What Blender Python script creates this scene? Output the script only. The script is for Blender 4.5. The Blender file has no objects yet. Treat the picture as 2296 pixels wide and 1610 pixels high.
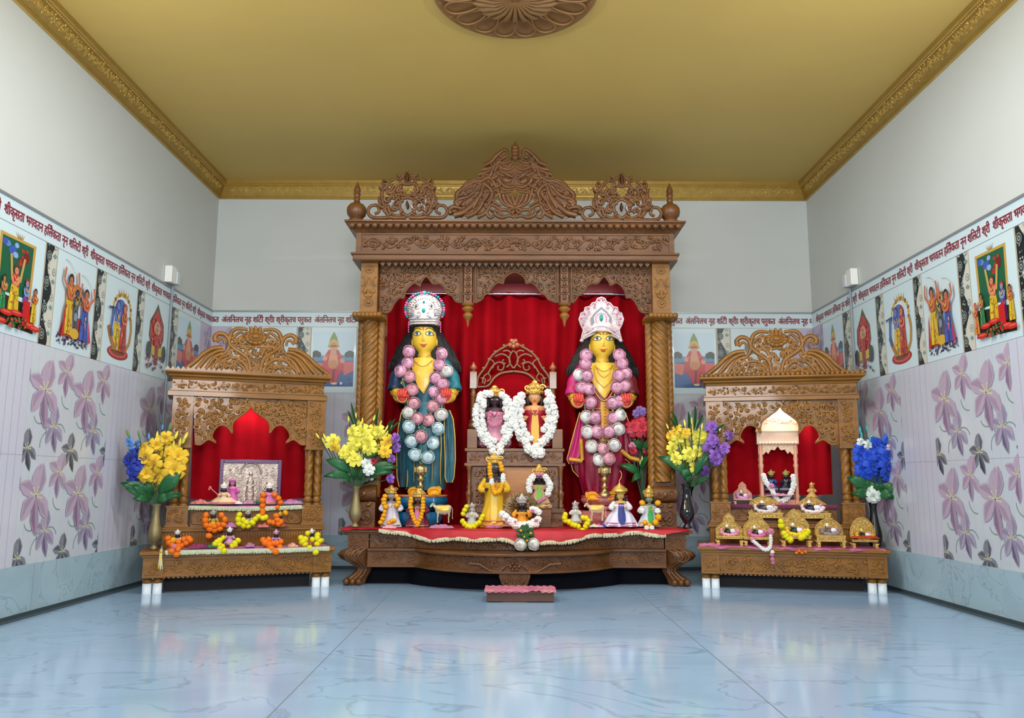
import bpy, math, random
from mathutils import Vector as V, Matrix, noise
random.seed(7)
C = bpy.context.scene.collection
PI = math.pi
sin, cos, rad = math.sin, math.cos, math.radians
# ---------------------------------------------------------------- camera
F = 1800.0
CAM = V((0, 0, .65))
RM = Matrix.Rotation(PI/2 + rad(8.62), 3, 'X') @ Matrix.Rotation(rad(.2), 3, 'Z')
cd = bpy.data.cameras.new('camera'); cam = bpy.data.objects.new('camera', cd); C.objects.link(cam)
cd.sensor_width = 36; cd.lens = F/2296*36; cd.clip_start = .02; cd.clip_end = 60
cam.matrix_world = Matrix.Translation(CAM) @ RM.to_4x4()
bpy.context.scene.camera = cam

def ray(px, py): return RM @ V(((px-1148)/F, -(py-805)/F, -1))
def PY(px, py, Y): d = ray(px, py); return CAM + d*(Y/d.y)
def PX(px, py, X): d = ray(px, py); return CAM + d*(X/d.x)
def PZ(px, py, Z): d = ray(px, py); return CAM + d*((Z-.65)/d.z)

class Frame:
    """local axes: x right along the front, y towards the back, z up"""
    def __init__(s, x, y, a, z=0):
        s.M = Matrix.Translation((x, y, z)) @ Matrix.Rotation(rad(a), 4, 'Z'); s.I = s.M.inverted()
        s.a = rad(a)
    def q(s, px, py, d=0):
        o = s.I @ CAM; r = (s.I.to_3x3() @ ray(px, py)); p = o + r*((d-o.y)/r.y); return p.x, p.z
    def p(s, px, py, d=0):
        x, z = s.q(px, py, d); return V((x, d, z))
    def w(s, x, y, z): return s.M @ V((x, y, z))
ID = Frame(0, 0, 0)

# ---------------------------------------------------------------- materials
def lin(c):
    return tuple(((v/255)/12.92 if v/255 <= .04045 else ((v/255+.055)/1.055)**2.4) for v in c) + (1,)
MATS = {}
def mat(name, rgb, rough=.5, metal=0, coat=0, var=0, vs=8, bump=0, bs=40, emit=0, sheen=0, trans=0, rgb2=None, spec=None, stretch=None):
    if name in MATS: return MATS[name]
    m = bpy.data.materials.new(name); m.use_nodes = True; nt = m.node_tree; N = nt.nodes; b = N['Principled BSDF']
    b.inputs['Base Color'].default_value = lin(rgb); b.inputs['Roughness'].default_value = rough
    b.inputs['Metallic'].default_value = metal; b.inputs['Coat Weight'].default_value = coat
    b.inputs['Coat Roughness'].default_value = .08
    if spec is not None: b.inputs['Specular IOR Level'].default_value = spec
    if sheen: b.inputs['Sheen Weight'].default_value = sheen
    if trans: b.inputs['Transmission Weight'].default_value = trans
    if emit: b.inputs['Emission Color'].default_value = lin(rgb); b.inputs['Emission Strength'].default_value = emit
    if var or bump:
        tc = N.new('ShaderNodeTexCoord'); mp = N.new('ShaderNodeMapping'); nt.links.new(tc.outputs['Object'], mp.inputs[0])
        if stretch: mp.inputs['Scale'].default_value = stretch
    if var:
        n = N.new('ShaderNodeTexNoise'); n.inputs['Scale'].default_value = vs; n.inputs['Detail'].default_value = 5
        nt.links.new(mp.outputs[0], n.inputs['Vector'])
        r = N.new('ShaderNodeValToRGB'); r.color_ramp.elements[0].position = .3; r.color_ramp.elements[1].position = .7
        c1 = lin(rgb); c2 = lin(rgb2) if rgb2 else tuple(min(1, v*(1-var)) for v in c1[:3]) + (1,)
        r.color_ramp.elements[0].color = c2; r.color_ramp.elements[1].color = c1
        nt.links.new(n.outputs['Fac'], r.inputs[0]); nt.links.new(r.outputs[0], b.inputs['Base Color'])
    if bump:
        n = N.new('ShaderNodeTexNoise'); n.inputs['Scale'].default_value = bs; n.inputs['Detail'].default_value = 3
        nt.links.new(mp.outputs[0], n.inputs['Vector'])
        bp = N.new('ShaderNodeBump'); bp.inputs['Strength'].default_value = bump; bp.inputs['Distance'].default_value = .01
        nt.links.new(n.outputs['Fac'], bp.inputs['Height']); nt.links.new(bp.outputs[0], b.inputs['Normal'])
    MATS[name] = m
    return m

WD = mat('carved_teak_dark', (114, 70, 30), .38, 0, .2, .45, 6, .12, 60, stretch=(1, 1, 5), spec=.4)
WG = mat('carved_teak_golden', (148, 97, 26), .38, 0, .2, .4, 6, .1, 60, stretch=(1, 1, 5), spec=.4)
WH = mat('teak_honey_panel', (204, 132, 40), .3, 0, .8, .35, 5, .05, 60, stretch=(1, 1, 6))
WB = mat('dark_wood_board', (62, 38, 24), .55, 0, .2, .4, 6)  # dark wood for soffit boards and side shrine rear posts
GOLD = mat('gilt_metal', (232, 188, 92), .32, .5, 0, .3, 60)
BRASS = mat('aged_brass', (150, 136, 96), .48, .6, 0, .3, 12)
SILV = mat('pale_silver_jewels', (208, 200, 196), .3, .6, 0, .3, 90, .4, 160)
BLACKH = mat('black_hair', (14, 12, 14), .55, 0, 0, 0, 8, .6, 140)
SKIN = mat('yellow_painted_clay', (236, 196, 60), .38, 0, .15, .08, 6)
RED = mat('red_velvet', (150, 4, 18), .9, 0, 0, .25, 3, .1, 200, spec=.08)
REDB = mat('red_satin', (190, 14, 34), .5, 0, 0, .3, 6)
WHT = mat('white_cloth', (232, 230, 226), .7)
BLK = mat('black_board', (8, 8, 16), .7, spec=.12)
MARI = mat('marigold_orange', (250, 124, 10), .85, var=.25, vs=6)
MARY = mat('marigold_yellow', (236, 226, 20), .85, var=.2, vs=6)
MARG = mat('marigold_golden', (248, 176, 18), .85, var=.25, vs=6)
LEAF = mat('green_leaf', (34, 104, 52), .45, 0, .2, .4, 20)
STEM = mat('pale_green_stem', (112, 140, 66), .5, var=.2, vs=20)
PAINTS = {}
def paint(r, g, b, rough=.45):
    k = (r, g, b, rough)
    if k not in PAINTS:
        PAINTS[k] = mat('colour_%d_%d_%d_%d' % (r, g, b, rough*100), (r, g, b), rough)
    return PAINTS[k]

# ---------------------------------------------------------------- mesh builder
class MB:
    def __init__(s, fr=ID): s.v = []; s.f = []; s.m = []; s.s = []; s.T = fr.M; s.mi = 0
    def add(s, vs, fs, sm=False, mi=None):
        n = len(s.v); T = s.T; s.v += [T @ V(p) for p in vs]
        mi = s.mi if mi is None else mi
        for f in fs: s.f.append(tuple(n+i for i in f)); s.m.append(mi); s.s.append(sm)
    def box(s, x0, x1, y0, y1, z0, z1, mi=None):
        s.add([(x, y, z) for x in (x0, x1) for y in (y0, y1) for z in (z0, z1)],
              [(0, 1, 3, 2), (4, 6, 7, 5), (0, 4, 5, 1), (2, 3, 7, 6), (0, 2, 6, 4), (1, 5, 7, 3)], False, mi)
    def loft(s, rings, cap=True, sm=True, closed=True, mi=None):
        n = len(rings[0]); vs = [p for r in rings for p in r]; fs = []
        for i in range(len(rings)-1):
            for j in range(n if closed else n-1):
                k = (j+1) % n; fs.append((i*n+j, i*n+k, (i+1)*n+k, (i+1)*n+j))
        if cap and closed: fs.append(tuple(range(n))[::-1]); fs.append(tuple(range(len(vs)-n, len(vs))))
        s.add(vs, fs, sm, mi)
    def tube(s, pts, r, n=6, mi=None, closed=False, fl=1.0, cap=True):
        pts = [V(p) for p in pts]; L = len(pts); rings = []
        rr = r if isinstance(r, (list, tuple)) else [r]*L
        up = None
        for i, p in enumerate(pts):
            if closed: t = pts[(i+1) % L] - pts[i-1]
            else: t = pts[min(i+1, L-1)] - pts[max(i-1, 0)]
            if t.length < 1e-9: t = V((0, 0, 1))
            t.normalize()
            if up is None:
                up = V((0, 1, 0)) if abs(t.y) < .9 else V((1, 0, 0))
            a = up - t*up.dot(t)
            if a.length < 1e-6: a = t.orthogonal()
            a.normalize(); b = t.cross(a); up = a
            rings.append([p + a*(cos(2*PI*j/n)*rr[i]*fl) + b*(sin(2*PI*j/n)*rr[i]) for j in range(n)])
        if closed: rings.append(rings[0])
        s.loft(rings, cap and not closed, True, True, mi)
    def lathe(s, prof, c=(0, 0, 0), n=20, sx=1, sy=1, mi=None, fn=None, sm=True):
        rings = []
        for r, z in prof:
            rg = []
            for j in range(n):
                a = 2*PI*j/n; q = r*(fn(a, z) if fn else 1)
                rg.append((c[0]+q*cos(a)*sx, c[1]+q*sin(a)*sy, c[2]+z))
            rings.append(rg)
        s.loft(rings, True, sm, True, mi)
    def ball(s, c, r, nu=10, nv=7, mi=None, amp=0, seed=0):
        if not isinstance(r, (tuple, list)): r = (r, r, r)
        rings = []
        for i in range(nv+1):
            t = PI*i/nv; t = min(max(t, .02), PI-.02)
            rg = []
            for j in range(nu):
                a = 2*PI*j/nu; d = V((sin(t)*cos(a), sin(t)*sin(a), cos(t)))
                k = 1 + (amp*noise.noise(d*2.5 + V((seed, 0, 0))) if amp else 0)
                rg.append((c[0]+r[0]*d.x*k, c[1]+r[1]*d.y*k, c[2]+r[2]*d.z*k))
            rings.append(rg)
        s.loft(rings[::-1], True, True, True, mi)
    def prism(s, poly, y0, y1, mi=None):
        """poly in x,z; extruded from y0 (front) to y1"""
        n = len(poly)
        A = sum(poly[i][0]*poly[(i+1) % n][1]-poly[(i+1) % n][0]*poly[i][1] for i in range(n))
        if A < 0: poly = poly[::-1]
        vs = [(x, y0, z) for x, z in poly] + [(x, y1, z) for x, z in poly]
        fs = [tuple(range(n)), tuple(range(2*n-1, n-1, -1))] + [(i+n, (i+1) % n+n, (i+1) % n, i) for i in range(n)]
        s.add(vs, fs, False, mi)
    def build(s, name, mats, parent=None, bevel=0, root=None):
        o_ = V((0, 0, 0)); r = parent
        while r is not None: o_ = o_ + r.location; r = r.parent
        me = bpy.data.meshes.new(name)
        me.from_pydata([tuple(p-o_) for p in s.v], [], s.f)
        for m in (mats if isinstance(mats, (list, tuple)) else [mats]): me.materials.append(m)
        me.polygons.foreach_set('material_index', s.m); me.polygons.foreach_set('use_smooth', s.s)
        me.update()
        try: me.set_sharp_from_angle(angle=rad(66))
        except Exception: pass
        o = bpy.data.objects.new(name, me); C.objects.link(o)
        if parent is not None: o.parent = parent
        if bevel:
            b = o.modifiers.new('bevel', 'BEVEL'); b.width = bevel; b.segments = 2; b.limit_method = 'ANGLE'; b.angle_limit = rad(40)
        return o

def tag(o, label, cat, group=None, kind=None):
    if label: o['label'] = label
    if cat: o['category'] = cat
    if group: o['group'] = group
    if kind: o['kind'] = kind
    return o
def struct(o): o['kind'] = 'structure'; return o
def thing(name, loc, label, cat, group=None):
    o = bpy.data.objects.new(name, None); C.objects.link(o); o.location = loc; o.empty_display_size = .05
    return tag(o, label, cat, group)
def dup(o, loc=None, rz=0, label=None, group=None, sc=None, parent=None):
    r = o.copy(); C.objects.link(r)
    if loc is not None: r.location = loc
    if rz: r.rotation_euler = (0, 0, rz)
    if sc: r.scale = (sc, sc, sc)
    if label: r['label'] = label
    if group: r['group'] = group
    if parent is not None: r.parent = parent
    for ch in list(o.children):
        dup(ch, parent=r)
    return r
def cr(pts, k=4):
    """catmull-rom through points"""
    pts = [V(p) if len(p) == 3 else V((p[0], p[1], 0)) for p in pts]; out = []; n = len(pts)
    for i in range(n-1):
        p0 = pts[max(i-1, 0)]; p1 = pts[i]; p2 = pts[i+1]; p3 = pts[min(i+2, n-1)]
        for j in range(k):
            t = j/k
            out.append(.5*((2*p1) + (p2-p0)*t + (2*p0-5*p1+4*p2-p3)*t*t + (3*p1-p0-3*p2+p3)*t**3))
    out.append(pts[-1]); return out

# ---------------------------------------------------------------- carving
def curl(mb, mp, cx, cz, R, a0, turns, r, sgn=1, n=15):
    pts = []; rr = []
    for i in range(n+1):
        t = i/n; a = a0 + sgn*turns*2*PI*t; q = R*(1-t*.82)
        u, v = cx+q*cos(a), cz+q*sin(a); pts.append(mp(u, v)); rr.append(r*(1-.45*t))
    mb.tube(pts, rr, 5)
    mb.ball(mp(cx, cz), r*1.3, 6, 4)
def leafr(mb, mp, x, z, a, L, w, h):
    ca, sa = cos(a), sin(a)
    def q(l, s, up): return mp(x+l*ca-s*sa, z+l*sa+s*ca, up)
    vs = [q(0, 0, h*.2)]
    for t, k in ((.2, .7), (.45, 1), (.72, .72), (.9, .34)):
        for s_ in (-1, -.5, 0, .5, 1): vs.append(q(L*t, w*k*1.25*s_+w*.5*t*t, 0 if abs(s_) == 1 else h*(.95 if s_ else .7)*(1-.3*t)))
    vs.append(q(L, w*.5, h*.2)); fs = [(0, i+2, i+1) for i in range(4)]+[(21, 16+i, 17+i) for i in range(4)]
    for r in range(3):
        for i in range(4): a_ = 1+r*5+i; fs.append((a_, a_+1, a_+6, a_+5))
    mb.add(vs, fs, True)
def vine(mb, mp, x0, x1, z0, z1, r, seed=1, waves=None, mirror=True):
    """running vine scroll with curls, leaves and buds filling a band"""
    rnd = random.Random(seed); H = z1-z0; c = (z0+z1)/2
    def half(xa, xb, ph):
        L = abs(xb-xa); n = max(1, round(L/(H*1.15))); sg = 1 if xb > xa else -1; st = L/n
        pts = []
        for i in range(n*8+1):
            t = i/8; pts.append(mp(xa+sg*t*st, c+H*.33*sin(PI*t+ph)))
        mb.tube(pts, r, 5)
        for k in range(n):
            u = xa+sg*(k+.5)*st; up = 1 if sin(PI*(k+.5)+ph) > 0 else -1
            curl(mb, mp, u, c-up*H*.08, H*.25, up*PI/2, 1.15, r*1.2, -sg*up)
            for j in range(9):
                a = rnd.uniform(0, 2*PI)
                leafr(mb, mp, u+sg*st*rnd.uniform(-.5, .5), c+H*rnd.uniform(-.34, .34), a, H*.32, H*.1, r*1.5)
            leafr(mb, mp, u-sg*st*.3, c-up*H*.3, (0 if sg > 0 else PI)-up*.5*sg, H*.3, H*.09, r)
    if mirror:
        m = (x0+x1)/2; half(m, x1, .3); half(m, x0, .3)
        for k in range(7): leafr(mb, mp, m, c, PI*(k+.5)/7.0+PI*0, H*.42, H*.09, r*1.6)
    else: half(x0, x1, .2)
def fillrelief(mb, mp, inside, bb, size, r, seed=3):
    rnd = random.Random(seed); x0, x1, z0, z1 = bb; pts = []
    tries = int((x1-x0)*(z1-z0)/(size*size)*22)
    for _ in range(tries):
        x = rnd.uniform(x0, x1); z = rnd.uniform(z0, z1)
        if any((x-a)**2+(z-b)**2 < (size*.7)**2 for a, b in pts): continue
        if not all(inside(x+dx*size*.45, z+dz*size*.45) for dx, dz in ((0, 0), (1, 0), (-1, 0), (0, 1), (0, -1))): continue
        pts.append((x, z))
        k = rnd.random(); a = rnd.uniform(0, 2*PI)
        if k < .55:
            curl(mb, mp, x, z, size*.5, a, rnd.uniform(.8, 1.2), r*1.5, rnd.choice((-1, 1)), 13)
        else:
            for j in (-1, 0, 1): leafr(mb, mp, x-cos(a)*size*.35, z-sin(a)*size*.35, a+j*.55, size*.95, size*.2, r*1.7)
def inpoly(poly):
    def f(x, z):
        c = False; n = len(poly); j = n-1
        for i in range(n):
            xi, zi = poly[i]; xj, zj = poly[j]
            if (zi > z) != (zj > z) and x < (xj-xi)*(z-zi)/(zj-zi)+xi: c = not c
            j = i
        return c
    return f
def yplane(y):
    def mp(u, v, up=0): return (u, y-up, v)
    return mp

# ---------------------------------------------------------------- room
XW, YB, YF, ZC = 2.25, 5.9, -2.6, 2.9
Z0 = .025                       # floor level
def marble(name, base, vein, rough, sc, coat=0, grout=None, spec=.5):
    m = bpy.data.materials.new(name); m.use_nodes = True; nt = m.node_tree; N = nt.nodes; b = N['Principled BSDF']
    tc = N.new('ShaderNodeTexCoord'); mp = N.new('ShaderNodeMapping'); mp.inputs['Rotation'].default_value = (.3, .2, .5)
    mp.inputs['Scale'].default_value = (1, 2.2, 2.2); nt.links.new(tc.outputs['Object'], mp.inputs[0])
    n = N.new('ShaderNodeTexNoise'); n.inputs['Scale'].default_value = sc; n.inputs['Detail'].default_value = 9; n.inputs['Distortion'].default_value = 1.2
    nt.links.new(mp.outputs[0], n.inputs['Vector'])
    r = N.new('ShaderNodeValToRGB'); e = r.color_ramp.elements
    e[0].position = .0; e[0].color = lin(base); e[1].position = 1; e[1].color = lin(base)
    for p, cc in ((.485, base), (.5, vein), (.515, base), (.62, tuple(int(v*.93) for v in base))):
        x = e.new(p); x.color = lin(cc)
    nt.links.new(n.outputs['Fac'], r.inputs[0])
    n2 = N.new('ShaderNodeTexNoise'); n2.inputs['Scale'].default_value = sc*.5; n2.inputs['Detail'].default_value = 6
    nt.links.new(mp.outputs[0], n2.inputs['Vector'])
    mx = N.new('ShaderNodeMix'); mx.data_type = 'RGBA'; mx.inputs[7].default_value = lin(base)
    nt.links.new(n2.outputs['Fac'], mx.inputs[0]); nt.links.new(r.outputs[0], mx.inputs[6])
    nt.links.new(mx.outputs[2], b.inputs['Base Color']); b.inputs['Roughness'].default_value = rough
    b.inputs['Coat Weight'].default_value = coat; b.inputs['Coat Roughness'].default_value = .06
    b.inputs['Specular IOR Level'].default_value = spec
    return m
MFLOOR = marble('polished_floor_marble', (156, 188, 220), (110, 138, 166), .12, 1.3, .1)
MDADO = marble('dado_marble', (166, 192, 204), (116, 146, 154), .22, 1.6)
MWALL = mat('painted_wall', (204, 209, 206), .75, var=.04, vs=2)
MCEIL = mat('mustard_ceiling', (206, 172, 92), .6, var=.08, vs=1.5)
MCROWN = mat('gold_crown_moulding', (200, 164, 84), .38, .35, 0, .15, 20, .1, 60)
MGUT = mat('dark_floor_channel', (62, 78, 86), .5)
MGRT = mat('floor_joint', (120, 134, 144), .6)

mb = MB(); mb.box(-XW-.1, XW+.1, YF, YB+.1, -.1, Z0)
fl = struct(mb.build('floor', MFLOOR))
mb = MB()
def fline(p, q, w=.0016):
    d = (q-p).normalized(); n = V((-d.y, d.x, 0))*w
    mb.add([p+n, p-n, q-n, q+n], [(0, 1, 2, 3)])
L1 = PZ(892, 1312, .0258); L2 = PZ(598, 1610, .0258); R1 = PZ(1413, 1312, .0258); R2 = PZ(1765, 1610, .0258)
for a, b in ((L1, L2), (R1, R2)):
    fline(a, a+(b-a)*1.6, .0018)
mb.build('floor_joint', MGRT, fl)
mb = MB(); mb.box(-XW-.1, XW+.1, YF, YB+.1, ZC, ZC+.1)
cl = struct(mb.build('ceiling', MCEIL))
mb = MB(); mb.box(-XW-.1, XW+.1, YB, YB+.1, 0, ZC); wback = struct(mb.build('wall_back', MWALL))
mb = MB(); mb.box(-XW-.1, -XW, YF, YB, 0, ZC); wleft = struct(mb.build('wall_left', MWALL))
mb = MB(); mb.box(XW, XW+.1, YF, YB, 0, ZC); wright = struct(mb.build('wall_right', MWALL))
# no front wall: room left open behind the camera to let world light in

# crown moulding: profile (projection, z) swept round three walls
prof = [(0, 2.775), (.018, 2.775), (.022, 2.788), (.014, 2.794), (.03, 2.806), (.048, 2.84), (.056, 2.862), (.066, 2.862), (.068, 2.872), (.078, 2.874), (.082, 2.9), (0, 2.9)]
def crown(name, pts_fn, rel):
    mb = MB(); mb.loft([[pts_fn(t, p, z) for p, z in prof] for t in (0, 1)], True, False); return mb
cl_l = MB(); cl_l.loft([[(-XW+p, YF, z) for p, z in prof], [(-XW+p, YB-p, z) for p, z in prof]], True, False)
cl_r = MB(); cl_r.loft([[(XW-p, YF, z) for p, z in prof], [(XW-p, YB-p, z) for p, z in prof]], True, False)
cl_b = MB(); cl_b.loft([[(-XW+p, YB-p, z) for p, z in prof], [(XW-p, YB-p, z) for p, z in prof]], True, False)
def cmp_side(sg):
    def mp(u, v, up=0): return (sg*(XW-.031-(v)*.55*.06/.06-up), u, 2.812+v)
    return mp
def cmp_back(u, v, up=0): return (u, YB-.031-v*.55-up, 2.812+v)
vine(cl_l, cmp_side(-1), 2.6, 5.8, 0, .045, .0032, 5, mirror=False)
vine(cl_r, cmp_side(1), 2.6, 5.8, 0, .045, .0032, 6, mirror=False)
vine(cl_b, cmp_back, -2.15, 2.15, 0, .045, .0032, 7)
for i in range(210):
    y = 2.6+i*.0155
    for sg, m_ in ((-1, cl_l), (1, cl_r)): m_.ball((sg*(XW-.0655), y, 2.862), .0045, 5, 4)
cw = [struct(cl_l.build('trim_1', MCROWN)), struct(cl_r.build('trim_2', MCROWN)), struct(cl_b.build('trim_3', MCROWN))]

# ceiling rose
mb = MB(); RC = V((PZ(1155, 40, 2.9).x, 3.43, 2.9)); RR = .385
mb.lathe([(RR, 0), (RR, -.014), (RR-.012, -.02), (RR-.03, -.018), (RR-.04, -.012), (.2, -.012), (.19, -.02), (.02, -.05), (.001, -.05)][::-1], RC, 72)
for k in range(18):
    a = 2*PI*k/18
    def P2(r, t, z): return (RC.x+r*cos(a)-t*sin(a), RC.y+r*sin(a)+t*cos(a), 2.9+z)
    # outer scalloped petal: rim tube + dish
    rim = [P2(.19+.0*0, -.02, -.03), P2(.25, -.042, -.026), P2(.31, -.048, -.022), P2(.342, -.03, -.022), P2(.352, 0, -.022), P2(.342, .03, -.022), P2(.31, .048, -.022), P2(.25, .042, -.026), P2(.19, .02, -.03)]
    mb.tube(cr(rim, 2), .0055, 6)
    mb.tube([P2(.352, .055, -.016), P2(.362, .06, -.018), P2(.366, .068, -.016)], .004, 5)
for k in range(24):
    a = 2*PI*k/24
    def P3(r, t, z): return (RC.x+r*cos(a)-t*sin(a), RC.y+r*sin(a)+t*cos(a), 2.9+z)
    mb.tube([P3(.02, 0, -.05), P3(.1, 0, -.056), P3(.17, 0, -.04), P3(.215, 0, -.02)], [.006, .013, .016, .008], 6)
tag(mb.build('ceiling_rose', mat('bronze_plaster', (150, 108, 62), .5, .2, var=.1, vs=8)), 'round bronze plaster ceiling rose with petal relief in the middle of the ceiling', 'ceiling rose')

# marble dado + dark channel
mb = MB(); mb.box(-XW, -XW+.012, YF, YB, Z0+.02, .26); dl = struct(mb.build('baseboard_left', MDADO))
mb = MB(); mb.box(XW-.012, XW, YF, YB, Z0+.02, .26); dr = struct(mb.build('baseboard_right', MDADO))
mb = MB(); mb.box(-XW+.012, XW-.012, YB-.012, YB, Z0+.02, .26); db = struct(mb.build('baseboard_back', MDADO))
mb = MB()
for y in (2.3, 3.1, 3.87, 4.65, 5.4): mb.box(-XW+.0118, -XW+.0124, y, y+.002, Z0+.02, .258)
mb.build('marble_joint', MGRT, dl)
mb = MB()
for y in (2.6, 3.4, 4.2, 5.0): mb.box(XW-.0124, XW-.0118, y, y+.002, Z0+.02, .258)
mb.build('marble_joint', MGRT, dr)
mb = MB(); mb.box(-XW, -XW+.05, YF, YB, Z0, Z0+.004); mb.box(-XW, -XW+.012, YF, YB, Z0, Z0+.02); struct(mb.build('trim_4', MGUT))
mb = MB(); mb.box(XW-.05, XW, YF, YB, Z0, Z0+.004); mb.box(XW-.012, XW, YF, YB, Z0, Z0+.02); struct(mb.build('trim_5', MGUT))
mb = MB(); mb.box(-XW+.05, XW-.05, YB-.05, YB, Z0, Z0+.004); mb.box(-XW+.05, XW-.05, YB-.012, YB, Z0, Z0+.02); struct(mb.build('trim_6', MGUT))

# ---- flat printed layers on a wall: side 'l','r','b'; u = along wall left-to-right as seen, v = height
def wmap(side):
    if side == 'l': return lambda u, v, o: (-XW+.004+o, u, v)          # u = world y (increasing to the right)
    if side == 'r': return lambda u, v, o: (XW-.004-o, -u, v)          # u = -world y
    return lambda u, v, o: (u, YB-.004-o, v)
def clip(poly, x0, x1, z0, z1):
    for ax, lim, sg in ((0, x0, 1), (0, x1, -1), (1, z0, 1), (1, z1, -1)):
        out = []; n = len(poly)
        for i in range(n):
            a, b = poly[i-1], poly[i]; da = (a[ax]-lim)*sg; db_ = (b[ax]-lim)*sg
            if (da >= 0) != (db_ >= 0):
                t = da/(da-db_); out.append((a[0]+(b[0]-a[0])*t, a[1]+(b[1]-a[1])*t))
            if db_ >= 0: out.append(b)
        poly = out
        if len(poly) < 3: return []
    return poly
class Print:
    """a thin printed tile: rectangle plus flat colour shapes"""
    def __init__(s, side, u0, u1, v0, v1, bg):
        s.mp = wmap(side); s.b = (u0, u1, v0, v1); s.mb = MB(); s.mats = []; s.k = 0
        s.poly([(u0, v0), (u1, v0), (u1, v1), (u0, v1)], bg, 0); s.k = 0
        mp = s.mp; a = [mp(u, v, 0) for u, v in ((u0, v0), (u1, v0), (u1, v1), (u0, v1))]; b = [mp(u, v, -.003) for u, v in ((u0, v0), (u1, v0), (u1, v1), (u0, v1))]
        s.mb.add(a+b, [(0, 1, 5, 4), (1, 2, 6, 5), (2, 3, 7, 6), (3, 0, 4, 7)], False, 0)
    def midx(s, c):
        m = c if hasattr(c, 'node_tree') else paint(c[0], c[1], c[2], .3)
        if m not in s.mats: s.mats.append(m)
        return s.mats.index(m)
    def poly(s, pts, c, lay=None):
        p = clip(list(pts), *s.b)
        if len(p) < 3: return
        s.k += 1; o = .00003+.00006*s.k if lay is None else lay*.00006
        s.mb.add([s.mp(u, v, o) for u, v in p], [tuple(range(len(p)))], False, s.midx(c))
    def rect(s, u0, u1, v0, v1, c): s.poly([(u0, v0), (u1, v0), (u1, v1), (u0, v1)], c)
    def n(s, x, y):  # unit coords -> wall coords
        u0, u1, v0, v1 = s.b; return (u0+x*(u1-u0), v0+y*(v1-v0))
    def P(s, pts, c): s.poly([s.n(x, y) for x, y in pts], c)
    def E(s, x, y, rx, ry, c, n=14, a0=0, a1=2*PI): s.P([(x+rx*cos(a0+(a1-a0)*i/n), y+ry*sin(a0+(a1-a0)*i/n)) for i in range(n+1)][:n+ (0 if a1-a0 > 6.2 else 1)], c)
    def blob(s, rows, c):
        s.P([(x0, y) for y, x0, x1 in rows] + [(x1, y) for y, x0, x1 in rows[::-1]], c)
    def line(s, pts, w, c, lay=None):
        for i in range(len(pts)-1):
            (ax, ay), (bx, by) = pts[i], pts[i+1]; L = math.hypot(bx-ax, by-ay) or 1
            nx, ny = -(by-ay)/L*w, (bx-ax)/L*w
            s.poly([(ax+nx, ay+ny), (ax-nx, ay-ny), (bx-nx, by-ny), (bx+nx, by+ny)], c, (s.k+1)*1.5 if lay is None else lay)
        s.k += 1
    def done(s, name, parent=None): return s.mb.build(name, s.mats, parent)

TB = mat('pale_grey_tile', (206, 208, 222), .22, 0, .3, var=.05, vs=3)
TBF = mat('pale_green_white_tile', (204, 212, 220), .2, 0, .3, var=.05, vs=3)
def petal(P, x, y, a, L, w, c1, c2, bend=0, ly=5):
    out = []; 
    def q(l, s):
        aa = a+bend*l/L; return (x+l*cos(aa)-s*sin(aa), y+l*sin(aa)+s*cos(aa))
    P.poly([q(0, 0), q(L*.3, w*.8), q(L*.6, w), q(L*.82, w*.6), q(L, 0), q(L*.85, -w*.5), q(L*.6, -w), q(L*.3, -w*.7)], c1, ly)
    P.poly([q(L*.1, -w*.1), q(L*.5, w*.12), q(L*.95, 0), q(L*.6, -w*.75), q(L*.3, -w*.55)], c2, ly+1)
def lily(P, x, y, R, pal, rot=0, l0=6):
    c1, c2, c3 = pal; R *= 1.3
    for i_, (a, L, w, b) in enumerate(((-92, 1.15, .17, .15), (100, .95, .2, -.3), (55, 1.0, .2, .35), (140, .9, .2, .3), (-20, .95, .2, -.45), (205, .9, .2, .4))):
        petal(P, x, y, rad(a+rot), R*L, R*w*1.25, c1 if a != -92 else c2, c2 if a not in (-92,) else c3, b, l0+2*i_)
    for a in (20, 70, 120, -10, 160):
        aa = rad(a+rot); P.line([(x, y), (x+R*.28*cos(aa), y+R*.28*sin(aa))], R*.018, (214, 214, 170), l0+13)
        P.poly([(x+R*.28*cos(aa)+R*.045*cos(t), y+R*.28*sin(aa)+R*.03*sin(t)) for t in (0, 1.5, 3, 4.5)], (226, 220, 160), l0+14)
PAL1 = ((186, 168, 188), (168, 146, 170), (136, 112, 142))
PAL2 = ((172, 164, 186), (148, 138, 166), (104, 96, 126))
PAL3 = ((130, 136, 146), (92, 98, 108), (60, 66, 78))
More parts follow.
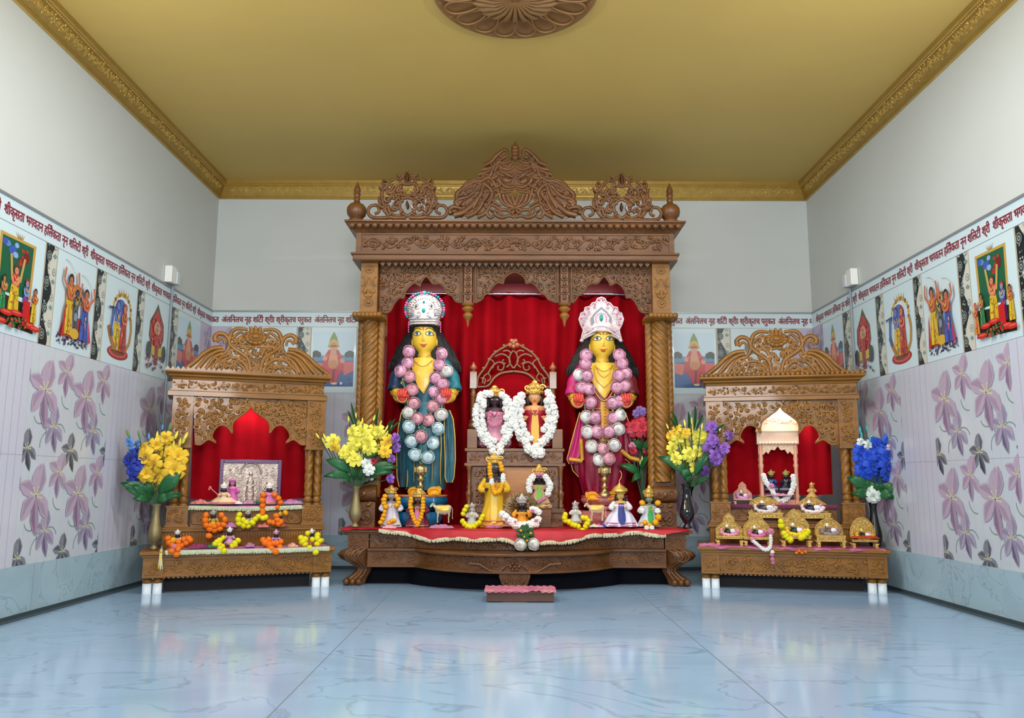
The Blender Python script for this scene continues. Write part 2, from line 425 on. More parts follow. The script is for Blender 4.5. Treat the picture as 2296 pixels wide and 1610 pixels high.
def floral(side, u0, u1, v0, v1, parent, ref=0):
    P = Print(side, u0, u1, v0, v1, TBF); cw_, ch = .3725, .5
    for i in range(int((u1-u0)/.062)+1):
        P.poly([(u0+i*.062, v0), (u0+i*.062+.0016, v0), (u0+i*.062+.0016, v1), (u0+i*.062, v1)], (176, 178, 184), 1)
    k0 = math.floor((u0-ref)/cw_)-1
    for row in range(2):
        z = .26+row*ch
        for k in range(k0, k0+6):
            x = ref+k*cw_
            if x > u1+.3: continue
            g = (128, 156, 152)
            def arc(cx, cy, r, a0, a1): P.line([(cx+r*cos(rad(a0+(a1-a0)*i/8)), cy+r*sin(rad(a0+(a1-a0)*i/8))) for i in range(9)], .0035, g, 3)
            arc(x+.27, z+.1, .06, 20, 175); arc(x+.1, z+.2, .05, 200, 300); arc(x+.19, z+.05, .07, 90, 190); arc(x+.33, z+.3, .06, 180, 280)
            P.line([(x+.16, z+.27), (x+.14, z+.17), (x+.17, z+.1)], .004, g, 4)
            lily(P, x+.02, z+.03, .075, PAL3, 12, 6)
            lily(P, x+.3, z+.42, .085, PAL1, -6, 21)
            lily(P, x+.22, z+.14, .085, PAL2, 8, 36)
            lily(P, x+.12, z+.31, .125, PAL1, 0, 51)
    P.poly([(u0, .7585), (u1, .7585), (u1, .7605), (u0, .7605)], (150, 152, 158), 2)
    o = P.done('floral_tile_panel', parent); return o
def plain(side, u0, u1, v0, v1, parent):
    P = Print(side, u0, u1, v0, v1, TB)
    for i in range(1, int((u1-u0)/.062)+1):
        x = u0+i*(u1-u0)/(int((u1-u0)/.062)+1)
        P.poly([(x, v0), (x+.0018, v0), (x+.0018, v1), (x, v1)], (134, 128, 140), 1)
    P.poly([(u0, .7585), (u1, .7585), (u1, .7605), (u0, .7605)], (150, 152, 158), 2)
    return P.done('ribbed_tile_panel', parent)
ZT0, ZT1 = .26, 1.285
for u0 in (1.46, 2.585, 3.71, 4.835): floral('l', u0, u0+.75, ZT0, ZT1, wleft, 3.72)
for u0 in (1.085, 2.21, 3.335, 4.46, 5.585): plain('l', u0, min(u0+.375, 5.9), ZT0, ZT1, wleft)
for y0 in (1.5, 2.54, 3.58, 4.62): floral('r', -y0-.69, -y0, ZT0, ZT1, wright, -4.27)
for y0 in (1.15, 2.19, 3.23, 4.27, 5.31): plain('r', -y0-.35, -y0, ZT0, ZT1, wright)
xb = PY(765, 1000, YB).x
plain('b', xb-.37, xb, ZT0, ZT1, wback); floral('b', xb, xb+.75, ZT0, ZT1, wback, xb); floral('b', xb-1.1, xb-.37, ZT0, ZT1, wback, xb)
xr = PY(1596, 1000, YB).x
plain('b', xr, xr+.37, ZT0, ZT1, wback); floral('b', xr-.75, xr, ZT0, ZT1, wback, xr); floral('b', xr+.37, XW, ZT0, ZT1, wback, xr)
mb = MB(); mb.box(xb+.75, xr-.75, YB-.004, YB, ZT0, ZT1); mb.build('ribbed_tile_panel', TB, wback)

# ---- text banners
GR = mat('grey_metal_edge', (150, 156, 160), .35, .4)
LET = paint(132, 30, 52, .4)
def lettering(side, u0, u1, zb, body, unit, h, parent):
    cu = bpy.data.curves.new('lettering', 'FONT'); cu.body = body; cu.size = 1.0; cu.offset = 0; cu.resolution_u = 3
    to = bpy.data.objects.new('tmp', cu); C.objects.link(to)
    bpy.context.view_layer.update()
    me = to.evaluated_get(bpy.context.evaluated_depsgraph_get()).to_mesh()
    vs = [v.co.copy() for v in me.vertices]; fs = [tuple(p.vertices) for p in me.polygons]
    to.to_mesh_clear(); C.objects.unlink(to); bpy.data.objects.remove(to)
    if not vs: return
    xs = [v.x for v in vs]; ys = [v.y for v in vs]; xm, xM, ym, yM = min(xs), max(xs), min(ys), max(ys)
    mp = wmap(side); sx = (unit*.965)/(xM-xm); sy = h/(yM-ym)
    mb = MB(); n = math.ceil((u1-u0)/unit)
    for k in range(n):
        pts = [(u0+k*unit+(v.x-xm)*sx, zb+(v.y-ym)*sy) for v in vs]
        keep = [f for f in fs if all(pts[i][0] < u1-.004 for i in f)]
        for j_, (du, dv) in enumerate(((0, 0), (.0022, 0), (-.0022, 0), (.001, .0014), (-.001, -.0014))): mb.add([mp(u+du, v+dv, .0006+.00005*j_) for u, v in pts], keep)
    return mb.build('lettering', LET, parent)
WHB = mat('pale_blue_white_print', (206, 226, 232), .3, 0, .2)
TXT = 'श्री शीकृस्ता भगवन्न हिंलैक्ता नृन शिल्टी'
def banner(side, u0, u1, ub, label, unit, body, h=.074):
    P = Print(side, u0, u1, 1.783, 1.893, WHB); o = P.done('text_banner'); tag(o, label, 'banner', None)
    lettering(side, ub, u1, 1.798, body, unit, h, o)
    mb = MB(); mp = wmap(side)
    a = [mp(u, v, w) for w in (-.003, .006) for u, v in ((u0, 1.893), (u1, 1.893), (u1, 1.905), (u0, 1.905))]
    mb.add(a, [(0, 1, 2, 3), (4, 5, 6, 7), (0, 1, 5, 4), (2, 3, 7, 6), (1, 2, 6, 5), (0, 3, 7, 4)]); mb.build('edge_strip', GR, o)
    return o
banner('l', 1.2, YB-.005, 3.41-.735*3, 'white banner of red lettering running along the left wall above the picture tiles', .735,
       'शीकृसता भगवतन हिलैकता नृन शिलटी श्री')
banner('r', -YB+.005, -1.2, -5.82, 'white banner of red lettering running along the right wall above the picture tiles', .735,
       'शीकृसता भगवतन हिलैकता नृन शिलटी श्री')
banner('b', -XW+.005, XW-.005, PY(498, 720, YB).x-.694, 'white banner of red lettering on the back wall behind the shrines', .694,
       'अंलिनलच नृह शिटी श्रीा श्रीकृतच परुकत')
# ================================================================ main shrine
M = Frame(0, 4.95, 0, 0)
def qx(px, py, d=0): return M.q(px, py, d)[0]
def qz(px, py, d=0): return M.q(px, py, d)[1]
XC = qx(1155, 800)              # centre line of the shrine

# ---- table
tab = thing('altar_table', M.w(XC, .4, 0), 'dark carved wooden altar table with bowed front and cabriole feet, under the tall central canopy', 'table')
ZT = .36                       # table top height
def bow(x, amt, hw, pw=2.0):
    t = (x-XC)/hw
    return -amt*max(0, 1-abs(t)**2)**.75 if abs(t) < 1 else 0
xl, xr_ = qx(765, 1187), qx(1553, 1187)
NX = 56
def xs_(a, b, n=NX): return [a+(b-a)*i/n for i in range(n+1)]
def bowed_slab(mb, a, b, z0, z1, yf, yb, amt, hw, mi=None):
    f = [(x, yf(x) if callable(yf) else yf+bow(x, amt, hw)) for x in xs_(a, b)]
    poly = f+[(b, yb), (a, yb)]
    n = len(poly)
    vs = [(x, y, z0) for x, y in poly]+[(x, y, z1) for x, y in poly]
    mb.add(vs, [tuple(range(n))[::-1], tuple(range(n, 2*n))]+[(i, (i+1) % n, (i+1) % n+n, i+n) for i in range(n)], False, mi)
mb = MB(M); bowed_slab(mb, xl, xr_, ZT-.022, ZT-.006, -.005, .72, .16, .62); bowed_slab(mb, xl+.012, xr_-.012, ZT-.006, ZT, .005, .72, .16, .6)
bowed_slab(mb, xl+.02, xr_-.02, ZT-.034, ZT-.022, .012, .7, .155, .6)
mb.build('table_top', WD, tab, .003)
za, zb_ = .246, ZT-.034
mb = MB(M); yf1 = lambda x: .03+bow(x, .15, .6)
bowed_slab(mb, xl+.17, xr_-.17, za, zb_, .03, .68, .15, .6)
vine(mb, lambda u, v, up=0: (u, yf1(u)-up, v), xl+.2, xr_-.2, za+.008, zb_-.008, .005, 11)
mb.build('upper_apron', WD, tab)
hw2 = (qx(1372, 1240)-qx(948, 1240))/2
lz0, lz1 = .147, .228
yf2 = lambda x: .02+bow(x, .33, hw2)
mb = MB(M)
bowed_slab(mb, xl+.16, xr_-.16, lz0, lz1, .02, .66, .33, hw2)
vine(mb, lambda u, v, up=0: (u, yf2(u)-up, v), XC-hw2+.03, XC+hw2-.03, lz0+.012, lz1-.006, .005, 21)
vine(mb, lambda u, v, up=0: (u, yf2(u)-up, v), xl+.18, XC-hw2-.02, lz0+.012, lz1-.006, .005, 22, mirror=False)
vine(mb, lambda u, v, up=0: (u, yf2(u)-up, v), xr_-.18, XC+hw2+.02, lz0+.012, lz1-.006, .005, 23, mirror=False)
mb.build('lower_apron', WD, tab)
mb = MB(M); bowed_slab(mb, xl+.16, xr_-.16, lz1, lz1+.016, .0, .66, .35, hw2+.02); mb.build('shelf_board', WD, tab, .004)
mb = MB(M); bowed_slab(mb, xl+.16, xr_-.16, lz0-.014, lz0, .008, .66, .34, hw2+.01)
for i in range(90):
    x = xl+.18+i*(xr_-xl-.36)/89
    mb.ball((x, yf1(x)-.004, za+.002), .006, 5, 4)
mb.build('bead_moulding', WD, tab, .002)
def cab_leg(sg, back=0):
    mb = MB(M); X0 = xl+.045 if sg < 0 else xr_-.045
    y0 = .02 if not back else .62
    # corner block
    a, b = (xl+.04, xl+.165) if sg < 0 else (xr_-.165, xr_-.04)
    mb.box(a, b, y0-.005, y0+.12, .24, ZT-.034)
    if not back: vine(mb, yplane(y0-.005), a+.01, b-.01,   .255, ZT-.045, .004, 31, mirror=False)
    prof = [(.228, .03, .075), (.21, -.012, .085), (.185, -.03, .085), (.16, -.02, .078), (.135, .008, .062), (.11, .03, .05), (.085, .03, .045), (.06, .012, .05), (.035, -.012, .062), (.018, -.02, .066), (.014, -.018, .06), (0, -.018, .06)]
    prof = [(Z0+z*.96, a_, b_) for z, a_, b_ in prof]
    rings = []
    for z, off, hw in prof:
        cx = (xl+.095+off) if sg < 0 else (xr_-.095-off)
        rings.append([(cx+hw*cos(t)*(1+.1*cos(4*t)), y0+.055-(.0)+hw*.8*sin(t)*(1+.08*cos(3*t))+off*.6, z) for t in [2*PI*j/20 for j in range(20)]])
    mb.loft(rings, True, True)
    if not back:
        for k in (-.5, 0, .5):      # acanthus ribs and toes
            cx = (xl+.095) if sg < 0 else (xr_-.095); s_ = 1 if sg < 0 else -1
            pts = [(cx+s_*(off)+hw*.75*k*1.3, y0+.055-hw*.82*math.sqrt(max(0, 1-k*k*.9))+off*.6, z) for z, off, hw in prof[:9]]
            mb.tube(pts, [.006, .01, .011, .009, .006, .007, .008, .011, .014], 6)
            mb.ball((cx+s_*(-.018)+k*.075, y0-.008, .049), (.02, .026, .02), 8, 6)
        curl(mb, lambda u, v, up=0: (u, y0-.02, v), (xl+.075) if sg < 0 else (xr_-.075), .195, .03, 0, 1.2, .006, -sg)
    mb.build('cabriole_leg', WD, tab)
cab_leg(-1); cab_leg(1); cab_leg(-1, 1); cab_leg(1, 1)
mb = MB(M); yb_ = yf2(XC)
sh = [(-.085, .135), (.085, .135), (.088, .1), (.075, .06), (.045, .02), (.02, .004), (-.02, .004), (-.045, .02), (-.075, .06), (-.088, .1)]
mb.prism([(XC+x, z+.016) for x, z in sh], yb_+.0, yb_+.09)
for s_ in (-1, 1):
    curl(mb, yplane(yb_-.004), XC+s_*.045, .085, .035, PI/2, 1.2, .007, s_)
    mb.tube([(XC+s_*x, yb_-.006, z) for x, z in ((.01, .02), (.03, .035), (.055, .06), (.075, .1), (.08, .13))], .007, 6)
    mb.tube([(XC+s_*x, yb_-.006, z) for x, z in ((.02, .185), (.05, .175), (.09, .14), (.14, .15), (.2, .185), (.26, .19))], .006, 6)
for k in range(7): leafr(mb, yplane(yb_-.004), XC, .04, PI*k/6, .045, .01, .01)
for k in range(6): mb.ball((XC+.024*cos(k*PI/3), yb_-.008, .172+.02*sin(k*PI/3)), .01, 7, 5)
mb.ball((XC, yb_-.012, .172), .009, 7, 5)
mb.build('centre_bracket', WD, tab)

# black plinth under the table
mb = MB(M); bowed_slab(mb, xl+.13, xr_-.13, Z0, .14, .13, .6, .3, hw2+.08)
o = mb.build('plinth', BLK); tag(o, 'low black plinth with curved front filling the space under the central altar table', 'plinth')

# red cloth with fringe
def clothz(x): return ZT-.012-.045*max(0, 1-((x-XC)/.75)**2)-.012*sin((x-XC)*9)-.006*sin(x*23)
cx0, cx1 = qx(765, 1183), qx(1546, 1183)
mb = MB(M); rows = []
for x in xs_(cx0, cx1, 90):
    e = -.012+bow(x, .165, .62); ed = min(1, (min(x-cx0, cx1-x))/.05)
    rows.append([(x, .68, ZT+.002), (x, .3, ZT+.003), (x, e+.03, ZT+.004+.002*sin(x*40)), (x, e+.004, ZT+.003), (x, e-.008, ZT-.004), (x, e-.012-.004*sin(x*50), clothz(x)*ed+(ZT-.004)*(1-ed))])
mb.loft(rows, False, True, False)
cl_ = mb.build('tablecloth', REDB); tag(cl_, 'red satin cloth with cream fringe spread over the central altar table', 'tablecloth')
mb = MB(M); rnd = random.Random(3)
fx0, fx1 = qx(852, 1187), qx(1490, 1187)
for i in range(330):
    x = fx0+(fx1-fx0)*i/329; e = -.02+bow(x, .165, .62); z = clothz(x)
    mb.tube([(x, e-.001, z+.006), (x+rnd.uniform(-.003, .003), e-.006, z-.004), (x+rnd.uniform(-.004, .004), e-.004, z-.014-rnd.random()*.006)], [.003, .0036, .002], 4)
mb.build('fringe', paint(216, 208, 176, .8), cl_)

# ---- canopy
can = thing('shrine_canopy', M.w(XC, .35, ZT), 'tall dark carved wooden canopy with three arches and openwork crests, in the middle', 'canopy')
PL, PR = (808, 846), (1463, 1503)
# square blocks above capitals
def block(a, b, name='post_block'):
    x0, x1 = qx(a, 650, .04), qx(b, 650, .04); z0, z1 = qz(825, 702, .04), qz(825, 586, .04)
    mb = MB(M); mb.box(x0, x1, .04, .04+(x1-x0), z0, z1)
    w_ = x1-x0; c = (x0+x1)/2; h = z1-z0
    for zz in (z1-.05, z0+.07):
        mb.tube([(c+.026*cos(t), .038, zz+.026*sin(t)) for t in [2*PI*j/14 for j in range(14)]], .004, 5, closed=True); mb.ball((c, .036, zz), (.012, .008, .012), 8, 6)
    for s_ in (-1, 1):
        mb.tube(cr([(c+s_*x, .037, z0+z) for x, z in ((.005, h*.68), (.022, h*.55), (.04, h*.42), (.02, h*.4), (.012, h*.46))]), .005, 5)
        mb.tube(cr([(c+s_*x, .037, z0+z) for x, z in ((.045, h*.7), (.03, h*.66), (.03, h*.56), (.045, h*.52))]), .004, 5)
        leafr(mb, yplane(.038), c, z0+h*.3, PI/2+s_*.8, .04, .01, .008)
    leafr(mb, yplane(.038), c, z0+h*.28, PI/2, .06, .012, .01)
    mb.build(name, WG, can, .003)
    return x0, x1
bl = block(*PL); br = block(*PR)
# rear posts
def twist_col(mb, x, y, r, z0, z1, hand, strands=6, freq=146):
    steps = int((z1-z0)/(.85/freq)); rings = []; nn = strands*8
    for i in range(steps+1):
        z = z0+(z1-z0)*i/steps; rg = []
        for j in range(nn):
            a = 2*PI*j/nn; q = r*(.78+.22*abs(sin((a*strands+hand*z*freq)/2))**.7)
            rg.append((x+q*cos(a), y+q*sin(a), z))
        rings.append(rg)
    mb.loft(rings, True, True)
zc0, zc1 = qz(825, 1078, .1), qz(825, 712, .1)
def columns(b, hand, sg):
    c = (b[0]+b[1])/2; r = (b[1]-b[0])/2
    for k, (dx, dy, rr, hh) in enumerate(((0, .14, r*.92, hand), (-sg*.062, .17, r*.5, -hand), (sg*.062, .18, r*.46, -hand))):
        mb = MB(M); twist_col(mb, c+dx, dy, rr, zc0-(.0 if k == 0 else .1), zc1, hh, 6 if k == 0 else 4, 146); mb.build('twisted_column', WG, can)
    # capital ledge
    mb = MB(M); zc = qz(825, 705, 0)
    a0, a1 = c-.095, c+.095
    mb.box(a0+.008, a1-.008, -.005, .27, zc-.016, zc+.014)
    for t in range(7): mb.ball((a0+.02+t*(a1-a0-.04)/6, -.002, zc), (.02, .016, .018), 8, 6)
    for t in range(2): mb.ball((a0+.004+t*(a1-a0-.008), .12, zc), (.016, .1, .018), 8, 6)
    mb.build('capital_ledge', WG, can, .006)
    # base block with scroll and lion-like mask carving
    mb = MB(Frame(0, 5.025, 0)); z1 = zc0+.01; zm = ZT+(z1-ZT)*.52
    mb.box(c-.064, c+.07, .02, .2, ZT, zm)
    mb.tube([(c-.068, .06, zm+.055), (c+.074, .06, zm+.055)], .052, 20)
    mb.box(c-.06, c+.066, .06, .22, zm-.01, z1)
    f = yplane(.018)
    for s_ in (-1, 1):
        mb.tube(cr([(c+s_*x, .014, ZT+z) for x, z in ((.004, .1), (.03, .115), (.05, .09), (.05, .05), (.03, .025), (.005, .03))]), .006, 6)
        mb.tube(cr([(c+s_*x, .012, ZT+z) for x, z in ((.0, .05), (.018, .075), (.035, .062), (.02, .045))]), .006, 6)
        curl(mb, yplane(.006), c+s_*.035, zm+.055, .026, 0, 1.1, .006, s_)
        leafr(mb, yplane(.01), c+s_*.01, zm-.02, PI/2-s_*1.2, .05, .012, .012)
    mb.ball((c, .008, zm+.055), (.018, .014, .02), 8, 6); mb.ball((c, .016, ZT+.055), (.014, .012, .012), 8, 6)
    mb.build('column_base', WD, can, .004)
columns(bl, -1, -1); columns(br, 1, 1)
# under ledge, frieze box, cornice
def zz(py, d=0): return qz(1155, py, d)
X0, X1 = qx(800, 550, 0), qx(1510, 550, 0)
mb = MB(M)
z0, z1 = zz(585, -.02), zz(567, -.02)
mb.box(X0-.02, X1+.02, -.02, .6, z0, z1-.012); mb.box(X0-.032, X1+.032, -.032, .6, z1-.014, z1)
for t in range(150): mb.ball((X0-.01+t*(X1-X0+.02)/149, -.022, z0+.006), .0065, 5, 4)
mb.build('lower_cornice', WD, can, .003)
mb = MB(M); z0, z1 = zz(567, 0), zz(523, 0)
mb.box(X0, X1, 0, .58, z0, z1); mb.box(X0-.004, X1+.004, -.006, .0, z1-.014, z1); mb.box(X0-.004, X1+.004, -.006, 0, z0, z0+.01)
mb.box(X0-.004, X0+.03, -.008, 0, z0, z1); mb.box(X1-.03, X1+.004, -.008, 0, z0, z1)
vine(mb, yplane(-.002), X0+.04, X1-.04, z0+.014, z1-.018, .0065, 41)
mb.build('frieze_board', WD, can, .002)
mb = MB(M); z0, z1 = zz(523, -.02), zz(492, -.08)
pr = [(0, z0), (.012, z0+.006), (.03, z0+.03), (.05, z0+(z1-z0)*.62), (.056, z0+(z1-z0)*.64), (.06, z1-.014), (.07, z1-.012), (.07, z1)]
rings = []
for p, z in pr: rings.append([(X0-p, -p, z), (X1+p, -p, z), (X1+p, .6, z), (X0-p, .6, z)])
mb.loft(rings, True, False)
n = 44
for k in range(n):
    x = X0-.05+(X1-X0+.1)*(k+.5)/n
    mb.ball((x, -.045, z0+(z1-z0)*.6), ((X1-X0)/n*.52, .02, .022), 8, 6)
    mb.ball((x, -.03, z0+.024), ((X1-X0)/n*.4, .01, .006), 6, 4)
mb.build('cornice', WD, can, .002)
ZCO = z1
# hanging diamond fringe behind the ledge
mb = MB(M); n = 42
for k in range(n):
    x = bl[1]+.01+(br[0]-bl[1]-.02)*(k+.5)/n; z = zz(591, .03); w_ = (br[0]-bl[1])/n*.5
    mb.add([(x-w_, .03, z+.006), (x, .03, z-w_*1.25), (x+w_, .03, z+.006), (x, .03, z+w_), (x, .018, z)], [(0, 1, 4), (1, 2, 4), (2, 3, 4), (3, 0, 4)], False)
mb.box(bl[1], br[0], .03, .06, zz(588, .03), zz(583, .03))
mb.build('diamond_fringe', WD, can)
# arch screen at depth .1
DA = .1
def ap(pts): return [M.q(px, py, DA) for px, py in pts]
def smooth(pts, k=4): return [(v.x, v.y) for v in cr([(a, b) for a, b in pts], k)]
# contours traced: left arch, from left jamb down-left to apex to pilaster
LA = [(868, 702), (876, 696), (884, 680), (895, 668), (905, 668), (908, 655), (916, 642), (928, 634), (940, 640), (945, 632), (950, 624), (956, 620), (962, 625), (970, 636), (982, 636), (992, 640), (1000, 652), (1004, 660), (1014, 664), (1022, 676), (1032, 678)]
CA = [(1068, 678), (1080, 672), (1086, 662), (1096, 656), (1104, 644), (1116, 634), (1128, 636), (1130, 626), (1140, 616), (1154, 610), (1168, 616), (1178, 626), (1180, 636), (1192, 634), (1204, 644), (1212, 656), (1222, 662), (1230, 672), (1247, 678)]
RA = [(2310-x, y) for x, y in LA[::-1]]
for nm, cont, ex0, ex1 in (('left', LA, 852, 1032), ('mid', CA, 1068, 1247), ('right', RA, 1283, 1460)):
    c2 = smooth(ap(cont), 3); top = M.q(1000, 590, DA)[1]
    xa, xb2 = M.q(ex0, 650, DA)[0], M.q(ex1, 650, DA)[0]
    poly = c2[:]
    if nm == 'left': poly = [(xa, c2[0][1]-.0)]+c2
    if nm == 'right': poly = c2+[(xb2, c2[-1][1])]
    poly += [(xb2, top), (xa, top)]
    mb = MB(M); mb.prism(poly, DA, DA+.03)
    mb.tube([(x, DA-.004, z) for x, z in c2], .007, 6)
    if nm == 'mid': pass
    lo = min(p[1] for p in poly)
    fillrelief(mb, yplane(DA-.001), inpoly(poly), (xa, xb2, lo, top), .042, .0055, 50+len(poly))
    mb.build('arch_screen', WG if 0 else WD, can)
# mid pilasters + pendants
for px in (1050, 1265):
    w0, w1 = M.q(px-17, 640, DA)[0], M.q(px+17, 640, DA)[0]; c = (w0+w1)/2; z0 = M.q(px, 681, DA)[1]; z1 = M.q(px, 590, DA)[1]
    mb = MB(M); mb.box(c-.026, c+.026, DA-.03, DA+.03, z0, z1)
    for s_ in (-1, 1): mb.box(c+s_*.046-.013, c+s_*.046+.013, DA-.015, DA+.02, z0, z1); mb.tube([(c+s_*.046, DA-.018, z0), (c+s_*.046, DA-.018, z1)], .008, 8)
    for k in range(5): 
        zc = z0+.03+k*(z1-z0-.04)/5; mb.ball((c, DA-.032, zc), (.013, .01, .013), 8, 5); 
        for s_ in (-1, 1): leafr(mb, yplane(DA-.031), c, zc+.02, PI/2+s_*.9, .028, .007, .008)
    mb.build('pilaster', WD, can)
    mb = MB(M)
    h = (z0-M.q(px, 733, DA)[1])
    mb.lathe([(.002, -h), (.007, -h*.85), (.012, -h*.72), (.026, -h*.58), (.03, -h*.5), (.02, -h*.42), (.014, -h*.38), (.034, -h*.26), (.036, -h*.2), (.022, -h*.12), (.038, -h*.06), (.04, 0)], (c, DA, z0), 20, fn=lambda a, z: 1+.06*cos(a*8))
    mb.build('pendant', WG, can)
# soffit, inner side boards and back rails
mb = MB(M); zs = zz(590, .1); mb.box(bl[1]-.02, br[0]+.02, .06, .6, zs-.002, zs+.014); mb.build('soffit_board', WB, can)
for nm, x in (('l', bl[0]+.01), ('r', br[1]-.025)):
    mb = MB(M); mb.box(x, x+.02, .5, .58, ZT, zs); mb.build('rear_post', WD, can)

# ---- crests (openwork), traced on the plane d=-.03
DC = -.03
def cpt(x, y): return M.p(x, y, DC)
def stroke(mb, pts, r0, r1=None, k=4, d=0, mirror=None):
    for mm in ((False, True) if mirror else (False,)):
        P_ = cr([cpt((2*mirror-x) if mm else x, y)+V((0, d, 0)) for x, y in pts], k)
        n_ = len(P_); r1_ = r0 if r1 is None else r1
        mb.tube(P_, [(r0+(r1_-r0)*i/(n_-1))*.0032 for i in range(n_)], 7)
def pleaf(mb, x, y, x2, y2, w, mirror=None, d=0):
    for mm in ((False, True) if mirror else (False,)):
        a = cpt((2*mirror-x) if mm else x, y); b = cpt((2*mirror-x2) if mm else x2, y2)
        dx, dz = b.x-a.x, b.z-a.z; L = math.hypot(dx, dz); an = math.atan2(dz, dx)
        leafr(mb, lambda u, v, up=0: (u, DC-.008+d-up, v), a.x, a.z, an, L, w*.003, .012)
        leafr(mb, lambda u, v, up=0: (u, DC+.012+up*.3, v), a.x, a.z, an, L, w*.003, .012)
m_ = 1155
mb = MB(M)
# backing web (pierced plate) behind the strokes, following the crest outline
out = [(1155, 352), (1132, 350), (1122, 340), (1112, 350), (1090, 375), (1075, 395), (1050, 408), (1030, 432), (1018, 460), (1012, 482), (1040, 488), (1070, 480), (1095, 470), (1105, 450), (1118, 430), (1128, 415), (1155, 425)]
for pts, r0, r1 in (
    ([(1018, 483), (1040, 476), (1064, 455), (1078, 435), (1084, 415)], 7.5, 4), ([(1012, 480), (1008, 470), (1018, 464), (1034, 468)], 6, 4),
    ([(1046, 486), (1064, 478), (1078, 462), (1088, 438)], 5.5, 3), ([(1070, 487), (1085, 480), (1096, 466), (1100, 446)], 5, 3),
    ([(1030, 462), (1022, 454), (1032, 446), (1052, 440), (1072, 418)], 6, 4), ([(1026, 448), (1024, 436), (1036, 424), (1054, 412), (1075, 404)], 5, 4),
    ([(1042, 430), (1040, 418), (1050, 408), (1066, 402)], 4, 3), ([(1034, 436), (1044, 424), (1060, 416)], 3.5, 3),
    ([(1072, 392), (1090, 386), (1108, 378), (1118, 366)], 4.5, 3), ([(1080, 381), (1096, 378), (1110, 370), (1122, 358)], 4.5, 3),
    ([(1086, 370), (1100, 364), (1112, 350), (1124, 340)], 5, 4), ([(1124, 340), (1132, 336), (1138, 342), (1134, 352), (1126, 354)], 4, 3),
    ([(1118, 362), (1130, 366), (1142, 362), (1146, 352)], 3.5, 3), ([(1106, 376), (1100, 392), (1088, 402), (1074, 408)], 4.5, 4),
    ([(1118, 372), (1128, 378), (1142, 380), (1154, 372)], 4, 3), ([(1112, 384), (1122, 392), (1140, 396), (1152, 392)], 4, 3),
    ([(1094, 398), (1104, 404), (1112, 418), (1118, 430), (1110, 444)], 4.5, 3), ([(1084, 412), (1096, 420), (1104, 432), (1100, 446)], 4.5, 3),
    ([(1118, 402), (1124, 412), (1138, 420), (1154, 418)], 5, 3), ([(1112, 412), (1126, 424), (1142, 426), (1154, 422)], 3, 2.5),
    ([(1120, 436), (1124, 450), (1134, 460), (1155, 466)], 4, 3), ([(1128, 436), (1132, 450), (1142, 460), (1153, 464)], 4, 3), ([(1138, 438), (1142, 450), (1150, 460)], 4, 3), ([(1148, 438), (1152, 450), (1155, 462)], 4, 3),
    ([(1098, 458), (1110, 462), (1124, 470), (1142, 470), (1155, 466)], 4, 3), ([(1104, 448), (1112, 456), (1124, 462)], 3.5, 2),
    ([(1108, 470), (1112, 482), (1126, 488), (1142, 484), (1154, 488)], 4.5, 3), ([(1124, 470), (1120, 476), (1128, 482)], 3.5, 2), ([(1136, 470), (1148, 478), (1154, 486)], 3.5, 3),
    ([(1090, 476), (1098, 488), (1108, 484)], 4, 3), ([(1110, 438), (1128, 432), (1146, 430)], 3, 2.5)):
    stroke(mb, pts, r0, r1, mirror=m_)
for x, y, x2, y2, w in ((1060, 470, 1078, 440, 4), (1084, 455, 1100, 430, 3), (1098, 470, 1116, 478, 3), (1092, 462, 1104, 452, 3), (1066, 425, 1046, 436, 3), (1100, 404, 1118, 398, 4), (1126, 400, 1146, 410, 6), (1128, 390, 1150, 402, 5), (1108, 388, 1120, 372, 4),
                     (1040, 450, 1020, 462, 4), (1155, 470, 1146, 484, 3), (1110, 424, 1128, 414, 3)):
    pleaf(mb, x, y, x2, y2, w, m_)
# solid heart of the crest
hp = [(1155, 372), (1130, 366), (1108, 374), (1094, 388), (1086, 400), (1098, 412), (1108, 418), (1116, 402), (1130, 414), (1155, 420)]
hp2 = [(1128, 440), (1134, 458), (1155, 466)]
for pts in (hp, [(1084, 400), (1064, 412), (1042, 430), (1026, 455), (1040, 462), (1070, 440), (1090, 420)], [(1064, 440), (1040, 474), (1022, 484), (1050, 484), (1072, 476), (1090, 446)], hp2+[(1155, 440)]):
    for mm in (0, 1):
        pp = [M.q(2*m_-x if mm else x, y, DC) for x, y in pts]; mb.prism(pp, DC-.002, DC+.012)
for mm in (0, 1):
    pp = [M.q(2*1155-x if mm else x, y, DC) for x, y in out[2:-1]+[(1150, 420), (1150, 372), (1132, 352)]]
    mb.prism(pp, DC+.006, DC+.016); xs0 = [p[0] for p in pp]; zs0_ = [p[1] for p in pp]
    fillrelief(mb, yplane(DC+.002), inpoly(pp), (min(xs0), max(xs0), min(zs0_), max(zs0_)), .045, .0065, 301+mm)
mb.build('central_crest', WD, can)
mb = MB(M); c = cpt(1155, 365); s_ = .003
mb.lathe([(.001, 0), (.012, .01), (.024, .022), (.026, .03), (.018, .038), (.027, .046), (.027, .054), (.02, .06), (.028, .068), (.028, .078), (.022, .084), (.026, .092), (.024, .104), (.012, .12), (.005, .132), (.001, .14)], (c.x, DC-.012, c.z), 22)
mb.build('crest_finial', WD, can)
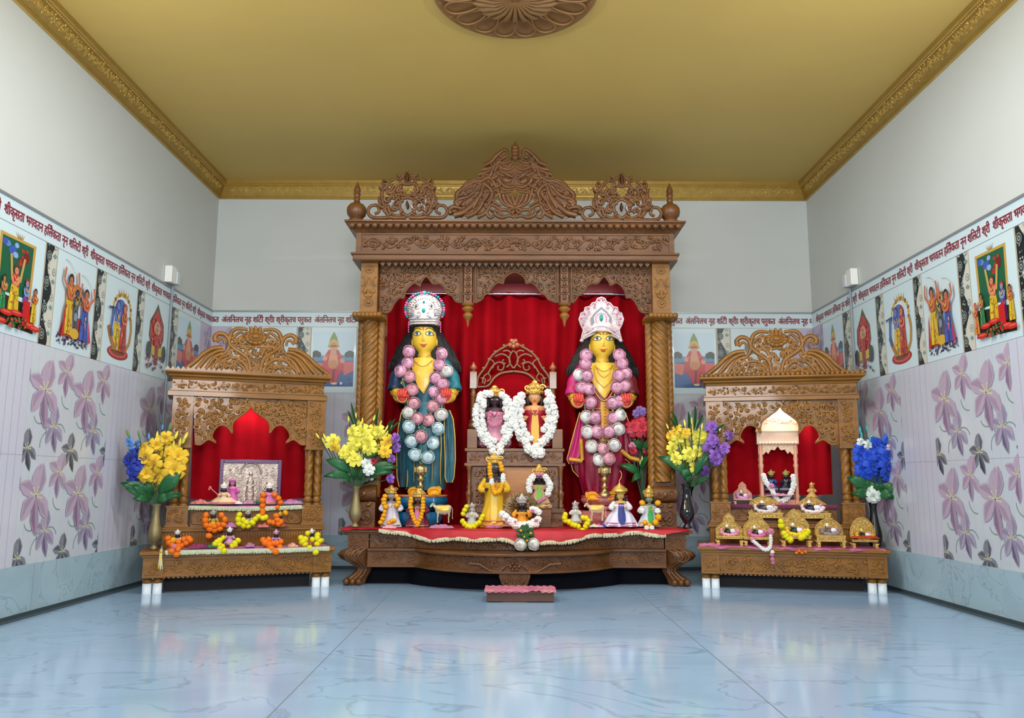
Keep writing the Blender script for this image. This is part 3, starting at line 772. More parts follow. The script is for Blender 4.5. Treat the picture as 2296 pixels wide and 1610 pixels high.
for m_, dx in ((914, 0), (1394, 2)):
    mb = MB(M); dy = (m_-914)/480*5
    for pts, r0, r1 in (
        ([(910, 488), (880, 488), (868, 478), (860, 458), (856, 436), (862, 420)], 4.5, 3.5), ([(862, 420), (858, 410), (862, 404)], 3.5, 2), ([(862, 424), (872, 408), (884, 402)], 3, 3),
        ([(880, 487), (850, 489), (832, 486), (825, 474), (832, 462), (846, 462), (850, 474), (840, 480)], 4, 3), ([(868, 480), (858, 468), (850, 452), (852, 440)], 3.5, 2.5),
        ([(884, 416), (876, 428), (880, 438), (894, 436), (914, 440)], 3.5, 3), ([(888, 404), (896, 396), (906, 392)], 3, 2), ([(900, 412), (896, 402), (904, 396), (914, 384)], 3.5, 2.5),
        ([(868, 446), (880, 444), (892, 450), (896, 464), (886, 470), (878, 464)], 3.5, 2.5), ([(914, 486), (902, 476), (896, 462), (902, 448), (914, 442)], 3.5, 3), ([(870, 462), (876, 478), (892, 484), (904, 478)], 3.5, 2.5),
        ([(872, 432), (866, 426), (870, 416), (880, 412)], 3, 2), ([(900, 428), (892, 420), (898, 412), (914, 414)], 3.5, 3), ([(914, 412), (908, 404), (914, 396)], 3, 2)):
        stroke(mb, [(x+m_-914, y+dy) for x, y in pts], r0, r1, mirror=m_)
    for x, y, x2, y2, w in ((860, 430, 850, 418, 3), (866, 408, 860, 402, 3), (898, 400, 890, 390, 3), (914, 410, 914, 386, 4), (884, 456, 900, 440, 3), (862, 470, 842, 456, 3), (904, 470, 896, 482, 3), (886, 424, 896, 436, 3), (914, 470, 914, 450, 3), (880, 480, 866, 486, 3)):
        pleaf(mb, x+m_-914, y+dy, x2+m_-914, y2+dy, w, m_)
    bb0 = M.q(m_-74, 484+dy, DC); bb1 = M.q(m_+74, 400+dy, DC); cxx = (bb0[0]+bb1[0])/2; hh_ = bb1[1]-bb0[1]; ww_ = (bb1[0]-bb0[0])/2
    fillrelief(mb, yplane(DC-.002), lambda x, z: ((x-cxx)/ww_)**2+((z-bb0[1])/hh_)**2 < .95 and z > bb0[1]+.02 and abs(x-cxx) > .02, (bb0[0], bb1[0], bb0[1], bb1[1]), .05, .0075, 311)
    mb.build('side_crest', WD, can)
for px, dy in ((799, 0), (1503, 4)):
    mb = MB(M); c = M.p(px, 492+dy, .0); k = (c.x*0+1)*.0028
    mb.lathe([(0.055, 0), (.058, .012), (.045, .02), (.04, .03), (.058, .05), (.063, .075), (.06, .1), (.045, .12), (.022, .132), (.018, .15), (.022, .158), (.016, .165), (.02, .185), (.024, .19), (.018, .196), (.022, .215), (.018, .235), (.006, .262), (.001, .275)], (c.x, .0, ZCO), 24)
    for t in range(8): leafr(mb, lambda u, v, up=0: (c.x+.06*cos(t*PI/4), .06*sin(t*PI/4), ZCO+.04+v), 0, 0, PI/2, .05, .01, .006)
    mb.build('urn_finial', WD, can)

# ---- curtain and rod behind
def curtain(fr, x0, x1, z0, z1, d, n, amp, name, label, m, parent=None, seed=1):
    rnd = random.Random(seed); mb = MB(fr); rows = []; N_ = n*8
    ph = [rnd.uniform(.6, 1.4) for _ in range(n+2)]
    for zi in range(9):
        z = z1+(z0-z1)*zi/8; r = []
        for i in range(N_+1):
            t = i/N_; k = int(t*n); x = x0+(x1-x0)*t
            r.append((x+.008*sin(zi*.8+k), d+amp*ph[k]*sin(2*PI*t*n+.4*sin(zi*.5))*(.5+.5*zi/8), z))
        rows.append(r)
    mb.loft(rows, False, True, False)
    return tag(mb.build(name, m, parent), label, 'curtain')
curtain(M, qx(862, 900, .5), qx(1450, 900, .5), ZT+.003, qz(1155, 655, .5)-.006, .5, 12, .052, 'curtain', 'pleated red velvet curtain hanging behind the two standing statues', RED, seed=5)
mb = MB(M); zr = qz(1155, 659, .46); mb.tube([(qx(855, 659, .46), .46, zr), (qx(1460, 659, .46), .46, zr)], .009, 10)
tag(mb.build('curtain_rod', mat('chrome_rod', (200, 196, 206), .2, 1)), 'shiny metal rod across the top of the red curtain in the central canopy', 'curtain rod')
mb = MB(M); mb.box(qx(850, 900, .56), qx(1462, 900, .56), .57, .582, ZT, zs)
mb.build('back_board', paint(150, 20, 40, .25), can)
# ================================================================ the two corner shrines
def side_shrine(fr, W_, label, P, seed):
    """P: pixel positions read on the canopy front plane (depth D)"""
    D = .2
    def x_(px, py, d=D): return fr.q(px, py, d)[0]
    cxp = P['c']
    def z_(py, d=D): return fr.q(cxp, py, d)[1]
    ztop = z_(P['ztop'], 0); zap = z_(P['zap'], 0)
    base = thing('side_altar', fr.w(W_/2, .25, Z0), label[0], 'altar')
    # platform
    mb = MB(fr); mb.box(-.02, W_+.02, -.02, .5, ztop-.02, ztop); mb.box(-.008, W_+.008, -.008, .49, ztop-.034, ztop-.02); mb.build('platform_top', WG, base, .003)
    mb = MB(fr); mb.box(.1, W_-.1, .012, .48, zap, ztop-.034)
    mb.box(.1, W_-.1, .004, .014, zap, zap+.01); mb.box(.1, W_-.1, .004, .014, ztop-.05, ztop-.034)
    vine(mb, yplane(.012), .12, W_-.12, zap+.012, ztop-.05, .0055, seed)
    n = 34
    for k in range(n):
        x = .1+(W_-.2)*(k+.5)/n; w_ = (W_-.2)/n*.5
        mb.prism([(x-w_, zap+.002)]+[(x+w_*cos(t), zap-w_*.9*abs(sin(t))) for t in (PI, 4.2, 4.712, 5.3, 2*PI)]+[(x+w_, zap+.002)], .012, .03)
    mb.build('apron', WG, base)
    for x0 in (0, W_-.105):
        mb = MB(fr); mb.box(x0, x0+.105, 0, .105, zap-.004, ztop-.034)
        for (a, b, c_, d_) in ((x0+.012, x0+.093, zap+.012, zap+.018), (x0+.012, x0+.093, ztop-.05, ztop-.044)): mb.box(a, b, -.004, 0, c_, d_)
        fillrelief(mb, yplane(0), lambda x, z: x0+.01 < x < x0+.095 and zap+.015 < z < ztop-.052, (x0+.01, x0+.095, zap+.015, ztop-.05), .034, .004, seed+int(x0*10))
        mb.build('corner_block', WG, base, .003)
    zc = zap-.028; zw = zc-.0
    for xx in (.026, .079, W_-.079, W_-.026):
        for yy in (.05, .42):
            mb = MB(fr); hh = zap-Z0
            mb.lathe([(.022, Z0+hh*.55), (.024, Z0+hh*.62), (.026, Z0+hh*.72), (.026, Z0+hh*.8), (.02, Z0+hh*.86), (.025, Z0+hh*.93), (.025, zap)], (xx, yy, 0), 18)
            lg = mb.build('leg', WG, base)
            mb = MB(fr); r_ = .0245
            mb.lathe([(r_, Z0), (r_, Z0+hh*.6), (r_-.003, Z0+hh*.62)], (xx, yy, 0), 18, fn=lambda a, z: 1/max(abs(cos(a)), abs(sin(a)))**.45)
            c_ = mb.build('leg_cap', paint(222, 232, 238, .3), lg); c_['label'] = 'white plastic cap on the leg'
    # dark box filling the void below the platform
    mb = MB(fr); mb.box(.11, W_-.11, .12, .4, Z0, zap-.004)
    tag(mb.build('dark_box', mat('dark_void_board', (22, 18, 22), .7)), label[1], 'box')
    # canopy
    can = thing('side_canopy', fr.w(W_/2, .35, ztop), label[2], 'canopy')
    xa, xb = x_(P['slat'][0], 1200), x_(P['slat'][1], 1200); zs0, zs1 = ztop, z_(P['zslat'])
    mb = MB(fr); mb.box(xa, xb, D, .48, zs0, zs1)
    n = 58
    for k in range(n): 
        x = xa+(xb-xa)*(k+.5)/n; mb.tube([(x, D-.001, zs0), (x, D-.001, zs1-.006)], (xb-xa)/n*.42, 6)
    mb.box(xa-.012, xb+.012, D-.014, .485, zs1, zs1+.014); mb.box(xa-.005, xb+.005, D-.007, .485, zs1+.014, zs1+.026)
    mb.build('canopy_plinth', WG, can, .002)
    z_b = zs1+.026
    zcap = z_(P['zcap']); ped = z_(P['zped'])
    zl0 = z_(P['mold'][1]); zl1 = z_(P['mold'][0])
    for key in ('L', 'R'):
        a, b = x_(P['blk'+key][0], 950), x_(P['blk'+key][1], 950)
        mb = MB(fr); mb.box(a, b, D, D+.09, zcap, zl0)
        mb.box(a-.004, a+.006, D-.004, D+.01, zcap, zl0); mb.box(b-.006, b+.004, D-.004, D+.01, zcap, zl0); mb.box(a-.008, b+.008, D-.008, D+.09, zcap-.008, zcap+.008)
        fillrelief(mb, yplane(D), lambda x, z: a+.008 < x < b-.008 and zcap+.01 < z < zl0-.008, (a+.008, b-.008, zcap+.01, zl0-.008), .034, .0048, seed+11+(key == 'R'))
        mb.build('carved_block', WG, can)
        c0, c1 = x_(P['col'+key][0], 1060), x_(P['col'+key][1], 1060); q_ = (c1-c0)/4
        for s_ in (-1, 1):
            mb = MB(fr); cx = (c0+c1)/2+s_*q_; zt = ped+(zcap-ped)*.18
            twist_col(mb, cx, D+.035, q_*.95, zt, zcap-.006, s_, 3, 112)
            mb.lathe([(q_, ped), (q_, ped+.006), (q_*.7, ped+.012), (q_*1.1, ped+(zt-ped)*.45), (q_*.7, ped+(zt-ped)*.8), (q_, zt-.004), (q_, zt+.004)], (cx, D+.035, 0), 16)
            mb.build('twisted_column', WG, can)
        mb = MB(fr); mb.box(c0-.008, c1+.008, D-.004, D+.09, z_b, ped)
        mb.box(c0-.014, c1+.014, D-.01, D+.095, z_b, z_b+.014); mb.box(c0-.012, c1+.012, D-.008, D+.095, ped-.01, ped)
        fillrelief(mb, yplane(D-.004), lambda x, z: c0-.004 < x < c1+.004 and z_b+.016 < z < ped-.012, (c0-.004, c1+.004, z_b+.016, ped-.012), .03, .004, seed+21)
        mb.build('pedestal', WG, can, .002)
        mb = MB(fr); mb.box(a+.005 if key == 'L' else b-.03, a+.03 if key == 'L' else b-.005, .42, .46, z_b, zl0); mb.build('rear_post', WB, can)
    # arch screen
    a, b = x_(P['blkL'][1], 950), x_(P['blkR'][0], 950)
    ac = P['apex'][0]
    half = [(-129, 995), (-116, 997), (-98, 985), (-80, 993), (-90, 981), (-85, 965), (-71, 953), (-54, 957), (-43, 971), (-44, 960), (-40, 945), (-25, 933), (-8, 921), (0, 911)]
    pts = [(ac+x*P['as'], y+P['ady']) for x, y in half]; pts += [(2*ac-x, y) for x, y in pts[-2::-1]]
    cont = smooth([fr.q(x, y, D) for x, y in pts], 3); cont = [(min(max(x, a+.001), b-.001), z) for x, z in cont]
    poly = cont+[(b, zl0), (a, zl0)]
    mb = MB(fr); mb.prism(poly, D+.015, D+.04); mb.tube([(x, D+.012, z) for x, z in cont], .0065, 6)
    lo = min(p[1] for p in poly)
    fillrelief(mb, yplane(D+.014), inpoly(poly), (a, b, lo, zl0), .044, .0062, seed+31)
    mb.build('arch_screen', WG, can)
    # mouldings, frieze, cornice
    def band(k0, k1, y0, y1, out, name, fn=None):
        a, b = x_(k0, y0), x_(k1, y0); za, zb = z_(y1), z_(y0)
        mb = MB(fr); mb.box(a, b, D-out, .47, za, zb)
        if fn: fn(mb, a, b, za, zb)
        mb.build(name, WG, can, .002)
    band(P['moldx'][0], P['moldx'][1], P['mold'][0], P['mold'][1], .012, 'lower_moulding')
    band(P['frx'][0], P['frx'][1], P['fr'][0], P['fr'][1], .004, 'frieze_board', lambda mb, a, b, za, zb: (vine(mb, yplane(D-.005), a+.012, b-.012, za+.006, zb-.006, .0055, seed+5), mb.box(a-.01, b+.01, D-.012, .47, za-.004, za+.005)))
    a0, b0 = x_(P['cox'][0], P['co'][0]), x_(P['cox'][1], P['co'][0]); zb = z_(P['co'][0]); za = z_(P['fr'][0])
    mb = MB(fr); k = .045
    mb.loft([[(a0+k*(1-t), D+.0-k*t-.006, z), (b0-k*(1-t), D-k*t-.006, z), (b0-k*(1-t), .47, z), (a0+k*(1-t), .47, z)] for t, z in ((.1, za), (.2, za+(zb-za)*.3), (.5, za+(zb-za)*.36), (.55, za+(zb-za)*.6), (.9, za+(zb-za)*.72), (1, za+(zb-za)*.8), (1, zb))], True, False)
    mb.build('cornice', WG, can, .002)
    mb = MB(fr); n = 34; dz = .026
    for k in range(n):
        x = a0+(b0-a0)*(k+.5)/n; w_ = (b0-a0)/n*.5
        if P['tooth']: mb.prism([(x-w_, zb), (x+w_, zb), (x+w_, zb+.006), (x, zb+dz), (x-w_, zb+.006)], D-.042, D-.025)
        else: mb.ball((x, D-.034, zb+.008), (w_*.98, .012, .018), 8, 6)
    mb.build('cresting', WG, can)
    # crest: traced half, scaled about its own centre
    mb = MB(fr); cc = P['crc']; sc_ = P['crs']; dcr = D-.02
    def cp(x, y, m): 
        X = cc+(x-573)*sc_ if not m else cc-(x-573)*sc_
        return fr.p(X, y+P['crdy']+(P['crt']*(X-cc)), dcr)
    def st(pts, r0, r1=None):
        for m in (0, 1):
            L_ = cr([cp(x, y, m) for x, y in pts], 4); n_ = len(L_); r1_ = r1 or r0
            mb.tube(L_, [(r0+(r1_-r0)*i/(n_-1))*.0036 for i in range(n_)], 7)
    wing = [(412, 834), (432, 820), (452, 800), (470, 786), (492, 780), (500, 783), (490, 800), (480, 818), (478, 836)]
    for m in (0, 1):
        pp = [cp(x, y, m) for x, y in wing]; mb.prism([(v.x, v.z) for v in pp], dcr, dcr+.02)
        for pts in ([(560, 836), (566, 806), (573, 800), (573, 836)],): 
            pp = [cp(x, y, m) for x, y in pts]; mb.prism([(v.x, v.z) for v in pp], dcr-.006, dcr+.02)
    for pts, r0, r1 in (([(412, 834), (436, 816), (456, 797), (478, 784), (500, 782)], 4, 4), ([(440, 834), (456, 815), (470, 800), (488, 790), (502, 788)], 4, 3), ([(460, 834), (472, 816), (484, 802), (500, 794)], 3.5, 3),
        ([(474, 834), (482, 818), (492, 806), (506, 800)], 3.5, 2.5), ([(484, 768), (482, 758), (492, 750), (506, 754), (514, 768), (512, 784), (502, 796), (494, 798)], 4.5, 3), ([(486, 770), (494, 762), (502, 764), (504, 774)], 3, 2),
        ([(514, 764), (520, 746), (534, 738), (556, 740)], 4, 3), ([(514, 772), (526, 784), (542, 794), (556, 806), (562, 832)], 4, 4), ([(520, 762), (530, 752), (540, 746), (546, 752), (534, 760), (524, 768)], 3, 2),
        ([(556, 834), (550, 820), (536, 808), (520, 804), (504, 808), (490, 822), (478, 834)], 3.5, 3), ([(552, 836), (544, 824), (530, 818), (518, 824), (512, 834)], 3, 2), ([(546, 836), (536, 830), (528, 834)], 3, 2),
        ([(526, 778), (540, 776), (552, 784), (560, 798)], 3, 3), ([(540, 772), (550, 778), (562, 778), (573, 776)], 2.5, 2.5), ([(500, 820), (510, 822), (516, 816), (524, 810)], 2.5, 2), ([(494, 834), (504, 828), (512, 834)], 3, 2)):
        st(pts, r0, r1)
    ol = [cp(x, y, 0) for x, y in ((470, 834), (476, 806), (500, 796), (516, 772), (530, 752), (556, 744), (573, 742))]+[cp(x, y, 1) for x, y in ((556, 744), (530, 752), (516, 772), (500, 796), (476, 806), (470, 834))]
    ol = [(v.x, v.z) for v in ol]; fillrelief(mb, yplane(dcr), inpoly(ol), (min(p[0] for p in ol), max(p[0] for p in ol), min(p[1] for p in ol), max(p[1] for p in ol)), .046, .0075, seed+61)
    c = cp(573, 757, 0)
    for t in range(12):
        an = 2*PI*t/12; mb.ball((c.x+.05*cos(an), dcr-.012, c.z+.034*sin(an)), (.02, .012, .016), 8, 6)
    mb.ball((c.x, dcr-.016, c.z), (.05, .02, .032), 14, 8); mb.ball((c.x, dcr-.034, c.z+.002), (.028, .01, .014), 10, 6)
    for t in (-1, 0, 1): leafr(mb, yplane(dcr-.01), c.x+t*.014, c.z+.03, PI/2-t*.5, .045, .012, .012)
    mb.build('openwork_crest', WG, can)
    # roof, back curtain
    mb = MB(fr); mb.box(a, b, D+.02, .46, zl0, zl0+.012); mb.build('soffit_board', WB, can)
    return base, can, dict(D=D, ztop=ztop, z_b=z_b, ped=ped, zcap=zcap, a=a, b=b, zl0=zl0, x_=x_, z_=z_)

LF = Frame(-2.02, 4.52, 20.6)
RF = Frame(1.127, 4.89, -13)
PLt = dict(c=530, ztop=1232, zap=1288, slat=(362, 722), zslat=1190, zcap=1003, zped=1133, mold=(881, 892), moldx=(376, 734), blkL=(386, 429), blkR=(690, 727),
          colL=(382, 424), colR=(684, 724), apex=(563, 911), ady=0, fr=(856, 879), frx=(387, 727), co=(838,), cox=(370, 742), tooth=True, crc=573, crs=1.0, crdy=0, crt=0.03)
PLt['as'] = .98
PRt = dict(c=1783, ztop=1229, zap=1290, slat=(1592, 1928), zslat=1184, zcap=1003, zped=1126, mold=(888, 897), moldx=(1577, 1926), blkL=(1585, 1620), blkR=(1882, 1922),
          colL=(1594, 1632), colR=(1888, 1932), apex=(1749, 918), ady=0, fr=(862, 886), frx=(1582, 1920), co=(843,), cox=(1568, 1938), tooth=False, crc=1741, crs=.98, crdy=5, crt=-0.02)
PRt['as'] = 1.0
lbase, lcan, LI = side_shrine(LF, 1.02, ('golden brown carved altar table on white capped legs in the left corner', 'dark box under the left corner altar', 'golden brown carved canopy with tooth-edged cornice on the left corner altar'), PLt, 101)
rbase, rcan, RI = side_shrine(RF, 1.026, ('golden brown carved altar table on white capped legs in the right corner', 'dark box under the right corner altar', 'golden brown carved canopy with beaded cornice on the right corner altar'), PRt, 201)

def swag_curtain(fr, pts_l, pts_r, top, bot, d, n, label, seed):
    """velvet sheet whose lower edge is narrower and rounded"""
    mb = MB(fr); rows = []; N_ = n*8
    for i in range(13):
        t = i/12; py = top+(bot-top)*t
        a = fr.q(pts_l(t), py, d)[0]; b = fr.q(pts_r(t), py, d)[0]; r = []
        for j in range(N_+1):
            s = j/N_; sag = .02*sin(PI*s)*t*t if t > .8 else 0
            z = fr.q((pts_l(t)+pts_r(t))/2, py, d)[1]
            r.append((a+(b-a)*s, d+.006*sin(2*PI*s*n+.8*t)+.01*sin(2*PI*s*2.5+2*t+seed)*t, z+sag+.01*cos(2*PI*s*2)*t*t))
        rows.append(r)
    mb.loft(rows, False, True, False)
    return tag(mb.build('curtain', RED), label, 'curtain')
swag_curtain(LF, lambda t: 434-8*t, lambda t: 684+0*t, 905, 1122, .405, 7, 'smooth red velvet cloth hanging behind the framed picture in the left shrine', 1)
swag_curtain(RF, lambda t: 1622+10*t, lambda t: 1858+10*t, 905, 1112, .4, 7, 'red velvet cloth hanging behind the small pale shrine in the right shrine', 2)
# inner tier of each shrine
def tier(fr, I, pa, pb, yt, parent, d0, back=.44):
    a, b = fr.q(pa, yt, d0)[0], fr.q(pb, yt, d0)[0]; z1 = fr.q((pa+pb)/2, yt, d0)[1]
    mb = MB(fr); mb.box(a, b, d0, back, z1-.014, z1); mb.build('tier_shelf', WG, parent, .003)
    mb = MB(fr); zz0 = I['z_b']; mb.box(a+.01, b-.01, d0+.02, back, zz0, z1-.014)
    h = z1-.014-zz0; f = yplane(d0+.018)
    for s_, xc in ((1, a+.07), (-1, b-.07)):
        if h > .03:
            curl(mb, f, xc, zz0+h*.45, h*.3, 0, 1.3, .006, s_)
            mb.tube(cr([(x, d0+.016, z) for x, z in ((xc-.05, zz0+h*.2), (xc-.055, zz0+h*.75), (xc+.0, zz0+h*.9), (xc+.05, zz0+h*.5), (xc+.04, zz0+h*.15), (xc-.05, zz0+h*.2))]), .005, 6)
    mb.build('tier_front', WG, parent)
    return a, b, z1
LT = tier(LF, LI, 424, 682, 1136, lcan, .215)
RT = tier(RF, RI, 1630, 1880, 1134, rcan, .26)
# ================================================================ flowers as shared shapes
def rose_mb():
    """open many-petalled rose of unit radius, facing -y: nested cupped petals"""
    mb = MB(); mb.ball((0, .05, 0), .4, 8, 6); rnd = random.Random(4)
    for n, R, tip in ((3, .62, 10), (4, .74, 24), (5, .84, 42), (6, .93, 62), (6, .98, 84)):
        ph = rnd.random()*6
        for k in range(n):
            p0 = ph+2*PI*k/n; g = []; R_ = R*rnd.uniform(.93, 1.05)
            for i in range(6):
                t = i/5; th = rad(150+(tip-150)*t); w = (.25+.95*sin(PI*min(1, t*.62+.12)))*PI/n; rr = R_*(1+(.09 if i == 5 else .03 if i == 4 else 0))
                g.append([(rr*(1-.05*q*q)*sin(th+.12*q*q)*cos(p0+q*w), -rr*(1-.05*q*q)*cos(th+.12*q*q)*.85, rr*(1-.05*q*q)*sin(th+.12*q*q)*sin(p0+q*w)) for q in (-1, -.5, 0, .5, 1)])
            mb.loft(g, False, True, False)
    return mb
def mesh_of(mb, name, mats):
    o = mb.build(name, mats); me = o.data; C.objects.unlink(o); bpy.data.objects.remove(o); return me
ROSE = {}
def rose_mesh(rgb):
    if rgb not in ROSE: ROSE[rgb] = mesh_of(rose_mb(), 'rose', mat('rose_%d_%d_%d' % rgb, rgb, .7, var=.12, vs=12, sheen=.2))
    return ROSE[rgb]
def mari_mb():
    mb = MB(); rings = []
    for i in range(13):
        t = PI*i/12; t = min(max(t, .05), PI-.05)
        rings.append([(sin(t)*cos(a)*k, sin(t)*sin(a)*k, .85*cos(t)*k) for j in range(20) for a in (2*PI*j/20,) for k in (1+.17*((i+j) % 2)-.06*noise.noise(V((i*.9, j*.7, 1)))-.07,)])
    mb.loft(rings[::-1], True, True); return mb
MG = {k: mesh_of(mari_mb(), 'marigold', m) for k, m in (('o', MARI), ('y', MARY), ('g', MARG))}
def jas_mb():
    mb = MB(); rnd = random.Random(9)
    for i in range(16):
        a = i*2.4; z = 1-2*(i+.5)/16; r = math.sqrt(1-z*z); d = V((r*cos(a), r*sin(a), z))
        mb.ball(d*.62, .36+.08*rnd.random(), 6, 5)
    return mb
MG['w'] = mesh_of(jas_mb(), 'jasmine', mat('jasmine_white', (238, 238, 232), .75, var=.1, vs=40))
MG['k'] = mesh_of(jas_mb(), 'pink_flower', mat('pink_petals', (214, 130, 160), .75, var=.2, vs=40))
def flower(me, name, parent, p, r, rnd=random, flat=1):
    o = bpy.data.objects.new(name, me); C.objects.link(o); o.parent = parent
    o.location = p-world_loc(parent); r = r*(.84 if me.name.startswith('marigold') else 1); o.scale = (r, r*flat, r); o.rotation_euler = (rnd.uniform(-.35, .35), rnd.uniform(0, 6), rnd.uniform(-.35, .35))
    return o
def world_loc(o):
    l = V((0, 0, 0))
    while o is not None: l = l+o.location; o = o.parent
    return l
NAMES = dict(o='marigold', y='marigold', g='marigold', w='jasmine_cluster', k='pink_flower')
def garland(fr, name, label, pts, seed=1, group=None, cord=True, loc=None):
    """pts: list of (px, py, d, r_px, kind or rgb)"""
    rnd = random.Random(seed); P_ = [fr.M @ fr.p(x, y, d) for x, y, d, r, k in pts]
    root = thing(name, P_[len(P_)//2], label, 'garland', group)
    for p, (x, y, d, r, k) in zip(P_, pts):
        dist = (p-CAM).length; rr = r*dist/F*.98
        if isinstance(k, tuple): flower(rose_mesh(k), 'rose', root, p, rr, rnd)
        else: flower(MG[k], NAMES[k], root, p, rr, rnd)
    return root
def along(pts, step, d, r, kinds, seed=0, jit=0, dd=0):
    """resample a pixel polyline to evenly spaced flowers"""
    rnd = random.Random(seed); L = [(v.x, v.y) for v in cr(pts, 6)]; out = [L[0]]; acc = 0
    for a, b in zip(L, L[1:]):
        s = math.hypot(b[0]-a[0], b[1]-a[1]); t = step-acc
        while t <= s: out.append((a[0]+(b[0]-a[0])*t/s, a[1]+(b[1]-a[1])*t/s)); t += step
        acc = (acc+s) % step
    n = len(out)
    return [(x+rnd.uniform(-jit, jit), y+rnd.uniform(-jit, jit), d+dd*rnd.uniform(-1, 1), r*rnd.uniform(.9, 1.1), kinds[(i*len(kinds)//n) if len(kinds) < 40 else 0] if not callable(kinds) else kinds(i, n)) for i, (x, y) in enumerate(out)]

# ================================================================ standing statues
class Px:
    """lofted body whose rows are given in photo pixels at a depth"""
    def __init__(s, fr, d, rows): s.fr = fr; s.d = d; s.rows = rows
    def at(s, py):
        R = s.rows
        if py <= R[0][0]: return R[0][1:]
        for a, b in zip(R, R[1:]):
            if a[0] <= py <= b[0]:
                t = (py-a[0])/(b[0]-a[0]); return [a[i]+(b[i]-a[i])*t for i in range(1, len(a))]
        return R[-1][1:]
    def loft(s, mb, n=32, fold=None, sub=1, mi=None, ex=2.0):
        rings = []; R = s.rows
        ys = []
        for a, b in zip(R, R[1:]):
            for k in range(sub): ys.append(a[0]+(b[0]-a[0])*k/sub)
        ys.append(R[-1][0])
        for y in ys:
            r_ = s.at(y); xl, xr, ry = r_[:3]; c = (xl+xr)/2; x0, z = s.fr.q(xl, y, s.d); x1, _ = s.fr.q(xr, y, s.d); zc = s.fr.q(c, y, s.d)[1]
            cx = (x0+x1)/2; rx = (x1-x0)/2; rg = []
            for j in range(n):
                a = 2*PI*j/n; k = 1+(fold(a, y) if fold else 0)
                ca, sa = cos(a), sin(a); e = 2/ex
                rg.append((cx+rx*math.copysign(abs(ca)**e, ca)*k, s.d+ry*math.copysign(abs(sa)**e, sa)*k, zc))
            rings.append(rg)
        mb.loft(rings[::-1], True, True, True, mi)
    def surf(s, px, py, off=.003):
        xl, xr, ry = s.at(py)[:3]; c = (xl+xr)/2; rx = (xr-xl)/2; t = max(-1, min(1, (px-c)/rx))
        y = s.d-ry*math.sqrt(max(0, 1-t*t))-off; 
        # project along the view so that pixels stay where they were read
        p = s.fr.p(px, py, s.d); return V((p.x, y, p.z))
    def patch(s, mb, rows, off=.004, n=8, mi=None):
        """rows: (py, xl, xr)"""
        g = []
        for py, xl, xr in rows: g.append([s.surf(xl+(xr-xl)*i/n, py, off) for i in range(n+1)])
        mb.loft(g, False, True, False, mi)
    def line(s, mb, pts, r, off=.004, mi=None, k=3, n=6):
        mb.tube([s.surf(v.x, v.y, off) for v in cr(pts, k)], r, n, mi)
    def dot(s, mb, px, py, r, off=.002, mi=None, fl=.5):
        p = s.surf(px, py, off)
        if not isinstance(r, tuple): r = (r, r*fl, r)
        mb.ball(p, r, 10, 6, mi)
EYEW = paint(240, 240, 232, .25); EYEB = paint(20, 16, 20, .3); EYEG = paint(70, 120, 120, .3); LIPS = paint(190, 40, 40, .35)
GOLDC = mat('gold_thread', (214, 172, 84), .35, .7, 0, .2, 60)
def face(Bd, root, cx, yb, ym, w, ye):
    """painted face: cx centre px, ye eye line, ym mouth line, w half face width in px"""
    mb = MB(Bd.fr)
    for s_ in (-1, 1):
        ex = cx+s_*w*.52
        e = [(ex-w*.33, ye+w*.03), (ex-w*.14, ye-w*.17), (ex+w*.14, ye-w*.17), (ex+w*.33, ye+w*.03), (ex+w*.12, ye+w*.12), (ex-w*.12, ye+w*.12)]
        vs = [Bd.surf(x, y, .0035) for x, y in e]; c = Bd.surf(ex, ye-1, .006); mb.add([c]+vs, [(0, i+1, (i+1) % 6+1) for i in range(6)], True, 0)
        Bd.line(mb, [e[0], e[1], e[2], e[3], (ex+w*.36, ye+w*.04)], .0022, .0045, 1)
        Bd.line(mb, [e[0], e[5], e[4], e[3]], .0012, .0045, 1)
        Bd.dot(mb, ex, ye-1, (.011, .003, .011), .006, 2); Bd.dot(mb, ex, ye-1, (.0055, .003, .0055), .0085, 1)
        Bd.line(mb, [(ex-s_*w*.34, ye-w*.34), (ex-s_*w*.05, ye-w*.5), (ex+s_*w*.24, ye-w*.42), (ex+s_*w*.4, ye-w*.22)], [.0018]*4+[.002]*6 if 0 else .0019, .004, 1)
        mb.ball(Bd.surf(cx+s_*w*.1, ym-w*.36, -.003), (.007, .007, .005), 8, 6, 5)
    mb.build('eyes', [EYEW, EYEB, EYEG, LIPS, paint(200, 60, 40), SKIN], root)
    mb = MB(Bd.fr)   # nose
    mb.tube([Bd.surf(cx, ye-w*.2, -.004), Bd.surf(cx, ye+w*.15, .0), Bd.surf(cx, ym-w*.42, .005), Bd.surf(cx, ym-w*.34, .0)], [.004, .0055, .0075, .004], 8)
    mb.build('nose', SKIN, root)
    mb = MB(Bd.fr)
    Bd.line(mb, [(cx-w*.34, ym-w*.12), (cx-w*.14, ym-w*.05), (cx, ym-w*.03), (cx+w*.14, ym-w*.05), (cx+w*.34, ym-w*.12)], [.0012, .0015, .002, .003, .0034, .0034, .0032, .0034, .0034, .003, .002, .0015, .0012], .002)
    Bd.line(mb, [(cx-w*.2, ym+w*.03), (cx, ym+w*.1), (cx+w*.2, ym+w*.03)], [.0015, .003, .004, .0045, .004, .003, .0015], .002)
    mb.build('lips', LIPS, root)
    mb = MB(Bd.fr)
    Bd.line(mb, [(cx-1.5, ye-w*.95), (cx-1.2, ye-w*.5), (cx, ye-w*.3), (cx+1.2, ye-w*.5), (cx+1.5, ye-w*.95)], .0018, .003)
    mb.build('forehead_mark', paint(206, 60, 70), root)
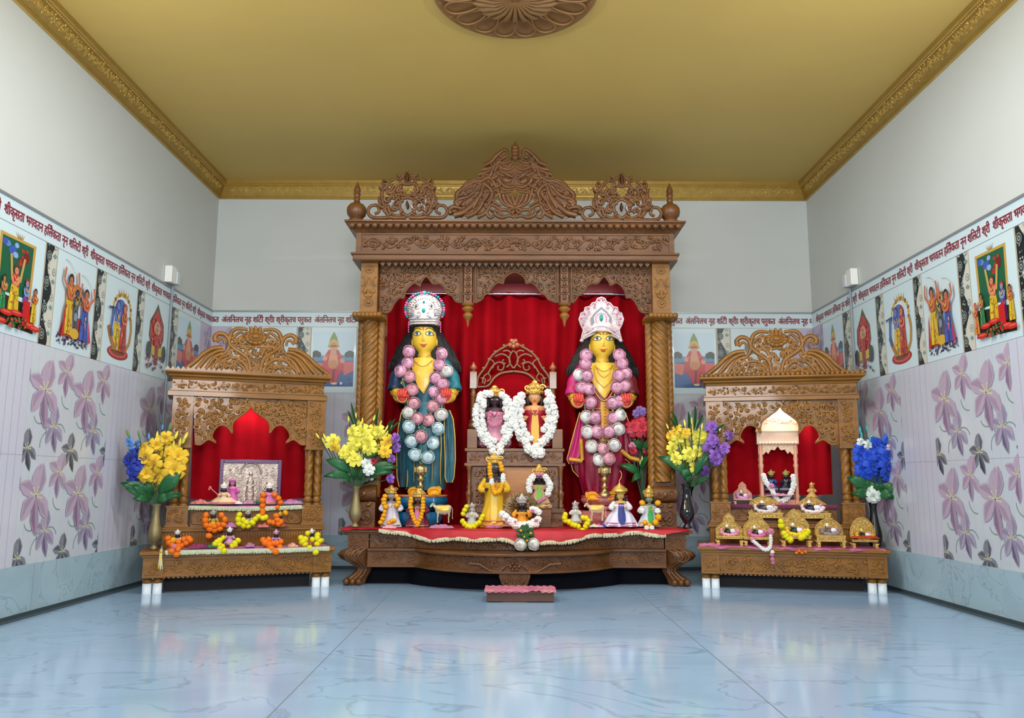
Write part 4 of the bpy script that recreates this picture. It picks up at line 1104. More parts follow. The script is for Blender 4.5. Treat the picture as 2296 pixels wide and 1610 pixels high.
def hand(fr, root, px, py, d, sg):
    """raised cupped hand, palm painted red, fingers curled forward"""
    p = fr.p(px, py, d); mb = MB(fr)
    mb.ball(p+V((0, .012, 0)), (.042, .026, .044), 14, 10, 0)
    mb.ball(p+V((0, -.004, -.002)), (.034, .02, .036), 12, 8, 1)
    for k in range(4):
        x = (-.024+k*.016)*sg; L = (.9, 1.05, 1, .8)[k]
        mb.tube(cr([p+V((x, .0, .03*L)), p+V((x*1.05, -.018, .042*L)), p+V((x*1.0, -.036, .03*L)), p+V((x*.85, -.04, .008)), p+V((x*.7, -.03, -.004))], 3), [.0095]*4+[.0088]*4+[.0078]*4+[.006], 8, 1)
    mb.tube(cr([p+V((-.034*sg, 0, -.012)), p+V((-.036*sg, -.02, .0)), p+V((-.022*sg, -.036, .004)), p+V((-.01*sg, -.04, -.006))], 3), [.0105]*4+[.009]*4+[.007, .006], 8, 1)
    for k in range(3):
        mb.tube([p+V((.03*cos(t), -.02-.004*k, .03*sin(t)-.008)) for t in [PI+PI*i/6 for i in range(7)]], .002, 5, 2)
    mb.build('hand', [SKIN, paint(214, 70, 56, .4), paint(236, 160, 130, .4)], root)
SD = .33
def statue(cx, dy, lab, robe, robe2, sl, crownfn, right):
    """cx: centre column; dy: vertical offset relative to the left statue"""
    o_ = lambda rows: [(y+dy, a+cx, b+cx, r) for y, a, b, r in rows]
    root = thing('deity_statue', M.w(M.q(cx, 1108+dy, SD)[0], SD, M.q(cx, 1108+dy, SD)[1]), lab, 'statue')
    B = Px(M, SD, o_([(722, -18, 18, .05), (728, -23, 23, .066), (738, -26, 26, .078), (750, -27, 27, .083), (765, -27.5, 27.5, .08), (776, -25, 25, .074), (784, -19.5, 19.5, .064), (790, -14, 14, .054), (795, -14, 14, .048), (803, -16, 16, .05), (808, -26, 26, .056), (816, -44, 44, .068), (830, -50, 50, .078), (860, -50, 50, .08), (900, -44, 44, .076), (940, -48, 48, .08), (1000, -44, 44, .075), (1060, -38, 38, .07), (1100, -34, 34, .06)]))
    mb = MB(M); B.loft(mb, 36, None, 3)
    for s_ in (-1, 1):      # arms, rooted in the shoulders
        pts = [M.p(cx+s_*42, 826+dy, SD), M.p(cx+s_*56, 845+dy, SD-.01), M.p(cx+s_*60, 872+dy, SD-.03), M.p(cx+s_*58, 890+dy, SD-.07), M.p(cx+s_*50, 890+dy, SD-.12)]
        q = cr(pts, 4); mb.tube(q, [.05-.02*i/len(q) for i in range(len(q))], 12)
        mb.ball(M.p(cx+s_*27, 768+dy, SD), (.008, .018, .026), 8, 8)
    mb.build('body', SKIN, root)
    face(B, root, cx, 0, 778+dy, 26, 753+dy)
    for s_ in (-1, 1): hand(M, root, cx+s_*(49 if not right else 54), 889+dy, SD-.15, s_)
    # feet
    for s_ in (-1, 1):
        mb = MB(M); p = M.p(cx+s_*22, 1106+dy, SD-.09); mb.ball(p, (.045, .07, .026), 14, 8)
        for k in range(5): mb.ball(p+V((s_*(-.026+k*.013), -.064+.005*k, -.006)), (.0085, .014, .01), 8, 6)
        for t in range(3): mb.tube([p+V((.04*cos(a), -.01+.03*t-.02, .006+.024*sin(a)+.008*t)) for a in [PI*i/10 for i in range(11)]], .005, 6)
        mb.build('foot', paint(232, 160, 26, .4), root)
    # robe
    rb = o_([(812, -36, 36, .082), (822, -50, 50, .094), (842, -54, 54, .098), (870, -52, 52, .098), (895, -46, 46, .094), (912, -44, 44, .094), (940, -54, 54, .104), (985, -58, 58, .11), (1030, -56, 56, .11), (1065, -52, 52, .106), (1098, -42, 42, .095)])
    R_ = Px(M, SD, rb); mb = MB(M)
    def fold(a, y): 
        t = max(0, (y-dy-900)/200); return .05*t*sin(a*13+y*.03)+.025*t*sin(a*23)+.012*sin(a*9+y*.08)
    R_.loft(mb, 84, fold, 3)
    rob = mb.build('robe', robe, root)
    # open chest
    mb = MB(M); R_.patch(mb, [(y+dy, cx-a*k, cx+b*k) for k in ((1.25 if right else 1),) for y, a, b in ((806, 20, 20), (814, 24, 24), (825, 24, 24), (840, 22, 21), (855, 17, 16), (868, 11, 9), (878, 5, 4), (884, 1, 1))], .006, 8)
    mb.build('chest', SKIN, root)
    mb = MB(M)
    for s_ in (-1, 1):
        k = 1.25 if right else 1
        R_.line(mb, [(cx+s_*24*k, 812+dy), (cx+s_*24*k, 828+dy), (cx+s_*19*k, 850+dy), (cx+s_*8*k, 874+dy), (cx+2, 886+dy)], .004, .009)
        if right: R_.line(mb, [(cx+s_*22, 815+dy), (cx+s_*16, 845+dy), (cx, 862+dy)], .0028, .012); R_.line(mb, [(cx+s_*18, 812+dy), (cx+s_*10, 832+dy), (cx, 840+dy)], .0026, .012); R_.line(mb, [(cx+s_*20, 870+dy), (cx+s_*10, 886+dy), (cx, 892+dy)], .005, .012)
    B.line(mb, [(cx-13, 799+dy), (cx-6, 805+dy), (cx, 807+dy), (cx+6, 805+dy), (cx+13, 799+dy)], .004, .03)
    R_.line(mb, [(cx-20, 811+dy), (cx-10, 822+dy), (cx, 826+dy), (cx+10, 822+dy), (cx+20, 811+dy)], .0028, .01)
    for y in (908, 914): R_.line(mb, [(cx-42, y+dy-3), (cx-20, y+dy), (cx, y+dy+1), (cx+20, y+dy), (cx+42, y+dy-3)], .004, .006)
    for s_ in (-1, 1):
        p = M.p(cx+s_*30, 782+dy, SD-.01)
        for j in range(4): mb.ball(p+V((0, 0, -.012*j)), .006+.0015*(j % 2), 6, 5)
    mb.build('gold_jewellery', GOLDC, root)
    # sleeves
    for s_ in (-1, 1):
        mb = MB(M); q = cr([M.p(cx+s_*38, 818+dy, SD), M.p(cx+s_*54, 836+dy, SD-.005), M.p(cx+s_*63, 858+dy, SD-.02), M.p(cx+s_*65, 876+dy, SD-.035)], 4)
        mb.tube(q, [.052+.004*sin(i*1.3) for i in range(len(q))], 14); mb.build('sleeve', sl[0 if s_ < 0 else 1], root)
        mb = MB(M); c = q[-1]; mb.tube([c+V((-s_*.012+.044*cos(a), .042*sin(a), .012*sin(a)-.004)) for a in [2*PI*i/18 for i in range(18)]], .007, 6, closed=True)
        for t in range(4): mb.ball(c+V((-s_*.006-s_*.012*t, -.01-.02*t, -.02-.008*t)), (.04, .036, .022), 10, 7)
        mb.build('cuff', mat('golden_sash', (216, 160, 50), .45, .2, 0, .25, 20), root)
    # hair
    hr = Px(M, SD+.065, o_([(712, -20, 20, .05), (724, -29, 29, .08), (740, -36, 36, .085), (765, -50, 50, .08), (790, -65, 66, .07), (812, -75, 77, .06), (826, -79, 81, .045), (834, -70, 74, .02)]))
    mb = MB(M); hr.loft(mb, 56, lambda a, y: .035*sin(a*17+y*.1)+.02*sin(a*29), 3)
    for i in range(30):
        t = -1+2*i/29; x = cx+79*t; y0 = 828+dy-3*abs(t)
        mb.tube([M.p(x*.97+cx*.03, y0-12, SD+.05), M.p(x, y0+2, SD+.05), M.p(x+random.uniform(-3, 3), y0+6+random.uniform(0, 7), SD+.05)], [.012, .008, .002], 5)
    hm = MB(M)
    arc = [(cx+28*cos(a)*.98, 752+dy-26*sin(a)) for a in [PI*i/12 for i in range(13)]]
    hm.tube([B.surf(x, max(y, 733+dy), .002) for x, y in arc], .016, 8)
    mb.v += hm.v; n0 = len(mb.v)-len(hm.v); mb.f += [tuple(i+n0 for i in f) for f in hm.f]; mb.m += hm.m; mb.s += hm.s
    mb.build('hair', BLACKH, root)
    crownfn(root, cx, dy)
    return root, B, R_
TEAL = mat('teal_silk', (6, 98, 118), .42, 0, 0, .45, 9, .3, 18, sheen=.4)
TEALB = mat('blue_green_silk', (10, 122, 140), .4, 0, 0, .35, 9, .3, 18)
NAVY = mat('navy_silk', (16, 52, 92), .45, 0, 0, .3, 9)
MAGR = mat('crimson_magenta_silk', (150, 8, 54), .36, 0, .1, .45, 8, .3, 16)
MAGP = mat('bright_magenta_silk', (196, 28, 110), .38, 0, 0, .3, 8)
DRED = mat('dark_red_silk', (120, 14, 30), .45, 0, 0, .3, 8)
PINKB = paint(214, 96, 150, .3); TEALG = paint(0, 140, 130, .15); BLUEB = paint(60, 110, 180, .25); SILP = mat('pearl_pink_filigree', (224, 206, 206), .4, .3, 0, .25, 120, .5, 200)
def crown_l(root, cx, dy):
    d = SD-.055; mb = MB(M)
    Kr = Px(M, SD-.02, [(y, a+cx, b+cx, r) for y, a, b, r in [(661, -16, 16, .02), (668, -28, 28, .03), (680, -39, 39, .04), (694, -43, 43, .05), (706, -41, 41, .06), (716, -35, 35, .07), (732, -34, 34, .085)]])
    Kr.loft(mb, 30, None, 2)
    for r, n in ((34, 26), (26, 20)):
        for i in range(n):
            a = -.35+(PI+.7)*i/(n-1); mb.ball(Kr.surf(cx+r*cos(a), 697-r*sin(a), .004), .005, 6, 5)
    f = lambda u, v, up=0: Kr.surf(u, v, .004+up)
    for x, y, R in ((-14, 690, 7), (14, 690, 7), (-26, 700, 6), (26, 700, 6), (-10, 708, 6), (10, 708, 6), (-20, 676, 5), (20, 676, 5)):
        for s_ in (1, -1): curl(mb, f, cx+x, y, R, 0 if x > 0 else PI, 1.3*s_, .0026)
    for y in (718, 724, 730): 
        for i in range(25): mb.ball(Kr.surf(cx-34+68*i/24, y+3*(1-((i-12)/12)**2)-1.5, .004), .0052, 6, 5)
    o = mb.build('crown', SILV, root); o['label'] = 'round silver crown with coloured bead rim'
    mb = MB(M)
    for i in range(30):
        a = -.45+(PI+.9)*i/29; x, y = cx+44*cos(a), 694-38*sin(a); mb.ball(M.p(x, y, SD-.04), .0095 if i % 2 else .008, 8, 6, (0, 1, 2, 0)[i % 4])
    for (x, y, r, k) in ((0, 700, (.012, .006, .017), 1), (0, 680, (.008, .006, .011), 1), (-17, 690, (.007, .005, .009), 3), (17, 690, (.007, .005, .009), 3), (-12, 717, (.01, .005, .006), 2), (14, 717, (.01, .005, .006), 2), (-26, 710, (.006, .004, .008), 2), (26, 710, (.006, .004, .008), 2)):
        mb.ball(Kr.surf(cx+x, y, .006), r, 10, 6, k)
    mb.ball(M.p(cx, 657, SD-.04), (.012, .008, .016), 8, 6, 1); mb.ball(M.p(cx-6, 662, SD-.04), .008, 8, 6, 0); mb.ball(M.p(cx+6, 662, SD-.04), .008, 8, 6, 0)
    for s_ in (-1, 1):
        for j in range(5): mb.ball(M.p(cx+s_*36, 724+j*5, SD-.06), (.005, .005, .006), 6, 5, 0)
    mb.build('crown_beads', [PINKB, TEALG, BLUEB, paint(60, 50, 50, .3)], root)
def crown_r(root, cx, dy):
    mb = MB(M); d = SD-.06
    out = [(-46, 765), (-40, 740), (-46, 728), (-50, 716), (-45, 702), (-38, 700), (-36, 690), (-26, 688), (-20, 680), (-12, 678), (-8, 670), (0, 667), (8, 670), (12, 678), (20, 680), (26, 688), (36, 690), (38, 700), (45, 702), (50, 716), (46, 728), (40, 740), (46, 765), (34, 758), (0, 742), (-34, 758)]
    poly = [M.q(cx+x, y, d) for x, y in out]; mb.prism(poly, d, d+.03)
    Kr = Px(M, SD-.01, [(y, a+cx, b+cx, r) for y, a, b, r in [(700, -26, 26, .04), (720, -33, 33, .06), (740, -35, 35, .08), (748, -34, 34, .085)]]); Kr.loft(mb, 30, None, 2)
    L = [V((x, 0, z)) for x, z in poly[:23]]
    mb.tube([V((p.x, d-.004, p.z)) for p in L], .005, 6)
    for i in range(34):
        t = i/33; x = -40+80*t; mb.ball(M.p(cx+x, 757-17*(1-(2*t-1)**2), d-.03), .006, 6, 5); mb.ball(M.p(cx+x*.92, 748-17*(1-(2*t-1)**2), d-.03), .004, 6, 5)
    for s_ in (-1, 1):
        for x, y, R in ((34, 710, 7), (40, 722, 6), (26, 698, 6), (14, 686, 5), (32, 736, 6), (20, 740, 6)): curl(mb, lambda u, v, up=0: M.p(u, v, d-.008), cx+s_*x, y, R, 0, s_*1.3, .003)
        mb.ball(M.p(cx+s_*44, 764, d), (.014, .012, .01), 8, 6)
    o = mb.build('crown', SILP, root); o['label'] = 'lobed pearl-pink crown with green drop jewel'
    mb = MB(M)
    dr = [(0, 688), (14, 700), (24, 714), (22, 728), (12, 734), (-12, 734), (-22, 728), (-24, 714), (-14, 700)]
    mb.prism([M.q(cx+x, y, d) for x, y in dr], d-.008, d, 0)
    mb.prism([M.q(cx+x*.72, 713+(y-713)*.72, d) for x, y in dr], d-.012, d-.008, 1)
    mb.ball(M.p(cx, 712, d-.016), (.012, .008, .026), 10, 8, 2)
    for i in range(16):
        a = 2*PI*i/16; mb.ball(M.p(cx+12*cos(a), 715+13*sin(a), d-.014), .0045, 6, 5, 3)
    for s_ in (-1, 1):
        for x, y in ((36, 704), (44, 714), (40, 728), (28, 692), (14, 682), (4, 672), (30, 744), (18, 738), (8, 734)): mb.ball(M.p(cx+s_*x, y, d-.01), .0075, 8, 6, 3)
    mb.build('crown_beads', [paint(120, 120, 128, .3), SILP, TEALG, PINKB], root)
sL, BL_, RL_ = statue(952, 0, 'standing statue with yellow face, teal robe and round silver crown, left of the throne', TEAL, TEALB, (NAVY, TEALB), crown_l, False)
sR, BR_, RR_ = statue(1350, 11, 'standing statue with yellow face, magenta robe and lobed pink crown, right of the throne', MAGR, MAGP, (MAGP, DRED), lambda r, c, d: crown_r(r, c-2, d), True)
# drapes and sash detail
def drape(root, m, rows, d, name='shawl', border=True, seed=0):
    """rows: (py, xl, xr); a gathered hanging cloth with thickness"""
    P_ = Px(M, d, [(y, a, b, .03) for y, a, b in rows]); mb = MB(M)
    P_.loft(mb, 60, lambda a, y: .16*sin(a*7+seed)*(.5+.5*abs(sin(a)))+.06*sin(a*15+y*.05), 3, 0)
    if border:
        for side in (1, 2):
            mb.tube([M.p(r[side], r[0], d-.02) for r in rows], .005, 6, 1)
    mb.build(name, [m, GOLDC], root)
drape(sL, TEAL, [(920, 1000, 1008), (940, 996, 1016), (980, 996, 1020), (1030, 998, 1021), (1070, 998, 1018), (1082, 1002, 1014)], SD-.07, seed=1)
drape(sL, mat('dark_teal_net', (10, 70, 84), .6, 0, 0, .3, 20), [(925, 900, 908), (960, 893, 912), (1020, 889, 914), (1070, 890, 914), (1092, 895, 912)], SD-.06, seed=2)
drape(sR, MAGP, [(925, 1300, 1308), (960, 1290, 1312), (1000, 1279, 1316), (1030, 1271, 1306), (1040, 1276, 1300)], SD-.03, seed=3)
drape(sR, MAGR, [(1030, 1278, 1312), (1055, 1284, 1314), (1072, 1300, 1312)], SD+.0, seed=4)
drape(sR, MAGR, [(925, 1394, 1402), (960, 1392, 1414), (1000, 1394, 1430), (1028, 1400, 1440), (1038, 1412, 1446)], SD-.03, seed=5)
GS = mat('golden_sash', (216, 160, 50), .45, .2)
mb = MB(M)
for a, b in (((1303, 985), (1306, 1032)), ((1276, 1030), (1306, 1034))): mb.tube([M.p(a[0], a[1], SD-.07), M.p(b[0], b[1], SD-.075)], .014, 8)
mb.tube([M.p(x, y, SD-.075) for x, y in ((1392, 1010), (1412, 1026), (1440, 1034))], .016, 8)
mb.build('gold_border', GS, sR)
mb = MB(M); RR_.patch(mb, [(y, 1343+1*(y > 930), 1361) for y in (905, 920, 935, 950, 965, 980, 992)], .012, 4)
for y in range(908, 990, 7): RR_.dot(mb, 1352, y, .008, .013)
mb.build('centre_sash', GS, sR)
mb = MB(M); RL_.patch(mb, [(y, 944, 962) for y in (905, 930, 960, 1000, 1040, 1070)], .012, 4); mb.build('centre_sash', TEALB, sL)
mb = MB(M)
for x in (906, 990): RL_.line(mb, [(x, 960), (x+2*(x > 950), 1000), (x, 1040), (x, 1085)], .005, .012)
for x in (932, 972): RL_.line(mb, [(x, 1000), (x+1, 1040), (x, 1080)], .003, .01)
mb.build('gold_border', GOLDC, sL)

# pedestals
def pedestal(cx, tiers, m, rim, label):
    d = SD-.02; zt = M.q(cx, tiers[0][0], d)[1]
    root = thing('statue_pedestal', M.w(M.q(cx, tiers[0][0], d)[0], d, ZT), label, 'pedestal')
    for i, (y0, y1, a, b, ry) in enumerate(tiers):
        P_ = Px(M, d, [(y0, a, b, ry), ((y0+y1)/2, a-3, b+3, ry+.01), (y1, a+5, b-5, ry-.008)]); mb = MB(M)
        P_.loft(mb, 60, lambda t, y: .03*abs(sin(t*9))+.012*sin(t*31), 3)
        mb.build('lotus_tier' if i < len(tiers)-1 else 'draped_base', m, root)
    y0, y1, a, b, ry = tiers[0]
    mb = MB(M); x0, z0 = M.q(a-2, y0, d); x1, _ = M.q(b+2, y0, d); c = (x0+x1)/2
    mb.lathe([((x1-x0)/2, -.006), ((x1-x0)/2+.004, 0), ((x1-x0)/2, .006), (.001, .007)], (c, d, z0), 36, sy=(ry+.008)/((x1-x0)/2))
    mb.build('rim', rim, root)
    return root
BLC = mat('turquoise_cloth', (8, 110, 160), .45, 0, 0, .5, 14, .4, 30)
PKC = mat('salmon_cloth', (206, 118, 112), .55, 0, 0, .4, 14, .4, 30)
pedestal(938, [(1111, 1136, 877, 1000, .15), (1137, 1146, 900, 975, .12), (1147, 1177, 872, 988, .15)], BLC, paint(206, 120, 60), 'turquoise draped lotus pedestal under the teal robed statue')
pedestal(1352, [(1113, 1132, 1306, 1404, .13), (1133, 1144, 1318, 1392, .11), (1145, 1177, 1300, 1408, .135)], PKC, paint(196, 96, 88), 'salmon pink draped lotus pedestal under the magenta robed statue')

# rose garlands
PK, WR, PL_ = (248, 190, 214), (250, 246, 240), (226, 246, 250)
PK2 = (246, 186, 196)
lp = [(325, 468, PK), (318, 538, PK), (272, 588, PK), (330, 622, PK2), (345, 705, PK2), (355, 790, PK2), (322, 845, WR), (375, 885, PK2), (325, 935, PL_), (340, 1025, PL_), (398, 995, PK2), (362, 1110, PL_),
      (530, 482, PK), (515, 548, PK), (560, 588, WR), (492, 632, PK), (535, 668, PK), (482, 718, PK), (530, 758, PK), (475, 808, PK2), (527, 860, WR), (448, 895, PK2), (507, 945, PL_), (477, 1038, PL_), (443, 1125, PL_)]
pts = [(800+x/2.777, 620+y/2.777, SD-.16-.03*(1 if y > 900 else 0), 14.5, k) for x, y, k in lp]
gl = garland(M, 'rose_garland', 'long garland of pink and white roses hanging on the teal robed statue', pts, 3)
rp = [(235, 490, PK), (232, 540, PK), (188, 612, WR), (240, 618, PK), (208, 690, PK), (254, 702, PK), (262, 785, PK), (233, 873, WR), (290, 878, PK), (243, 968, WR), (303, 965, PK), (268, 1058, WR), (312, 1142, WR),
      (440, 490, PK), (455, 540, PK), (435, 615, PK), (480, 604, PK), (425, 690, PK), (472, 682, PK), (398, 787, PK), (442, 775, PK), (403, 882, PK), (446, 862, WR), (376, 965, PK), (435, 950, WR), (340, 1072, PK2), (410, 1048, WR), (375, 1132, PK2)]
pts = [(1230+x/2.777, 620+y/2.777, SD-.16-.03*(1 if y > 900 else 0), 14.5, k) for x, y, k in rp]
gr = garland(M, 'rose_garland', 'long garland of pink and white roses hanging on the magenta robed statue', pts, 4)
CALX = paint(120, 160, 110, .5)
def strand(root, lst, org, d):
    mb = MB(M)
    for c in lst:
        L_ = [M.p(org[0]+x/2.777, org[1]+y/2.777, d) for x, y in c]; mb.tube(cr(L_, 3), .003, 5)
        for a, b in zip(L_, L_[1:]): mb.ball((a+b)/2, (.007, .007, .01), 6, 5)
    mb.build('green_thread', CALX, root)
strand(gl, [[(325, 468), (318, 538), (330, 622), (345, 705), (355, 790), (375, 885), (398, 995), (400, 1170)], [(272, 588), (300, 700), (322, 845), (325, 935), (340, 1025), (362, 1110), (400, 1170)], [(530, 482), (515, 548), (492, 632), (482, 718), (475, 808), (448, 895), (398, 995)], [(560, 588), (535, 668), (530, 758), (527, 860), (507, 945), (477, 1038), (443, 1125), (400, 1170)]], (800, 620), SD-.15)
strand(gr, [[(235, 490), (240, 618), (254, 702), (262, 785), (290, 878), (303, 965), (340, 1072)], [(188, 612), (208, 690), (233, 873), (243, 968), (268, 1058), (312, 1142), (345, 1180)], [(440, 490), (435, 615), (425, 690), (398, 787), (403, 882), (376, 965), (340, 1072)], [(480, 604), (472, 682), (442, 775), (446, 862), (435, 950), (410, 1048), (375, 1132), (345, 1180)]], (1230, 620), SD-.15)

# tall brass lamps in front of the statues
def lamp(px, yt, yb, d, label):
    z0 = M.q(px, yb, d)[1]; z1 = M.q(px, yt, d)[1]; h = z1-z0; x = M.q(px, yb, d)[0]
    mb = MB(M); s = h
    mb.lathe([(.04, 0), (.042, .05*s), (.03, .1*s), (.016, .16*s), (.014, .22*s), (.024, .26*s), (.014, .3*s), (.012, .4*s), (.026, .46*s), (.016, .5*s), (.014, .56*s), (.03, .62*s), (.036, .66*s), (.036, .8*s), (.03, .84*s), (.016, .88*s), (.008, .93*s), (.01, .96*s), (.002, s)], (x, d, z0), 22)
    for k in range(12): a = 2*PI*k/12; mb.tube([(x+.037*cos(a), d+.037*sin(a), z0+.66*s), (x+.037*cos(a), d+.037*sin(a), z0+.8*s)], .003, 5)
    return tag(mb.build('brass_lamp', mat('polished_brass', (214, 190, 130), .25, .9, 0, .2, 12)), label, 'lamp')
lamp(942, 1032, 1111, .19, 'tall brass lamp standing before the teal robed statue')
lamp(1356, 1034, 1113, .2, 'tall brass lamp standing before the magenta robed statue')
# ================================================================ printed picture tiles
WPB = mat('pale_blue_white_print', (206, 226, 232), .3, 0, .2)
SKY = (196, 220, 234)
def figure(P, x, y0, y1, w, robe, skin, hair, shawl=None, arms=0):
    H = y1-y0
    if arms == 1:
        for s_ in (-1, 1):
            a = [P.n(x+s_*w*.4, y0+H*.72), P.n(x+s_*w*1.0, y0+H*.86), P.n(x+s_*w*.85, y0+H*1.06)]; P.line(a, .008, skin)
    P.blob([(y0, x-w*.62, x+w*.62), (y0+H*.15, x-w*.62, x+w*.6), (y0+H*.4, x-w*.5, x+w*.5), (y0+H*.6, x-w*.42, x+w*.42)], robe)
    P.P([(x-w*.1, y0), (x+w*.12, y0), (x+w*.05, y0+H*.5), (x-w*.04, y0+H*.5)], tuple(int(c*.72) for c in robe))
    P.P([(x-w*.45, y0+.01), (x-w*.36, y0), (x-w*.2, y0+H*.45), (x-w*.26, y0+H*.45)], tuple(min(255, int(c*1.25)+10) for c in robe))
    P.blob([(y0+H*.56, x-w*.44, x+w*.44), (y0+H*.68, x-w*.5, x+w*.5), (y0+H*.78, x-w*.42, x+w*.42), (y0+H*.82, x-w*.15, x+w*.15)], shawl or skin)
    P.line([P.n(x-w*.46, y0+H*.74), P.n(x-w*.3, y0+H*.6), P.n(x, y0+H*.58)], .007, skin); P.line([P.n(x+w*.46, y0+H*.74), P.n(x+w*.3, y0+H*.6), P.n(x, y0+H*.58)], .007, skin)
    rnd = random.Random(int(x*100+y0*1000))
    for i in range(22):
        yy = y0+H*rnd.uniform(.05, .74); xx = x+w*rnd.uniform(-.4, .4); q = rnd.uniform(.6, 1.3); cc = rnd.choice((robe, shawl or skin, (200, 160, 70), robe)); P.E(xx, yy, w*.07, H*.035*q, tuple(int(min(255, c*q)) for c in cc), 6)
    P.E(x, y0+H*.9, w*.36, H*.1, hair); P.E(x, y0+H*.87, w*.24, H*.075, skin)
    for s_ in (-1, 1): P.E(x+s_*w*.1, y0+H*.88, w*.045, H*.01, (30, 20, 20), 6)
    P.E(x, y0+H*.845, w*.08, H*.006, (150, 40, 40), 6)
    P.line([P.n(x-w*.3, y0+H*.76), P.n(x, y0+H*.66), P.n(x+w*.3, y0+H*.76)], .0025, (220, 180, 90))
def speckle(P, x0, x1, y0, y1, cols, n, seed, r=.03):
    rnd = random.Random(seed)
    for i in range(n):
        x = rnd.uniform(x0, x1); y = rnd.uniform(y0, y1); q = r*rnd.uniform(.5, 1.2); P.E(x, y, q, q*.6, rnd.choice(cols), 6)
YEL, REDc, BLU, ORG, SKN, DK, GRN = (214, 176, 44), (182, 46, 40), (56, 84, 168), (204, 110, 50), (190, 120, 80), (40, 32, 34), (26, 92, 62)
def pic_court(P):
    P.P([(.0, .06), (.93, .03), (.9, .3), (.05, .35)], (44, 52, 34))
    P.P([(.12, .36), (.82, .36), (.84, .93), (.1, .93)], (196, 156, 76)); P.P([(.17, .36), (.77, .36), (.79, .9), (.15, .9)], GRN)
    speckle(P, .2, .45, .74, .86, [(96, 130, 200), (60, 90, 170), (140, 170, 220)], 12, 1, .06); speckle(P, .5, .66, .68, .84, [(176, 50, 50), (120, 30, 30)], 8, 2, .06)
    for x in (.34, .62): P.line([P.n(x, .75), P.n(x+.06*(.48-x)/.14, .5)], .008, (190, 160, 90))
    for k in range(5): P.P([(.44+.02*k, .93), (.38+.05*k, .99), (.46+.02*k, .93)], (170, 130, 60))
    figure(P, .47, .2, .66, .17, YEL, (214, 140, 110), (90, 60, 40), (200, 60, 60))
    figure(P, .7, .16, .56, .12, (128, 60, 140), (130, 150, 190), (176, 50, 40), (80, 90, 170))
    figure(P, .88, .14, .5, .1, YEL, ORG, DK, (150, 60, 40)); figure(P, .22, .16, .52, .1, (40, 130, 80), SKN, DK, (160, 110, 60)); figure(P, .08, .1, .44, .1, (210, 130, 60), (200, 120, 90), (190, 70, 50), REDc)
    P.P([(.62, .08), (.78, .06), (.76, .34), (.62, .32)], (196, 30, 30))
    for x, y in ((.3, .16), (.5, .18), (.78, .1), (.2, .07), (.9, .08)): P.E(x, y, .13, .03, (196, 40, 36), 10); P.E(x, y+.008, .09, .012, (226, 90, 70), 8)
    speckle(P, .32, .7, .04, .14, [(70, 90, 50), (40, 56, 40), (190, 80, 50), (90, 100, 60)], 40, 3)
def pic_dance(P):
    speckle(P, .08, .92, .03, .14, [(60, 50, 80), (150, 140, 170), (90, 70, 90), (40, 40, 60)], 90, 5, .025)
    for i in range(9): t = i/8; P.E(.16+.24*t, .93-.05*t*t*2+.02, .011, .006, (176, 130, 90), 6); P.E(.62+.26*t, .84-.09*t*t+.02, .011, .006, (176, 130, 90), 6)
    P.blob([(.12, .1, .9), (.2, .14, .86), (.3, .2, .8), (.36, .3, .7)], (176, 60, 60))
    P.E(.5, .6, .16, .13, (206, 150, 50)); P.E(.5, .6, .12, .1, (226, 186, 90))
    figure(P, .5, .2, .68, .15, (80, 84, 96), (84, 90, 100), DK, (46, 46, 52), 1); P.E(.5, .5, .06, .04, (190, 170, 60)); P.E(.5, .36, .05, .05, (130, 140, 160)); P.E(.5, .17, .13, .06, (214, 170, 50))
    figure(P, .3, .14, .82, .2, YEL, (196, 110, 80), DK, ORG, 1); figure(P, .74, .12, .72, .2, BLU, (200, 110, 80), DK, (206, 90, 60), 1)
    P.P([(.12, .1), (.2, .1), (.2, .5), (.16, .4)], REDc); P.P([(.86, .1), (.94, .12), (.84, .4)], (190, 50, 90))
def pic_pair(P):
    P.E(.5, .12, .36, .085, (150, 44, 44), 18); P.E(.5, .13, .3, .065, (206, 80, 70), 18); P.E(.5, .14, .24, .05, (120, 60, 40), 18)
    for i in range(14):
        a = -.3+(PI+.6)*i/13; P.E(.55+.3*cos(a), .66+.2*sin(a), .045, .03, (206, 160, 56) if i % 2 else (130, 100, 40), 8)
    for i in range(5): P.P([(.4+.07*i, .84), (.36+.09*i, .95-.015*abs(i-2)), (.45+.07*i, .84)], (190, 144, 40))
    P.line([P.n(.86, .6), P.n(.9, .45), P.n(.86, .28), P.n(.72, .16)], .012, (176, 130, 50)); P.line([P.n(.12, .42), P.n(.22, .28), P.n(.36, .16)], .016, (170, 110, 50))
    P.E(.5, .62, .25, .2, (226, 230, 236)); P.E(.5, .62, .22, .18, (80, 104, 176))
    figure(P, .4, .15, .78, .2, YEL, (100, 130, 196), (50, 60, 120), BLU); figure(P, .62, .14, .76, .2, (176, 60, 44), (206, 130, 90), (150, 60, 40), REDc)
    P.line([P.n(.06, .64), P.n(.3, .66)], .005, (40, 50, 90)); P.line([P.n(.22, .64), P.n(.18, .4), P.n(.22, .3)], .01, (60, 90, 170)); P.line([P.n(.28, .64), P.n(.2, .62)], .008, (60, 90, 170))
